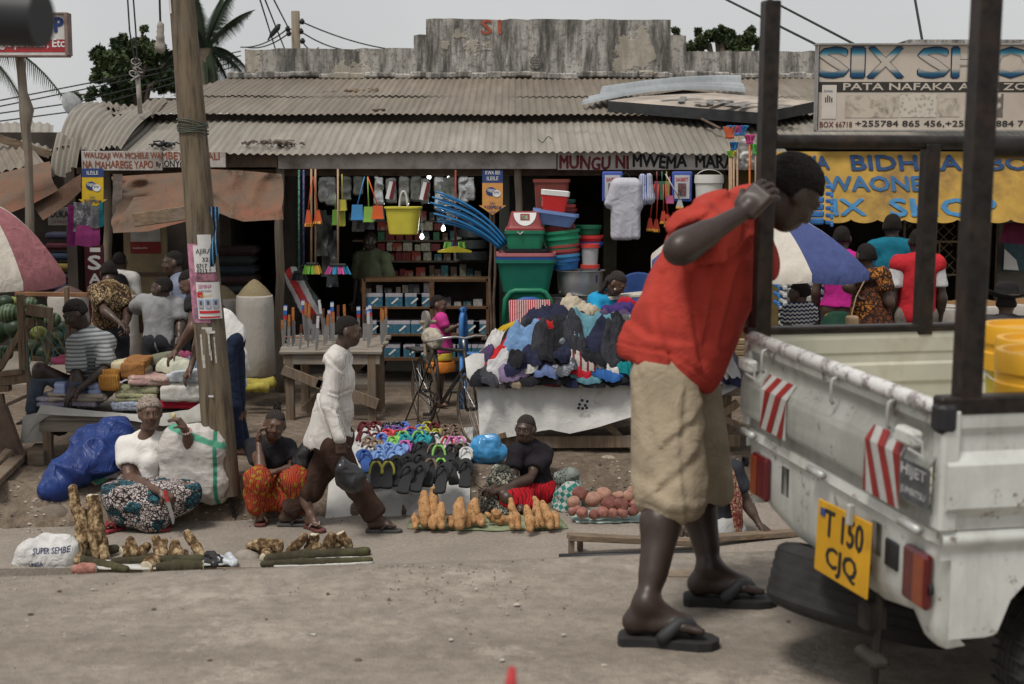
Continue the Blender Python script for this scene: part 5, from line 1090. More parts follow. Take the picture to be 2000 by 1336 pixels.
for a,b,l in(((590,43),(800,100),'upper cable from far pole down to the right'),((588,62),(700,98),'middle cable from far pole down to the right'),((591,82),(622,93),'lowest short cable right of the far pole'),((562,56),(470,92),'upper cable leaving far pole to the left'),((564,65),(480,92),'lower cable leaving far pole to the left')):wire([at(*a,26),at(*b,30)],.013,l,.1)
for a,b,l in(((505,-10),(538,96),'steep cable dropping left of the far pole'),((514,-10),(556,96),'steep cable dropping beside the bird'),((530,-10),(566,60),'steep cable reaching the far pole from above')):wire([at(*a,20),at(*b,26)],.012,l)
for i,(y0,y1)in enumerate(((200,162),(212,166),(223,200),(238,218))):wire([at(-40,y0+4,24),at((175,205,150,140)[i],y1,26),at(470,100+i*9,30)],.012,('topmost','second','third','lowest')[i]+' of the cables crossing the sky at far left')
wire([at(1380,-20,18),at(1594,87,15.8)],.014,'long cable slanting down to the big shop sign corner');wire([at(1465,-20,18),at(1668,86,15.9)],.014,'second cable slanting down behind the big shop sign');wire([at(1784,-20,17),at(1802,82,16.4)],.016,'nearly vertical cable above the big shop sign')
ms=thing('roof_mast','short metal mast with tangled cables on the left tin roof','mast',at(272,215,17.0));mb=MB();mb.tube([at(274,222,17.0),at(268,138,17.0)],.028,10);mb.build('pipe',plain('pale galvanised pipe',(.30,.28,.24),.6),ms,smooth=True)
mb=MB()
for k in range(9):c=at(266+random.uniform(-6,6),120+k*4,16.95);mb=MB();mb.tube([c+V((.05*math.cos(a),0,.035*math.sin(a+k)))for a in np.linspace(0,5.5,14)],.008,5);mb.build('cable_loop',M_WIRE if k%2 else plain('pale cable',(.3,.28,.25),.6),ms)
wire([at(248,-20,16.9),at(253,60,16.9),at(263,118,16.9)],.010,'left cable dropping onto the roof mast');wire([at(259,-20,16.9),at(265,60,16.9),at(268,115,16.9)],.010,'right cable dropping onto the roof mast');wire([at(311,-20,15),at(313,45,15),at(312,90,15)],.012,'cable end hanging free left of the big pole top')
bagblob('dry_palm_tip','dry shrivelled leaf hanging on the cable left of the big pole',plain('dry leaf grey',(.25,.23,.20),.9),[('c',at(313,48,15),at(313,92,15),.02,.045,.03)],h=.02,amp=.02,cat='leaf')
b=thing('bird','small black bird perched on a cable left of the far pole','bird',at(538,64,21));S=SDF();c=at(538,60,21);S.cap(c+V((-.05,0,-.05)),c+V((.03,0,.04)),.035,.04,.02);S.cap(c+V((.05,0,.075)),c+V((.06,0,.08)),.027,.02,.02);S.cap(c+V((-.06,0,-.06)),c+V((-.11,0,-.13)),.02,.012,.02);sdfmb(S,.008).build('body',M_BLK,b,smooth=True)
# tables
def table(name,label,x0,x1,Yf,Yb,z,legs,wd=.06,mat=None,tilt=0,planks=5,zg=0,cat='table',extra=()):
 o=thing(name,label,cat,((x0+x1)/2,(Yf+Yb)/2,zg));mat=mat or M_WOODG
 for i in range(planks):
  a=Yf+(Yb-Yf)*i/planks;b_=Yf+(Yb-Yf)*(i+1)/planks-.012;zz=z+tilt*(i+.5)/planks+random.uniform(-.004,.004);mb=MB();mb.box(((x0+x1)/2+random.uniform(-.03,.03),(a+b_)/2,zz),(x1-x0,b_-a,.03),np.array(Euler((math.atan2(tilt,Yb-Yf),0,0)).to_matrix()),0,.004);mb.build('plank',mat,o)
 mb=MB();mb.box(((x0+x1)/2,Yf+.05,z-.07),(x1-x0-.06,.04,.10),None,0,.004);mb.build('apron',mat,o);mb=MB();mb.box(((x0+x1)/2,Yb-.05,z-.07+tilt),(x1-x0-.06,.04,.10),None,0,.004);mb.build('apron',mat,o)
 for(x,y)in legs:mb=MB();mb.box((x,y,(z-.02+zg-.03)/2),(wd,wd,z-.02-zg+.03),None,0,.005);mb.build('leg',M_WOOD,o)
 for a,b_,w1,w2 in extra:mb=MB();mb.bar(a,b_,w1,w2,bev=.003);mb.build('brace',M_WOOD,o)
 return o
x0,x1=at(643,690,14.5).x,at(745,690,14.5).x
x0,x1=at(548,690,14.5).x,at(748,690,14.5).x
table('knife_table','rough grey plank table carrying upright knives',x0,x1,14.45,15.2,.69,[(at(567,800,14.5).x,14.52),(at(592,800,14.9).x,15.1),(at(727,800,14.5).x,14.52),(at(745,800,15.2).x,15.12)],.085,tilt=.09,planks=6,extra=[(at(552,722,14.45),at(628,752,14.45),.04,.10),(at(620,745,14.45),at(738,790,14.45),.04,.11),(at(560,828,14.5),at(742,830,14.5),.06,.05),(at(740,834,14.45),at(752,800,15.1),.05,.07),(at(595,800,14.9),at(715,700,15.1),.05,.1)])
M_HW=plain('varnished orange handle',(.34,.13,.04),.45,.3,40);M_HB=plain('dark brown handle',(.10,.035,.022),.45,.2,40);M_HG=plain('pale blade sleeve',(.5,.5,.5),.4,.1)
FL=(plain('wrapper red',(.45,.03,.03),.5),plain('wrapper blue',(.03,.13,.42),.5),plain('wrapper white',(.6,.6,.62),.5))
kk=[(695,160,525,'f',3),(768,180,530,'w',0),(675,290,525,'w',-2),(730,245,540,'w',2),(860,115,470,'f',-4),(880,140,480,'w',-2),(905,150,540,'w',2),(835,330,562,'b',3),(945,235,500,'k',2),(1010,115,470,'s',-8),(980,255,575,'s',3),(1030,190,420,'b',0),(1062,240,530,'w',6),(1106,130,480,'f',0),(1085,200,470,'f',-2),(1116,220,500,'w',0),(1160,160,440,'b',0),(1216,155,440,'w',-2),(1335,170,450,'f',0),(1410,170,440,'f',5),(1440,155,440,'f',-4),(1422,215,545,'s',-1),(1395,240,470,'k',1),(1535,190,470,'w',0),(1575,180,440,'w',0),(1548,200,515,'w',1)]
kl={'f':'white blue red wrapped handle','w':'orange wood handle','b':'dark brown handle','k':'black handle','s':'pale grey handle'}
from collections import Counter
kcnt=Counter()
ordn=['first','second','third','fourth','fifth','sixth','seventh','eighth','ninth','tenth','eleventh','twelfth']
for(x,yt,yb,ty_,ln)in sorted(kk):
 px=400+x/4.4525;a=560+yt/4.4525;b_=560+yb/4.4525;f=(690-b_)/36;Yk=14.47+.7*max(0,min(1,f));top=at(px+.3*ln,a,Yk);z0=.705+.09*max(0,min(1,f));tot=top.z-z0;H=min(.15,tot*.34);L_=tot-H
 bs=V((at(px,a,Yk).x,Yk,top.z-H));d=V((math.sin(R(ln)),0,math.cos(R(ln))));m_={'f':FL[1],'w':M_HW,'b':M_HB,'k':M_BLK,'s':M_HG}[ty_];kcnt[ty_]+=1
 nth=ordn[kcnt[ty_]-1]
 knife('standing_knife','knife with %s, %s of these from the left'%(kl[ty_],nth),bs,d,(random.uniform(-.3,.3),-1,0),L_,H,(M_STEEL,m_),bw=random.choice((.03,.04,.05)),group='knives standing on the plank table',flag=FL if ty_=='f' else None)
for i,x in enumerate((700,740,790)):mb=MB();p=at(400+x/4.4525,560+436/4.4525,15.0);mb.tube([p,p+V((.10,.02,0))],.008,6);tag(mb.build('lying_knife',M_HW),'%s small orange handle lying flat among the standing knives'%ordn[i],'knife')
# heaps of cloth
class Heap:
 def __init__(s,x0,x1,y0,y1,f,st=.02):
  s.x=np.arange(x0,x1,st);s.y=np.arange(y0,y1,st);s.st=st;X,Y_=np.meshgrid(s.x,s.y,indexing='ij');s.H=f(X,Y_);s.X,s.Y=X,Y_
 def z(s,X,Y_):
  i=np.clip((X-s.x[0])/s.st,0,len(s.x)-1.001);j=np.clip((Y_-s.y[0])/s.st,0,len(s.y)-1.001);a,b=i.astype(int),j.astype(int);u,v=i-a,j-b
  H=s.H;return H[a,b]*(1-u)*(1-v)+H[a+1,b]*u*(1-v)+H[a,b+1]*(1-u)*v+H[a+1,b+1]*u*v
 def hit(s,px,py):
  for Y_ in np.arange(s.y[0],s.y[-1],.01):
   p=at(px,py,Y_)
   if s.x[0]<p.x<s.x[-1]and p.z<=s.z(np.array(p.x),np.array(Y_)):return p
  return at(px,py,s.y[-1])
 def put(s,px,py,wpx,hpx,mat,label,name='garment',cat='garment',rot=0,th=.035,fold=.022,sq=2.2,group=None,seed=None,dp=None,hemf=None,ff=9,parent=None):
  c=s.hit(px,py);seed=seed if seed is not None else random.randint(0,999);sc=mpp(c.y);rx=wpx*sc;ry=(dp if dp else max(hpx*sc*.95,.06));nu,nt=20,84;ca,sa=math.cos(rot),math.sin(rot)
  th_=np.linspace(0,2*np.pi,nt,endpoint=False);rr=(np.abs(np.cos(th_))**sq+np.abs(np.sin(th_))**sq)**(-1/sq)
  q3=np.stack([np.cos(th_)*1.3,np.sin(th_)*1.3,0*th_+seed],-1);rr=rr*(1+(.20 if sq<3 else .04)*vnoise(q3,1.9,seed%7)+(.04 if sq<3 else .01)*vnoise(q3,4,seed%5))
  us=np.concatenate([np.linspace(0,.82,nu-4),[.9,.96,1.0,1.0]])
  P=np.zeros((len(us),nt,3));k=np.array([3.,3.,3.])
  for i,u in enumerate(us):
   lx,ly=rx*rr*np.cos(th_)*u,ry*rr*np.sin(th_)*u;X=c.x+lx*ca-ly*sa;Y_=c.y+lx*sa+ly*ca
   Hs=sum(s.z(X+a,Y_+b)for a in(-.05,0,.05)for b in(-.05,0,.05))/9;Hs=np.maximum(Hs,s.z(X,Y_)-.005);ed=1-u**5
   W=np.stack([(lx*math.cos(seed)-ly*math.sin(seed))*1.6,(lx*math.sin(seed)+ly*math.cos(seed))*.6,Hs*.8+seed],-1)
   fo=fold*(ridge(W,ff,seed%11,.8)*.8+.42*ridge(W,ff*2.3,seed%13,.7)+.1*ridge(W,ff*5,seed%9))
   Z=Hs+th*max(ed,0)**.5+fo*(1-u**8)*(1 if i<len(us)-1 else 0)
   if i==len(us)-1:Z=Hs-.02
   P[i,:,0],P[i,:,1],P[i,:,2]=X,Y_,Z
  P=np.concatenate([P,P[-1:]*1.0-np.array([0,0,.01])]);mb=MB();mb.grid(P[:-1],closed=True);o=mb.build(name,mat,parent,smooth=True)
  dx,dy=s.X-c.x,s.Y-c.y;lx=(dx*ca+dy*sa)/rx;ly=(-dx*sa+dy*ca)/ry;rho=(np.abs(lx)**sq+np.abs(ly)**sq)**(1/sq);s.H=np.where(rho<1,s.H+th*(1-rho**5).clip(0)**.5,s.H)
  if parent is None:tag(o,label,cat,group)
  return o
def fab(c,kind='plain',**k):return cloth('garment fabric %s'%(c,),c,.15,kind,**k)
K_,NV,WH=(.018,.018,.021),(.022,.025,.05),(.50,.49,.47)
xl,xr=at(955,760,12.85).x,at(1455,760,12.85).x
clt=table('clothes_table','long low plank table heaped with second hand clothes',xl,xr,12.85,14.05,.62,[(at(955,860,12.9).x,12.9),(at(1420,860,12.9).x,12.95),(xl+.05,13.95),(xr-.05,13.95)],.08,extra=[(at(925,864,12.8),at(1445,860,12.8),.05,.11),(at(1180,825,12.85),at(1232,872,12.85),.05,.06),(at(1385,826,12.8),at(1442,786,12.8),.05,.07),(at(1375,800,12.8),at(1440,830,12.8),.04,.06),(at(968,855,12.75),at(985,850,12.7),.07,.05)])
def drape(name,label,top,bot,Y0,Y1,mat,n=80,rows=22,amp=.012,f=6,parent=None,cat='sheet',sag=0,back=None):
 """top/bottom edges given as photo points; falls from depth Y0 to Y1"""
 tx_s,bx_s=np.array(top,float),np.array(bot,float);P=np.zeros((rows,n,3))
 for j in range(n):
  u=j/(n-1);T=[np.interp(u,np.linspace(0,1,len(top)),tx_s[:,k])for k in(0,1)];B=[np.interp(u,np.linspace(0,1,len(bot)),bx_s[:,k])for k in(0,1)]
  for i in range(rows):v=i/(rows-1);p=at(T[0]+(B[0]-T[0])*v,T[1]+(B[1]-T[1])*v,Y0+(Y1-Y0)*v);P[i,j]=p
 N=amp*ridge(P.reshape(-1,3)*np.array([1,1,.6]),f,4)+amp*.8*ridge(P.reshape(-1,3),f*.4,9);P[...,1]-=N.reshape(rows,n);mb=MB();mb.grid(P);o=mb.build(name,mat,parent,smooth=True)
 return tag(o,label,cat)if parent is None else o
t=NT('white woven sheet',.8,.2);n=t.noise(3,5,rough=.7);k=t.ramp(n,[(.3,(.54,.53,.50)),(.7,(.68,.67,.64))]);k=t.mix(t.ramp(t.noise(5,5,rough=.8),[(.55,0),(.72,.6)]),k,(.30,.26,.21));t.col(k)
t.bump(t.math('ADD',t.noise(7,5,dist=1),t.math('MULTIPLY',t.wave(60,0,None,'X',0),.12)),.8,.02);M_SHEET=t.m
sh1=thing('table_sheet','stained white woven sheet hanging over the clothes table front','sheet',at(1100,780,12.8))
drape('cloth','',[(930,728),(1000,742),(1120,752),(1230,750),(1330,762),(1400,755),(1462,735)],[(938,868),(985,856),(1075,838),(1112,846),(1170,832),(1240,812),(1330,800),(1400,776),(1458,748)],12.83,12.72,M_SHEET,110,24,amp=.028,f=3.5,parent=sh1)
drape('cloth_fold','',[(908,700),(925,690),(945,690),(960,720)],[(912,735),(935,762),(950,760),(962,750)],12.9,12.78,M_SHEET,30,10,parent=sh1)
for(x,y)in((1137,782),(1132,790),(1143,792),(1130,797),(1138,798),(1147,784),(1146,797)):
 p=at(x,y,12.69);mb=MB();mb.lathe([(0,-.006),(.012,-.004),(.014,0)],p,12,rot=np.array([(1,0,0),(0,0,1),(0,-1,0)]).T);mb.build('printed_mark',M_BLKP,sh1)
def dome(cx,hw,cy,hd,z0,hh,px_=2.6,skew=0):
 def f(X,Y_):
  u=np.abs((X-cx)/hw).clip(0,1);v=np.abs((Y_-cy)/hd).clip(0,1);return z0+hh*(1-u**px_)**.8*(1-v**2.4)**.75+.02*fbm(P2(X,Y_),4,2,3)
 return f
cx,hw=(at(905,720,13).x+at(1470,720,13).x)/2,(at(1470,720,13).x-at(905,720,13).x)/2
HP=Heap(cx-hw-.1,cx+hw+.1,12.72,14.1,dome(cx,hw,13.38,.62,.63,.60))
t_='in the big clothes heap'
G=[(1075,612,60,30,(.02,.022,.045),'navy jacket at the top left of the big heap'),(1130,606,36,20,(.42,.36,.27),'beige shirt crumpled at the heap top'),(1175,604,42,22,(.40,.33,.25),'tan striped cloth beside the pink jacket'),(1210,612,40,22,(.05,.03,.13),'deep purple cloth by the blue shirted woman'),(1250,612,45,20,(.38,.015,.03),'bright red cloth at the heap top behind the pile'),(1300,640,60,40,K_,'black heap cloth behind the red shirted man'),(1330,690,70,40,(.05,.05,.06),'dark grey cloth right of the big teal shirt'),(985,652,26,17,(.42,.28,.02),'mustard yellow cloth at the left of the heap'),(955,680,30,18,(.22,.19,.12),'khaki patterned cloth at the left heap end'),(975,668,30,16,WH,'white cloth under the yellow one'),(1035,642,60,26,K_,'black trousers across the heap top left'),(1110,650,75,38,(.022,.023,.03),'large charcoal jacket in the middle of the heap'),(1195,640,40,26,(.05,.04,.07),'dark plum sweatshirt in the heap'),(1222,642,34,24,(.42,.43,.42),'grey white printed shirt near the red shirted man'),(1085,690,55,42,(.02,.02,.022),'black trousers hanging at the heap centre'),(1205,690,40,42,(.02,.02,.022),'black trousers right of the teal shirt'),(1040,668,40,16,(.42,.02,.02),'red jersey with white stripes high in the heap'),(970,705,55,20,(.42,.018,.02),'long red shirt spread at the left heap front'),(945,700,22,20,(.06,.04,.09),'dark violet cloth at the far left heap edge'),(1042,720,32,34,K_,'black top below the light blue shirt'),(1020,690,40,30,(.15,.26,.44),'light blue shirt lying on the heap left front'),(1145,692,44,50,(.10,.23,.28),'large faded teal shirt hanging on the heap front'),(1135,742,26,18,(.42,.02,.03),'small red cloth under the teal shirt'),(975,738,26,16,(.45,.44,.44),'white knitted cloth at the front heap edge'),(1005,745,32,16,(.20,.15,.25),'lilac top at the front heap edge'),(1190,725,42,32,(.03,.11,.32),'royal blue shirt at the front right of the heap'),(1070,735,28,30,(.11,.15,.30),'periwinkle blue cloth at the heap front'),(1105,735,30,34,(.30,.32,.36),'grey floral blouse at the heap front'),(1075,762,34,14,(.03,.02,.025),'black and red cloth at the front edge'),(1035,762,18,13,(.48,.48,.44),'rolled white sock cloth at the front edge'),(1140,766,32,13,(.42,.38,.35),'cream and maroon top at the front edge'),(1180,766,30,13,(.55,.52,.5),'white shirt with dark piping at the front edge'),(1214,768,20,14,(.01,.22,.24),'turquoise cloth at the front edge beside the man'),(1010,725,26,20,(.02,.022,.05),'navy shirt under the light blue shirt'),(1300,745,55,30,(.12,.12,.14),'grey clothes behind the man\'s waist'),(1395,742,26,22,(.52,.51,.49),'white cloth right of the red shirted man'),(1438,715,24,22,(.12,.13,.15),'dark grey cloth beside the truck corner'),(1412,712,18,18,(.55,.13,.03),'orange cloth right of the red shirted man'),(1386,764,20,10,(.04,.1,.35),'blue cloth at the right table edge'),(1420,748,26,14,(.42,.42,.42),'pale grey cloth at the right table edge')]
DKC=[((.018,.018,.021),'black'),((.022,.025,.055),'navy'),((.05,.05,.058),'charcoal'),((.12,.03,.04),'maroon'),((.36,.36,.35),'pale grey'),((.09,.06,.13),'violet'),((.05,.12,.26),'mid blue'),((.20,.16,.11),'khaki')]
rg_=random.Random(11);EX=[]
for i in range(46):u=rg_.random();EX.append((945+u*285 if i<38 else rg_.uniform(1370,1450),rg_.uniform(608,768)if i<38 else rg_.uniform(715,765),rg_.uniform(18,30),rg_.uniform(11,20),DKC[rg_.choice((0,0,0,1,1,2,2,3,4,5,6,7))]))
ec=Counter()
for i,e in enumerate(sorted(EX,key=lambda q:q[0])):
 nm=e[4][1];ec[nm]+=1;HP.put(e[0],e[1],e[2],e[3],fab(e[4][0]),'small crumpled %s garment, %s of the %s ones from the left'%(nm,(ordn+['thirteenth','fourteenth','fifteenth','sixteenth'])[ec[nm]-1],nm),rot=rg_.uniform(-1.2,1.2),seed=i*3+200,group='second hand clothes heaped on the long table',th=.045,fold=.032,ff=9)
for i,(px,py,a,b_,c_,lab)in enumerate(G):
 kd={}
 if 'striped' in lab or 'floral' in lab or 'printed' in lab:kd=dict(kind='batik',c2=tuple(x*.25 for x in c_),sc=30)
 if 'maroon' in lab:kd=dict(kind='vstripes',c2=(.15,.02,.03),sc=5)
 HP.put(px,py,a,b_,fab(c_,**kd),lab+('' if len(lab.split())>5 else ' '+t_),rot=random.uniform(-.3,.3),seed=i*7+3,group='second hand clothes heaped on the long table',th=.05,fold=.034,ff=8)
for i,(px,py,a,b_)in enumerate(((1012,722,24,16),(1040,752,24,11),(1062,664,30,16),(1078,704,28,20),(1098,752,24,12),(1122,655,34,20),(1160,738,26,14),(1172,662,26,16),(1200,700,28,26),(1218,672,24,16))):
 HP.put(px,py,a,b_,fab((K_,NV,(.035,.035,.042))[i%3]),'%s rumpled cloth lying loose on the heap face, number %s from its left'%(('black','navy','charcoal')[i%3],ordn[i]),rot=(i%5-2)*.5,seed=i*11+500,group='second hand clothes heaped on the long table',th=.045,fold=.03,ff=8)
HP.put(1160,596,50,26,cloth('magenta fleece',(.48,.03,.24),.12),'magenta pink hooded jacket on top of the clothes heap',seed=5,th=.14,fold=.04,group='second hand clothes heaped on the long table')
mb=MB();mb.box(at(1036,625,14.3),(.42,.05,.42),np.array(Euler((R(-25),0,R(5))).to_matrix()),0,.01);tag(mb.build('striped_mat',cloth('red white stripes',(.35,.04,.05),.1,'vstripes',(.5,.48,.45),14)),'red and white striped mat leaning behind the clothes heap','mat')
# left towel stall
xl,xr=at(70,810,12.3).x,at(405,800,12.3).x
table('towel_table','low plank table with towels left of the utility pole',xl,xr,12.25,13.6,.40,[(at(92,850,12.3).x,12.32),(at(152,850,13).x,13.4),(at(372,850,12.3).x,12.35),(xr-.1,13.4)],.075,extra=[(at(80,905,12.3),at(108,905,12.3),.08,.04)])
drape('table_sheet','grey white canvas hanging from the towel table at far left',[(80,790),(160,800),(230,806),(300,810),(370,800),(402,780)],[(48,865),(75,808),(150,812),(225,815),(320,832),(398,822)],12.27,12.2,plain('dirty canvas',(.36,.35,.32),.9,.15,5,dirt=(.25,.22,.18)),60,12)
drape('canvas_flap','grey canvas flap hanging at the left end of the towel table',[(45,812),(100,800)],[(40,866),(106,860)],12.4,12.35,plain('dirty canvas',(.36,.35,.32),.9,.15,5,dirt=(.25,.22,.18)),30,12)
cx,hw=(at(60,720,12.7).x+at(410,720,12.7).x)/2,.82
def f0(X,Y_):
 u=((X-at(330,700,12.8).x)/.5);v=(Y_-12.95)/.6;return .42+.40*np.exp(-(np.abs(u)**3))*(1-np.abs(v).clip(0,1)**2.2)**.7+.02
HL=Heap(-4.6,-2.4,12.18,13.9,f0)
GL=[(262,635,26,10,(.10,.09,.10),'plain',4,'dark plaid blanket under the leopard shirted man\'s hand',.05),(248,650,24,10,(.50,.16,.05),'plain',4,'folded orange cloth at the back of the towel stall',.05),(225,663,24,10,(.14,.2,.32),'plain',4,'folded blue cloth at the back of the towel stall',.05),(340,645,40,22,(.50,.55,.56),'plain',2,'pale mint sheet heaped by the grey shirted boy',.07),(295,655,38,24,(.44,.05,.12),'plain',2,'crumpled raspberry pink towel on top of the heap',.08),(355,670,30,20,(.40,.45,.50),'batik',2,'white blue floral sheet near the pole',.05),(370,700,34,18,(.24,.05,.10),'plain',2,'dark rose cloth beside the utility pole',.05),(300,680,42,20,(.48,.49,.50),'plain',2,'white sheet under the pink towel',.05),(245,690,38,22,(.42,.38,.46),'plain',2,'pale lilac towel beside the striped shirt man',.06),(315,702,34,18,(.17,.17,.12),'plain',2,'olive green cloth in the towel heap',.05),(345,715,38,18,(.50,.50,.40),'plain',2,'cream lace cloth in the towel heap',.05),(388,720,22,14,(.12,.17,.25),'plain',2,'blue grey jeans cloth against the pole',.05)]
for i,(px,py,a,b_,c_,kd,sq,lab,th)in enumerate(GL):HL.put(px,py,a,b_,fab(c_,**(dict(kind='batik',c2=(.10,.14,.25),sc=26)if kd=='batik' else{})),lab,name='towel',cat='cloth',rot=random.uniform(-.2,.2),sq=sq,seed=i*5+1,th=th,fold=.022,group='towels and sheets on the low table')
GF=[(245,794,34,12,(.25,.30,.40),dict(kind='check',c2=(.42,.45,.5),sc=40),'blue checked towel at the bottom of the front stack',.05),(345,790,48,14,(.30,.015,.03),{},'dark red fluffy towel at the bottom near the pole',.05),(360,775,44,12,(.42,.03,.03),{},'bright red fluffy mat under the cream fringe towel',.05),(262,778,44,12,(.20,.20,.11),dict(kind='batik',c2=(.34,.33,.2),sc=34),'olive patterned towel folded in the front stack',.05),(268,762,46,12,(.14,.15,.08),dict(kind='batik',c2=(.32,.31,.2),sc=34),'dark olive towel folded above the patterned one',.05),(355,757,44,14,(.48,.46,.42),{},'cream fringed towel hanging over the red mats',.06),(290,745,44,12,(.45,.35,.28),dict(kind='batik',c2=(.35,.22,.2),sc=20),'peach towel folded in the front stack',.04),(360,738,40,14,(.44,.46,.48),{},'white sheet folded in front of the pole',.05),(215,735,20,20,(.30,.12,.03),dict(kind='swirl',c2=(.45,.28,.06),sc=9),'brown and gold patterned mat edge beside the cream one',.05),(245,722,34,22,(.52,.46,.30),{},'cream mat with maroon border on the front stack',.06),(262,712,26,14,(.30,.15,.05),dict(kind='swirl',c2=(.12,.03,.02),sc=14),'gold and brown scroll patterned mat corner',.03),(130,785,64,16,(.40,.36,.33),dict(kind='batik',c2=(.28,.26,.36),sc=26),'thick beige flowered towel on the table\'s left end',.06),(150,776,60,12,(.36,.31,.26),{},'folded beige towel layer under the blue one',.04),(150,760,52,18,(.30,.36,.54),dict(kind='vstripes',c2=(.06,.07,.14),sc=2),'folded light blue towel under the seated man\'s hands',.06),(118,706,22,8,(.45,.10,.18),{},'folded pink towel left behind the seated man',.05)]
for i,(px,py,a,b_,c_,kd,lab,th)in enumerate(GF):
 Yg=12.42+(.10 if py<730 else 0)+.02*(i%3);s_=mpp(Yg);c=at(px,py,Yg);S=SDF();hh=max(.012,b_*s_*.62);nl=2 if b_>10 else 1
 for l in range(nl):
  zz=c.z+hh*(l*2-nl+1)/nl*1.0;Sx=random.uniform(-.012,.012);S.box((c.x+Sx,Yg+.16,zz),(a*s_-.03,.15,hh/nl*.45),np.array(Euler((0,R(random.uniform(-3,3)),R(random.uniform(-5,5)))).to_matrix()),rd=hh/nl*.5,k=.004)
 if 'hanging' in lab or 'mat edge' in lab or 'scroll' in lab:S.box((c.x,Yg-.03,c.z-.05),(a*s_*.8,.008,.05),rd=.014,k=.02)
 tag(sdfmb(S,.011,lambda v:.010*ridge(v*np.array([1,1,1.5]),5,i)+.005*ridge(v,13,i+3)).build('towel',fab(c_,**kd),smooth=True),lab,'towel','towels and sheets on the low table')
 # sacks, tarps on the ground
t=NT('white woven sack',.75,.2);z=t.sep();n=t.noise(3,5,rough=.7);k=t.ramp(n,[(.3,(.46,.43,.40)),(.7,(.60,.57,.53))]);k=t.mix(t.ramp(t.noise(6,5,rough=.8),[(.58,0),(.75,.5)]),k,(.30,.26,.2))
sx_=t.math('ABSOLUTE',t.math('SUBTRACT',z[0],.20));k=t.mix(t.ramp(sx_,[(.012,1),(.017,0)]),k,(.05,.27,.17));sz_=t.math('ABSOLUTE',t.math('SUBTRACT',t.math('ADD',z[2],t.math('MULTIPLY',z[0],.35)),.60));k=t.mix(t.ramp(sz_,[(.02,1),(.03,0)]),k,(.10,.36,.24))
t.col(k);t.bump(t.math('ADD',t.noise(10,5,t.vec((.5,.5,1.8)),dist=1.4),t.math('MULTIPLY',t.wave(90,0,None,'Z',0),.08)),.9,.02);M_SACK=t.m
t=NT('white sack with green',.75,.2);k=t.mix(t.ramp(t.wave(1.6,2.5,t.vec(rot=(0,.9,0)),'X'),[(.72,0),(.76,1)]),t.ramp(t.noise(3,5),[(.3,(.40,.40,.37)),(.7,(.56,.55,.52))]),(.10,.33,.24));t.col(k);t.bump(t.noise(8,5,dist=1.5),.9,.02);M_SACK2=t.m
Y=11.42;A=lambda x,y,dy=0:at(x,y,Y+dy)
bagblob('full_sack','full white woven sack with green stripes behind the eating woman',M_SACK,[('c',A(345,860),A(410,855),.10,.10,.12),('c',A(350,935),A(412,940),.16,.17,.15),('c',A(345,880),A(405,880),.14,.15,.15),('c',A(420,975),A(432,978),.03,.02,.08),('c',A(420,850),A(426,862),.05,.04,.08)],h=.013,amp=.011,f=9,cat='sack')
Y=11.7
bagblob('flat_sack','half empty white and green sack lying under the blue tarp',M_SACK2,[('c',A(120,952,.1),A(200,945,0),.08,.12,.1),('c',A(200,950),A(225,975,-.1),.1,.05,.08),('c',A(125,968),A(190,972),.05,.05,.06)],h=.014,amp=.018,f=7,cat='sack',seed=3)
t=NT('blue tarpaulin',.42,.4);t.col(t.ramp(t.noise(4,4),[(.3,(.008,.022,.12)),(.7,(.014,.045,.20))]));t.bump(t.noise(4,5,t.vec((1,1,.6)),dist=2.5),1,.05);M_TARP=t.m
bagblob('blue_tarp','crumpled shiny blue tarpaulin propped against the towel table',M_TARP,[('c',A(235,835,.1),A(190,880,-.1),.09,.14,.08),('c',A(190,880,-.1),A(110,955,-.3),.14,.05,.1),('c',A(240,840,.1),A(215,895,-.15),.07,.12,.08),('c',A(180,850),A(120,920,-.1),.05,.07,.06),('c',A(95,960,-.3),A(105,935,-.25),.03,.05,.05)],h=.012,amp=.05,f=3.4,cat='tarpaulin',seed=6)
def standsack(name,label,px,ybot,wpx,ytop,Y_,cone,mc,ms=None,group=None):
 o=thing(name,label,'sack',(at(px,ybot,Y_).x,Y_,0),0,group);c=at(px,ybot,Y_);z0=max(0,c.z);r=wpx/2*mpp(Y_);ht=at(px,ytop,Y_).z-z0
 prof=[(0,0),(r*.85,0),(r,.05),(r*1.03,ht*.3),(r*.98,ht*.6),(r*1.0,ht*.85),(r*.96,ht-.02),(r*.93,ht),(r*.86,ht-.015)];mb=MB();mb.lathe(prof,(c.x,Y_,z0),40);v=mb.v[0];a=np.arctan2(v[:,1]-Y_,v[:,0]-c.x);k=1+.035*vnoise(np.stack([np.cos(a)*2,np.sin(a)*2,v[:,2]*3],-1),1.2,3);v[:,0]=c.x+(v[:,0]-c.x)*k;v[:,1]=Y_+(v[:,1]-Y_)*k;mb.build('sack_bag',ms or M_RSACK,o,smooth=True)
 if cone:mb=MB();mb.lathe([(r*.93,ht-.03),(r*.90,ht),(r*.6,ht+cone*.45),(r*.25,ht+cone*.85),(r*.08,ht+cone*.97),(0,ht+cone)],(c.x,Y_,z0),32);mb.build('grain_cone',mc,o,smooth=True)
 return o
t=NT('grey rice sack',.85,.15);k=t.mix(t.ramp(t.wave(24,.6,None,'X',1),[(.3,.0),(.9,.35)]),t.ramp(t.noise(2.5,5),[(.3,(.36,.33,.29)),(.7,(.46,.43,.39))]),(.26,.24,.21));t.col(k);t.bump(t.noise(9,5,t.vec((1,1,.5)),dist=1),.6,.02);M_RSACK=t.m
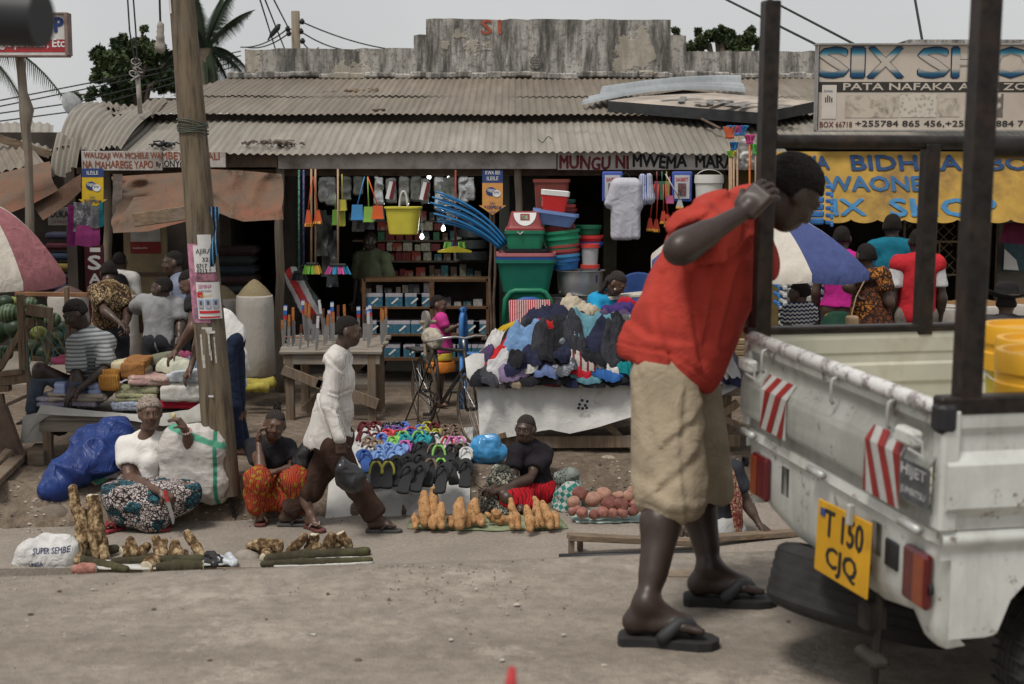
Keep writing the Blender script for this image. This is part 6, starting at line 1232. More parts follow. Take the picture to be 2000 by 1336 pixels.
t=NT('paddy rice',.95,.1);k=t.ramp(t.noise(220,3),[(.35,(.16,.125,.07)),(.65,(.34,.28,.17))]);t.col(k);t.bump(t.noise(200,2),.8,.01);M_RICE=t.m
standsack('rice_sack','tall open sack with a cone of rice right of the utility pole',501,738,74,576,15.3,.17,M_RICE);standsack('rice_sack','open rice sack half hidden behind the utility pole',440,735,62,582,15.6,.14,M_RICE);standsack('rice_sack','open sack behind the grey shirted boy',252,700,42,575,15.4,.08,M_RICE)
standsack('bean_sack','open sack of beans behind the seated striped shirt man',135,640,78,575,14.8,.09,plain('red beans',(.09,.05,.045),.8,.5,90));
for i,(x,y,w_,Y_,c_)in enumerate(((1590,645,0,0,0),)):pass
standsack('grain_sack','grey sack of brown grain in front of the right shop, left one',1900,700,130,592,14.6,.05,plain('brown grain',(.2,.11,.045),.9,.4,90));standsack('grain_sack','grey sack behind the man in the black hat',2010,700,120,590,14.8,.05,plain('brown grain',(.2,.11,.045),.9,.4,90));standsack('grain_sack','pale sack standing between red vest man and hat man',1858,720,60,600,14.2,0,M_RICE)
bagblob('yellow_sack','yellow folded sack cloth lying under the rice sack',plain('dull yellow sack',(.36,.30,.06),.9,.2,9),[('c',at(475,752,15),at(530,748,15),.05,.05,.05),('c',at(470,755,14.8),at(520,757,14.8),.04,.04,.05)],h=.016,amp=.02,cat='sack')
bagblob('folded_sheet','white folded plastic sheet beside the pole at jeans height',M_SHEET,[('c',at(463,700,13.6),at(478,722,13.6),.10,.03,.06),('c',at(460,730,13.6),at(468,750,13.6),.05,.06,.05)],h=.014,amp=.02,cat='sheet')
bagblob('blue_bag','translucent bright blue plastic bag by the bicycle front wheel',plain('blue polythene',(.05,.24,.48),.25,.25,14,spec=.5),[('e',at(942,885,12.35),(.125,.11,.105),None,.04),('c',at(942,870,12.35),at(962,863,12.35),.09,.07,.05),('c',at(962,885,12.35),at(976,885,12.35),.08,.07,.05)],h=.01,amp=.010,f=10)
M_CHK=cloth('teal and black checked',(.03,.20,.17),.1,'check',(.45,.45,.42),26)
o=bagblob('checked_bag','teal checked and black patterned cloth bag beside the red skirt girl',M_CHK,[('c',at(1104,985,11.75),at(1110,945,11.75),.10,.09,.08),('c',at(1118,985,11.7),at(1118,960,11.7),.05,.05,.08)],h=.01,amp=.012)
bagblob('dark_cloth','black patterned cloth stuffed in the top of the checked bag',cloth('black patterned',(.03,.03,.03),.1,'batik',(.2,.22,.2),30),[('c',at(1095,935,11.72),at(1115,928,11.72),.06,.06,.05)],h=.01,amp=.015,cat='cloth')
def rock(label,px,py,Y_,r,mat=None,name='rock',seed=1,sq=(1,.8,.7)):
 S=SDF();c=at(px,py,Y_);S.ell(c,np.array(sq)*r,None,.02);S.ell(c+V((r*.4,0,-r*.1)),np.array(sq)*r*.7,None,.03)
 o=sdfmb(S,max(.008,r/12),lambda v:r*.18*fbm(v,1.6/r,3,seed)).build(name,mat or M_ROCK,smooth=True);return tag(o,label,'rock')
M_ROCK=plain('dusty stone',(.17,.14,.11),.95,.35,9,bump=.5)
rock('long embedded boulder in the bank left of the cassava',100,1008,11.35,.21,sq=(1.1,.6,.5));rock('stone in the bank below the eating woman',190,990,11.5,.17,seed=2);rock('stone the white sack rests on',372,1000,11.6,.17,seed=5);rock('stone at the foot of the utility pole',415,1003,11.55,.10,seed=6);rock('pale lumpy stone under the clothes table',1188,902,12.6,.09,plain('pale stone',(.28,.25,.19),.9,.4,30,bump=.4),seed=9)
rock('smooth grey stone among the cassava pieces',481,1092,10.25,.095,plain('grey block',(.26,.225,.19),.9,.15,14),seed=3);rock('small tan stone in front of the printed sack',116,1121,10.1,.045,plain('tan stone',(.28,.21,.13),.9,.2,14),seed=4);rock('small tan stone in front of the grey block',524,1108,10.1,.045,plain('tan stone',(.28,.21,.13),.9,.2,14),seed=8)
mb=MB();
for k in range(8):
 c=at(448+k*1.8,958+k*9,11.4);mb2=MB();
 mb.tube([c+V((.014*math.cos(a)*(1 if k%2 else .4),.012*math.sin(a)*(.3 if k%2 else 1),.028*math.sin(a+.5)))for a in np.linspace(0,2*math.pi,11)[:-1]],.006,5,closed=True)
mb.tube([at(448,950,11.4),at(462,1030,11.4)],.005,5);tag(mb.build('chain',M_BLK),'dark chain hanging over the bank beside the pole foot','chain')
# bicycle with grinding wheel
bk=thing('bicycle','old black bicycle on its stand with a grindstone and rag covered seat','bicycle',(at(828,800,14.2).x,14.2,0));a_=V((at(828,800,14.2).x,14.25,0));b_=V((at(921,800,13.15).x,13.15,0));bd_=(b_-a_).normalized();bl=V((-bd_.y,bd_.x,0));WB=(b_-a_).length
B=lambda x,z,y=0:a_+bd_*x+V((0,0,z))+bl*y
M_FRM=plain('rusty black frame',(.03,.024,.02),.5,.4,30,metal=.3);M_RIMW=plain('rusty rim',(.16,.12,.09),.5,.4,30,metal=.5);M_TY2=plain('dusty bicycle tyre',(.07,.055,.042),.9,.3,20);M_CHR=plain('worn chrome',(.42,.41,.39),.3,.2,20,metal=.8)
def bwheel(x):
 c=lambda r,a,y=0:B(x+r*math.cos(a),.335+r*math.sin(a),y);mb=MB();mb.tube([c(.325,a)for a in np.linspace(0,2*math.pi,49)[:-1]],.017,7,closed=True);w_=mb.build('wheel',M_TY2,bk,smooth=True)
 mb=MB();mb.tube([c(.305,a)for a in np.linspace(0,2*math.pi,49)[:-1]],.009,5,closed=True);mb.build('rim',M_RIMW,w_,smooth=True)
 mb=MB()
 for k in range(32):
  a=2*math.pi*k/32;mb.tube([c(.018,a+(.9 if k%2 else-.9),.03*(1 if k%4<2 else-1)),c(.303,a)],.0016,4,cap=False)
 mb.build('spokes',M_CHR,w_);mb=MB();mb.tube([B(x,.335,-.05),B(x,.335,.05)],.018,8);mb.build('hub',M_FRM,w_)
bwheel(0);bwheel(WB)
mb=MB();bb,st,hd,ax=B(.46,.28),B(.30,.80),B(WB-.16,.86),B(WB,.335)
for p,q,r_ in((bb,st,.017),(st,hd,.016),(bb,B(WB-.13,.72),.019),(hd,B(WB-.12,.66),.02)):mb.tube([p,q],r_,8)
for y in(-.055,.055):mb.tube([B(0,.335,y),B(.43,.28,y*.6)],.011,6);mb.tube([B(0,.335,y),B(.31,.76,y*.3)],.009,6);mb.tube([B(WB-.12,.66,y),B(WB-.06,.5,y),B(WB,.335,y)],.012,6)
mb.build('frame',M_FRM,bk,smooth=True)
mb=MB();mb.tube([hd,B(WB-.19,.97)],.014,8);mb.tube([B(WB-.43,.93,.30),B(WB-.30,.95,.29),B(WB-.17,.99,.22),B(WB-.14,1.0,.1),B(WB-.15,.98,0),B(WB-.14,1.0,-.1),B(WB-.17,.99,-.22),B(WB-.30,.95,-.29),B(WB-.43,.93,-.30)],.011,8);mb.build('handlebar',M_CHR,bk,smooth=True)
mb=MB();mb.tube([B(WB-.14,.985,.2),B(WB-.25,.90,.18),B(WB-.2,.7,.05),B(WB-.1,.6,0)],.003,5);mb.tube([B(WB-.14,.98,-.2),B(WB-.2,.85,-.1),B(.6,.8,-.03),B(.3,.7,0)],.003,5);mb.build('brake_cable',M_BLK,bk)
mb=MB();mb.lathe([(.085,-.003),(.095,-.003),(.095,.003),(.085,.003)],bb-bl*.05,24,rot=np.array([bd_,V((0,0,1)),-bl]).T);mb.tube([bb-bl*.07,B(.46-.10,.16,-.07)],.009,6);mb.tube([bb+bl*.07,B(.46+.10,.40,.07)],.009,6);mb.box(B(.36,.16,-.11),(.08,.09,.02));mb.box(B(.56,.40,.11),(.08,.09,.02));ck=mb.build('crank',M_FRM,bk)
mb=MB();mb.tube([B(.46,.375,-.05),B(0,.375,-.05)],.004,5);mb.tube([B(.46,.19,-.05),B(0,.295,-.05)],.004,5);mb.build('chain',M_FRM,bk)
mb=MB();mb.box(B(-.14,.74),(.34,.16,.02),np.array([bd_,bl,V((0,0,1))]).T);mb.tube([B(-.25,.73,.05),B(0,.335,.06)],.006,5);mb.tube([B(-.25,.73,-.05),B(0,.335,-.06)],.006,5);mb.build('carrier',M_FRM,bk)
mb=MB()
for x,y in((-.18,.14),(-.18,-.14),(.12,.12),(.12,-.12)):mb.tube([B(0,.335,y*.5),B(x,.0,y)],.008,6)
mb.tube([B(-.18,.02,.14),B(-.18,.02,-.14)],.006,5);mb.build('stand',M_FRM,bk)
mb=MB();mb.tube([B(.05,.70,0),B(.02,1.02,0)],.02,6);mb.tube([B(.02,1.03,-.05),B(.02,1.03,.12)],.02,8);mb.build('grindstone_bracket',plain('pale metal bracket',(.32,.27,.2),.6,.2,metal=.3),bk)
mb=MB();mb.tube([B(.02,1.06,.0),B(.02,1.06,.035)],.085,28);mb.build('grindstone',plain('grey grindstone',(.20,.18,.17),.9,.2,40),bk)
S=SDF();S.cap(B(.18,.90),B(.36,.86),.07,.05,.03);S.cap(B(.20,.9,.03),B(.02,.84,.05),.06,.04,.06);S.cap(B(.02,.84,.05),B(-.04,.62,.07),.035,.012,.03);S.cap(B(.30,.9),B(.42,.92),.05,.03,.05);S.cap(B(.15,.86,.05),B(.10,.66,.08),.03,.01,.04)
tag(sdfmb(S,.01,lambda v:.016*ridge(v,9,3)+.008*ridge(v,22,4)).build('seat_rag',cloth('dirty cream rag',(.34,.30,.24),.25),smooth=True),'crumpled cream rag draped over the bicycle seat','rag')
# flip flops on a white sheet
mb=MB();n=60;ex=[(620,975),(700,965),(770,962),(800,970),(860,966),(915,974)];bx=[(700,850),(925,850)]
P=np.zeros((n,20,3))
for i in range(n):
 u=i/(n-1);fx,fy=np.interp(u,np.linspace(0,1,len(ex)),[e[0]for e in ex]),np.interp(u,np.linspace(0,1,len(ex)),[e[1]for e in ex]);gx=700+225*u
 for j in range(20):v=j/19;px,py=fx+(gx-fx)*v,fy+(850-fy)*v;p=atz(px,py,-.03);p.z=float(terr_z(np.array(p.x),np.array(p.y)))+.035+.008*math.sin(u*19+v*7);P[i,j]=p
mb.grid(P);tag(mb.build('ground_sheet',M_SHEET,smooth=True),'white plastic sheet on the bank under the rows of flip flops','sheet')
ffl=thing('flip_flop','x','flip flop',(0,0,0));sd0=sandal(ffl,(0,0,.122),(0,.17,.045),(0,0,1),M_SAND,M_STRAP,1.0,th=.022)
def soft(c,v=.1):return plain('foam %s'%(c,),c,.75,v,30)
DOT={'blackdot':cloth('black dotted foam',(.02,.02,.02),.1,'spots',(.5,.5,.5),60),'purpledot':cloth('purple dotted foam',(.12,.06,.22),.1,'spots',(.45,.4,.5),60),'pat':cloth('brown patterned foam',(.16,.10,.07),.2,'spots',(.4,.36,.3),40)}
CO=dict(maroon=(.10,.015,.018),blue=(.10,.17,.50),yellow=(.34,.33,.06),brown=(.16,.11,.08),pink=(.55,.18,.34),coral=(.55,.09,.10),green=(.20,.45,.10),teal=(.02,.25,.28),white=(.48,.48,.46),ltblue=(.16,.27,.52),black=(.018,.018,.019),navy=(.03,.08,.26),magenta=(.45,.12,.35),red=(.4,.03,.03))
FF=[(60,85,'maroon'),(235,75,'maroon'),(400,90,'blackdot'),(590,90,'blackdot'),(700,80,'blue'),(890,130,'blue'),(1040,90,'yellow'),(1180,105,'maroon'),(1310,120,'brown'),(1440,120,'brown'),(100,150,'white','maroon'),(240,150,'white','maroon'),(410,155,'purpledot'),(585,165,'purpledot'),(800,160,'pink','red'),(1020,170,'yellow'),(1140,190,'yellow'),(1350,200,'brown'),(1470,205,'brown'),(110,240,'white','maroon'),(255,265,'white','maroon'),(400,215,'coral','red'),(580,220,'coral','red'),(740,195,'navy'),(930,225,'navy'),(710,245,'teal','green'),(880,245,'teal','green'),(1050,260,'white','black'),(1190,260,'white','black'),(120,335,'pat'),(225,375,'pat'),(390,280,'blue'),(510,310,'green'),(690,300,'teal'),(950,300,'teal'),(1330,320,'white','red'),(1430,330,'white','magenta'),(1540,330,'white','pink'),(190,470,'white','brown'),(300,450,'ltblue'),(440,425,'ltblue'),(570,445,'ltblue'),(690,400,'magenta'),(130,545,'navy'),(340,540,'ltblue'),(500,545,'ltblue'),(780,390,'black'),(930,410,'black','black'),(1100,430,'black','brown'),(1220,470,'black','green'),(1390,440,'black'),(1500,430,'black','brown'),(1620,490,'white'),(275,690,'black','yellow'),(440,690,'black','yellow'),(600,650,'black'),(740,610,'black'),(700,760,'black'),(900,580,'black'),(890,740,'black'),(1060,660,'black','brown'),(1220,630,'black','green'),(1250,760,'black'),(1420,640,'black'),(1600,680,'black')]
rowname=lambda y:'back' if y<130 else 'second' if y<200 else 'third' if y<275 else 'fourth' if y<380 else 'fifth' if y<560 else 'front'
cntc=Counter();first=True
ffk=list(ffl.children);stk_=[q for q in ffl.children[0].children]
for e in sorted(FF):
 x,y,c=e[:3];sc=e[3]if len(e)>3 else c;px,py=700+x/7.69,840+y/7.69+3;key=(c,rowname(y));cntc[key]+=1
 if first:o=ffl;first=False
 else:o=copy_tree(ffl)
 g=atz(px,py,.07);gz_=max(-.1,float(terr_z(np.array(g.x),np.array(g.y))))+.035
 big=y>560;tilt=R(20 if not big else 30);ft=(y<560)
 o.location=g+V((0,0,0));o.rotation_euler=Euler((tilt,R(random.uniform(-8,8)),R(random.uniform(-14,14)+(180 if False else 0))),'XYZ');s_=random.uniform(1.12,1.24);o.scale=(s_,s_,s_);o.location-=V((0,.04,-.03 if not big else-.0));o.location.z=max(gz_,o.location.z-.02)
 lc={'ltblue':'light blue','blackdot':'black white dotted','purpledot':'purple white dotted','pat':'brown patterned'}.get(c,c);ls={'ltblue':'light blue'}.get(sc,sc)
 o['label']='%s flip flop, %s of that colour from the left, %s row'%(lc,ordn[cntc[key]-1],key[1]);o['group']='flip flops laid out on the white sheet'
 so_=o.children[0];setmat(so_,DOT.get(c)or soft(CO[c]));
 for q in so_.children:setmat(q,DOT.get(sc)or soft(CO[sc]))
 # roots and tubers
t=NT('orange yam skin',.8,.2);k=t.ramp(t.noise(18,5,rough=.7),[(.3,(.22,.10,.04)),(.5,(.42,.23,.10)),(.7,(.50,.30,.15))]);k=t.mix(t.ramp(t.vor(42),[(.16,.9),(.26,0)]),k,(.09,.045,.02));t.col(k);t.bump(t.noise(40,4),.6,.01);M_YAM=t.m
t=NT('red sweet potato skin',.7,.2);k=t.ramp(t.noise(14,5,rough=.7),[(.3,(.20,.08,.065)),(.6,(.40,.19,.15))]);k=t.mix(t.ramp(t.noise(10,4),[(.55,0),(.7,.6)]),k,(.36,.24,.14));t.col(k);t.bump(t.noise(30,4),.5,.01);M_POT=t.m;M_POT2=plain('pale red tuber',(.40,.22,.16),.75,.35,12,dirt=(.22,.10,.07),bump=.5);M_POT3=plain('dark red tuber',(.20,.075,.06),.75,.35,12,dirt=(.34,.2,.14),bump=.5)
t=NT('cassava bark',.9,.1);k=t.ramp(t.noise(16,4,t.vec((1,1,.7)),rough=.7),[(.42,(.07,.042,.022)),(.5,(.18,.115,.06)),(.6,(.38,.29,.17))]);t.col(k);t.bump(t.noise(26,4),.8,.015);M_CAS=t.m
t=NT('green brown cassava stem',.85,.15);k=t.ramp(t.noise(5,5,rough=.7),[(.35,(.035,.028,.018)),(.6,(.07,.065,.035)),(.75,(.10,.12,.035))]);t.col(k);t.bump(t.noise(30,4),.6,.01);M_STM=t.m
M_CUT=plain('cut white flesh',(.52,.46,.34),.8,.1,30)
def root(name,label,a,b,r,mat,cat,seed=0,taper=.55,nose=True,group=None,cutend=False,bend=.015,knob=.07,h=None):
 a,b=V(a),V(b);S=SDF();L_=(b-a).length;m1=a.lerp(b,.35)+V((random.uniform(-bend,bend),random.uniform(-bend,bend),0));m2=a.lerp(b,.7)+V((random.uniform(-bend,bend),0,0))
 S.cap(a,m1,r*.8,r,r*.6);S.cap(m1,m2,r,r*.85,r*.6);S.cap(m2,b,r*.85,r*taper,r*.6)
 if cutend:S.cut(b,b-m2)
 def mf(P):return((P-np.array(b))@np.array((b-m2).normalized())>-.004)if cutend else np.zeros(len(P))
 o=sdfmb(S,h or max(.008,r/5),lambda v:r*knob*(fbm(v,1.2/r,3,seed)+.5*ridge(v,.5/r,seed)),mfun=mf if cutend else None).build(name,[mat,M_CUT],smooth=True);return tag(o,label,cat,group)
Yw=11.15
YG=[(828,955,1030,15,0),(848,948,1028,14,3),(862,978,1030,13,0),(898,968,1032,16,-2),(913,1000,1030,11,0),(925,970,1022,15,-4),(938,1000,1028,12,2),(810,1000,1030,9,0),(845,1000,1030,12,0),(880,1005,1030,10,0)]
mb=MB();n=40
def flatsheet(name,label,pts,z,mat,cat='sheet'):
 c=np.mean(pts,0);vs=[atz(c[0],c[1],z+.01)];k=len(pts);dense=[]
 for i in range(k):
  a,b=pts[i],pts[(i+1)%k]
  for j in range(8):f=j/8;dense.append((a[0]+(b[0]-a[0])*f+random.uniform(-1.5,1.5),a[1]+(b[1]-a[1])*f+random.uniform(-.8,.8)))
 P=[]
 for u in(0.02,.3,.6,.85,1,1.0):P.append([atz(c[0]+(x-c[0])*u,c[1]+(y-c[1])*u,z+(.006+.003*math.sin(i*1.3+u*9)if u<1 else .010))-V((0,0,.012 if False else 0))for i,(x,y)in enumerate(dense)])
 P[-1]=[p-V((0,0,.012))for p in P[-1]]
 mb=MB();mb.grid(np.array(P),closed=True);o=mb.build(name,mat,smooth=True);return tag(o,label,cat)
flatsheet('ground_mat','pale green woven sack flattened under the orange yams',[(795,1030),(800,1015),(960,1000),(1095,1012),(1110,1030),(960,1034)],-.272,cloth('pale green sacking',(.22,.25,.15),.2))
flatsheet('ground_mat','mint coloured sheet under the sweet potatoes',[(1112,1005),(1125,996),(1245,1000),(1260,1016),(1180,1019),(1125,1018)],-.270,plain('mint sheet',(.33,.42,.38),.8,.1))
YG2=[(1000,978,1030,9,0),(1006,970,1034,10,14),(1032,984,1036,12,6),(1050,967,1012,10,10),(1056,990,1030,10,8),(1068,975,1030,12,14),(1085,995,1028,11,4),(1045,1008,1032,10,6),(1075,1008,1032,10,5)]
for gi,(GG,nm)in enumerate(((YG,'left'),(YG2,'right'))):
 for i,(x,yt,yb,r_,ln)in enumerate(sorted(GG)):
  z0=-.262;g=atz(x,yb,z0+.03);Yr=g.y+.06*(i%2);top=at(x-ln*.6,yt,Yr+.09);root('yam','orange brown yam, %s from the left in the %s yam pile'%(ordn[i],nm),V((g.x+ln*mpp(Yr)*.5,Yr,z0+r_*mpp(Yr)*.9)),top-V((0,0,r_*mpp(Yr)*.6)),r_*mpp(Yr)*.80,M_YAM,'yam',seed=i+10*gi,taper=.6,group='yams piled on the green sacking')
for i,(x,y,r_)in enumerate(((965,1000,9),(955,1008,7),(978,1010,8),(970,1014,7),(950,1003,6))):g=at(x,y,11.15);root('yam_piece','small yam piece %s from the top in the low middle heap'%ordn[i],g,g+V((.05,0,-.04)),r_*mpp(11)*.9,M_YAM,'yam',seed=i,group='small yam pieces between the two piles',h=.009)
PT=[(1135,965,17),(1128,980,15),(1158,975,18),(1185,965,17),(1190,982,19),(1122,1000,11),(1143,1000,14),(1162,1003,12),(1182,1000,14),(1203,1003,12),(1219,988,16),(1226,970,14),(1222,1003,12),(1238,1000,12),(1205,965,10),(1245,965,12),(1240,985,12)]
for i,(x,y,r_)in enumerate(sorted(PT)):g=at(x,y,11.25+.1*((1010-y)/40));root('sweet_potato','reddish sweet potato, %s from the left in its pile'%(ordn[i]if i<12 else['thirteenth','fourteenth','fifteenth','sixteenth','seventeenth'][i-12]),g+V((-.02,.01,-.01)),g+V((random.uniform(-.05,.05),random.uniform(-.05,.0),random.uniform(-.01,.055))),r_*mpp(11.2)*.74,(M_POT,M_POT2,M_POT3)[i%3],'sweet potato',seed=i,taper=.45,group='sweet potatoes piled by the checked bag')
Yc=10.35
flatsheet('ground_mat','crumpled white plastic under the left cassava',[(150,1108),(165,1094),(410,1090),(440,1100),(300,1109)],-.262,M_SHEET);flatsheet('ground_mat','thin white plastic under the right cassava stems',[(520,1104),(530,1094),(700,1086),(730,1097),(620,1104)],-.262,M_SHEET)
def C_(x,y,dy=0):
 p=at(x,y,Yc+dy);return p if p.z>-.258 else atz(x,y,-.250)
CS=[((170,1082),(142,955),9,M_CAS,'tall upright cassava root leaning left',0),((190,1085),(180,968),12,M_CAS,'tall thick upright cassava root with cut top',1),((160,1085),(160,1000),10,M_CAS,'upright cassava root with pale broken end',0),((205,1088),(192,1010),9,M_CAS,'upright cassava root at the right of the tall bunch',0),((150,1095),(155,1030),8,M_CAS,'short upright cassava root at the left of the bunch',0),((145,1085),(225,1072),9,M_STM,'dark cassava stem lying below the tall bunch',0),((150,1090),(245,1112),8,M_STM,'green cassava stem slanting towards the cut white disc',0),((225,1098),(390,1092),9,M_STM,'long green cassava stem under the root heap',0),((315,1108),(398,1105),10,M_STM,'yellow green cassava stem at the front right',1),((148,1112),(188,1110),9,M_POT,'short reddish cut root at the front left',1),((300,1096),(285,1108),12,M_CAS,'fat cassava root with white cut disc facing out',1),((250,1078),(236,1080),10,M_CAS,'cassava root end with white disc at the left',1),((262,1080),(255,1055),8,M_CAS,'small knobbly root standing near the white disc',0),((270,1080),(288,1066),8,M_CAS,'small knobbly root beside the standing one',0),((310,1085),(304,1052),8,M_CAS,'small standing cassava root in the middle',0),((318,1086),(320,1058),8,M_CAS,'second small standing cassava root in the middle',0),((345,1090),(342,1062),10,M_CAS,'ringed cassava root right of the middle pair',0),((325,1082),(368,1080),7,M_CAS,'thin cassava root lying across the ringed one',1),((395,1085),(364,1040),8,M_CAS,'long root slanting up left at the heap end',1),((490,1068),(540,1062),10,M_CAS,'thick ringed root lying on the grey block',0),((520,1062),(523,1078),8,M_CAS,'short root hanging over the grey block',0),((525,1075),(515,1090),8,M_CAS,'short root standing against the grey block',1),((545,1062),(542,1072),9,M_CAS,'rounded root piece right of the block',0),((565,1078),(595,1050),8,M_CAS,'slanting pointed root left of the paired roots',0),((605,1072),(614,1042),8,M_CAS,'upright root with a cut tip in the right group',1),((600,1070),(622,1066),7,M_CAS,'small root at the foot of the upright one',0),((636,1070),(648,1048),9,M_CAS,'bent root standing in the right group',0),((650,1062),(662,1062),8,M_CAS,'small round root in the right group',0),((682,1066),(664,1040),8,M_CAS,'rightmost slanting root with white tip',1),((525,1092),(715,1078),10,M_STM,'long dark green cassava stem at the right',0),((515,1102),(722,1094),7,M_STM,'long yellow brown stem in front of the green one',0)]
for i,(a,b,r_,m_,lab,ce)in enumerate(CS):root('cassava_root',lab,C_(a[0],a[1],-.02*(i%3)),C_(b[0],b[1],-.02*(i%3)),r_*mpp(Yc)*1.22,m_,'cassava',seed=i,taper=.8,cutend=bool(ce),bend=.012,group='cassava roots and stems on the pavement edge',knob=.2 if m_ is M_CAS else .1,h=.0075)
t=NT('printed white sack',.8,.2);k=t.ramp(t.noise(4,5,rough=.7),[(.3,(.46,.45,.43)),(.7,(.60,.59,.57))]);t.col(k);t.bump(t.noise(9,5,dist=1.8),1,.03);M_PS=t.m
S=SDF();C2=lambda x,y,d=0:at(x,y,10.1+d);S.cap(C2(48,1098),C2(122,1100),.06,.07,.08);S.cap(C2(62,1072),C2(128,1078),.06,.08,.08);S.cap(C2(50,1110),C2(132,1110),.05,.05,.08);S.cap(C2(60,1088),C2(125,1090),.08,.08,.08);S.cap(C2(92,1052,.03),C2(128,1058,.03),.045,.04,.05);S.cap(C2(125,1058,.03),C2(146,1064),.03,.02,.04);S.cap(C2(28,1118),C2(50,1095),.02,.04,.05)
psk=thing('printed_sack','crumpled white rice sack with blue lettering at lower left','sack',C_(85,1120));sdfmb(S,.011,lambda v:.014*ridge(v,7,5)+.005*ridge(v,17,6)).build('sack_bag',M_PS,psk,smooth=True)
def proj_text(par,s,px,py,hp,wp,m_,Yn,bold=.02,rot=0,name='printed_lettering'):
 """print pressed onto a lumpy cloth: each vertex is dropped onto the surface along +Y"""
 Mx=plane_at(at(px,py,Yn),(math.cos(rot),0,math.sin(rot)),(-math.sin(rot),0,math.cos(rot)),0);o=text(name,s,Mx,hp*mpp(Yn),m_,par,wp*mpp(Yn),bold=bold);src=[q for q in par.children if q.name.startswith('sack_bag')][0]
 import bmesh as bm_
 b=bm_.new();b.from_mesh(o.data);bm_.ops.subdivide_edges(b,edges=[e for e in b.edges if e.calc_length()>.02],cuts=2);b.to_mesh(o.data);b.free()
 for v in o.data.vertices:
  w_=V(v.co);ok,loc,nrm,ix=src.ray_cast(V((w_.x,w_.y-1,w_.z)),V((0,1,0)))
  if ok:v.co=(w_.x,loc.y-.004,w_.z)
 return o
bpy.context.view_layer.update()
M_BP=plain('navy sack print',(.06,.07,.14),.8,.3,40)
proj_text(psk,'SUPER SEMBE',64,1083,11,72,M_BP,10.0,.02,.05);proj_text(psk,'UNGA',58,1108,9,28,M_BP,10.0,.03,.1);proj_text(psk,'WA DONA',40,1120,7,60,M_BP,10.0,0,0)
bagblob('dark_bag','black crumpled polythene between the two cassava groups',M_BAG,[('c',C_(408,1085),C_(430,1098),.035,.03,.04),('c',C_(400,1095),C_(420,1102),.025,.02,.03)],h=.008,amp=.012,f=14);bagblob('white_bag','white crumpled plastic beside the grey block',plain('white polythene',(.45,.47,.5),.3,.1,spec=.5),[('c',C_(430,1092),C_(452,1100),.03,.02,.03),('c',C_(445,1085),C_(458,1098),.02,.015,.03)],h=.008,amp=.012,f=14)
mb=MB();mb.tube([C_(424,1110,-.15),C_(540,1112,-.15)],.009,6);tag(mb.build('fallen_stick',M_WOOD),'thin flat stick on the road edge below the grey block','stick')
bn=thing('bench','low narrow wooden bench on the pavement behind the red shirted man','bench',at(1330,1085,10.5))
mb=MB();mb.bar(at(1110,1048,10.3),at(1365,1060,10.5),.10,.045,bev=.005);mb.build('seat',M_WOODX,bn);mb=MB();mb.bar(at(1365,1052,10.55),at(1560,1040,10.9),.10,.045,bev=.005);mb.build('seat',M_WOODX,bn)
for x,Yl in((1116,10.3),(1133,10.42),(1548,10.9),(1562,10.98)):mb=MB();p=at(x,1046,Yl);mb.bar((p.x,Yl,-.27),(p.x,Yl,p.z),.045,.045,bev=.004);mb.build('leg',M_WOOD,bn)
mb=MB();mb.tube([at(1092,1088,10.25),at(1240,1084,10.3),at(1400,1080,10.4)],.025,8);tag(mb.build('black_pipe',M_BLK,smooth=True),'black pipe lying on the ground under the low bench','pipe')
mb=MB();c=[atz(1302,1118,1.025),atz(1305,1128,1.025),atz(1370,1129,1.025),atz(1440,1122,1.025),atz(1415,1112,1.025),atz(1350,1108,1.025)];mb.add([p+V((0,0,.006))for p in c]+[p for p in c],[tuple(range(6))]+[(i,(i+1)%6,(i+1)%6+6,i+6)for i in range(6)]);tag(mb.build('cardboard_scrap',plain('cardboard',(.26,.2,.14),.9,.2)),'flat torn cardboard scrap on the road between the man\'s feet','cardboard')
lit=[(182,1152),(116,1155),(612,1240),(560,1130),(880,1250),(300,1190),(1010,1180),(700,1290),(930,1150),(410,1290),(1100,1240),(520,1210),(240,1240),(760,1170),(980,1290),(60,1200),(1560,1130),(1540,1215),(1180,1300),(640,1160)]
M_LIT=[plain('pale litter',(.42,.39,.34),.9,.2),plain('brown litter',(.10,.075,.05),.9,.3)]
for i,(x,y)in enumerate(lit):
 g=atz(x,y,1.022);mb=MB();r_=random.uniform(.004,.011);a0=random.uniform(0,3);q=[g+V((r_*math.cos(a0+a)*random.uniform(.6,1.4),r_*math.sin(a0+a)*random.uniform(.6,1.6),.003*k))for k in(0,1)for a in(0,1.2,2.4,3.8,5)];mb.add(q,[(5,6,7,8,9)]+[(k,(k+1)%5,(k+1)%5+5,k+5)for k in range(5)]);o=mb.build('road_pebble',M_LIT[i%2]);tag(o,'tiny scrap of stone or leaf litter lying on the dusty road surface','debris','scraps of litter on the dusty road')
mb=MB();rg=random.Random(5)
def peb(p,r):
 a0=rg.uniform(0,6);q=[p+V((r*math.cos(a0+a)*rg.uniform(.6,1.3),r*math.sin(a0+a)*rg.uniform(.6,1.3),z))for z,f in((0,1),)for a in(0,1.3,2.5,3.8,5)];top=p+V((0,0,r*.7));mb.add([tuple(v)for v in q]+[tuple(top)],[(i,(i+1)%5,5)for i in range(5)],rg.randint(0,2))
for i in range(1500):
 x=rg.uniform(-4.6,4.6);u=rg.random()**1.5*.6-.05;y=float(walkfar(x))+u;peb(V((x,y,float(terr_z(np.array(x),np.array(y)))-.002)),rg.uniform(.005,.022))
for i in range(900):x=rg.uniform(-4,4);y=rg.uniform(11.6,15.5);peb(V((x,y,float(terr_z(np.array(x),np.array(y)))-.002)),rg.uniform(.004,.014))
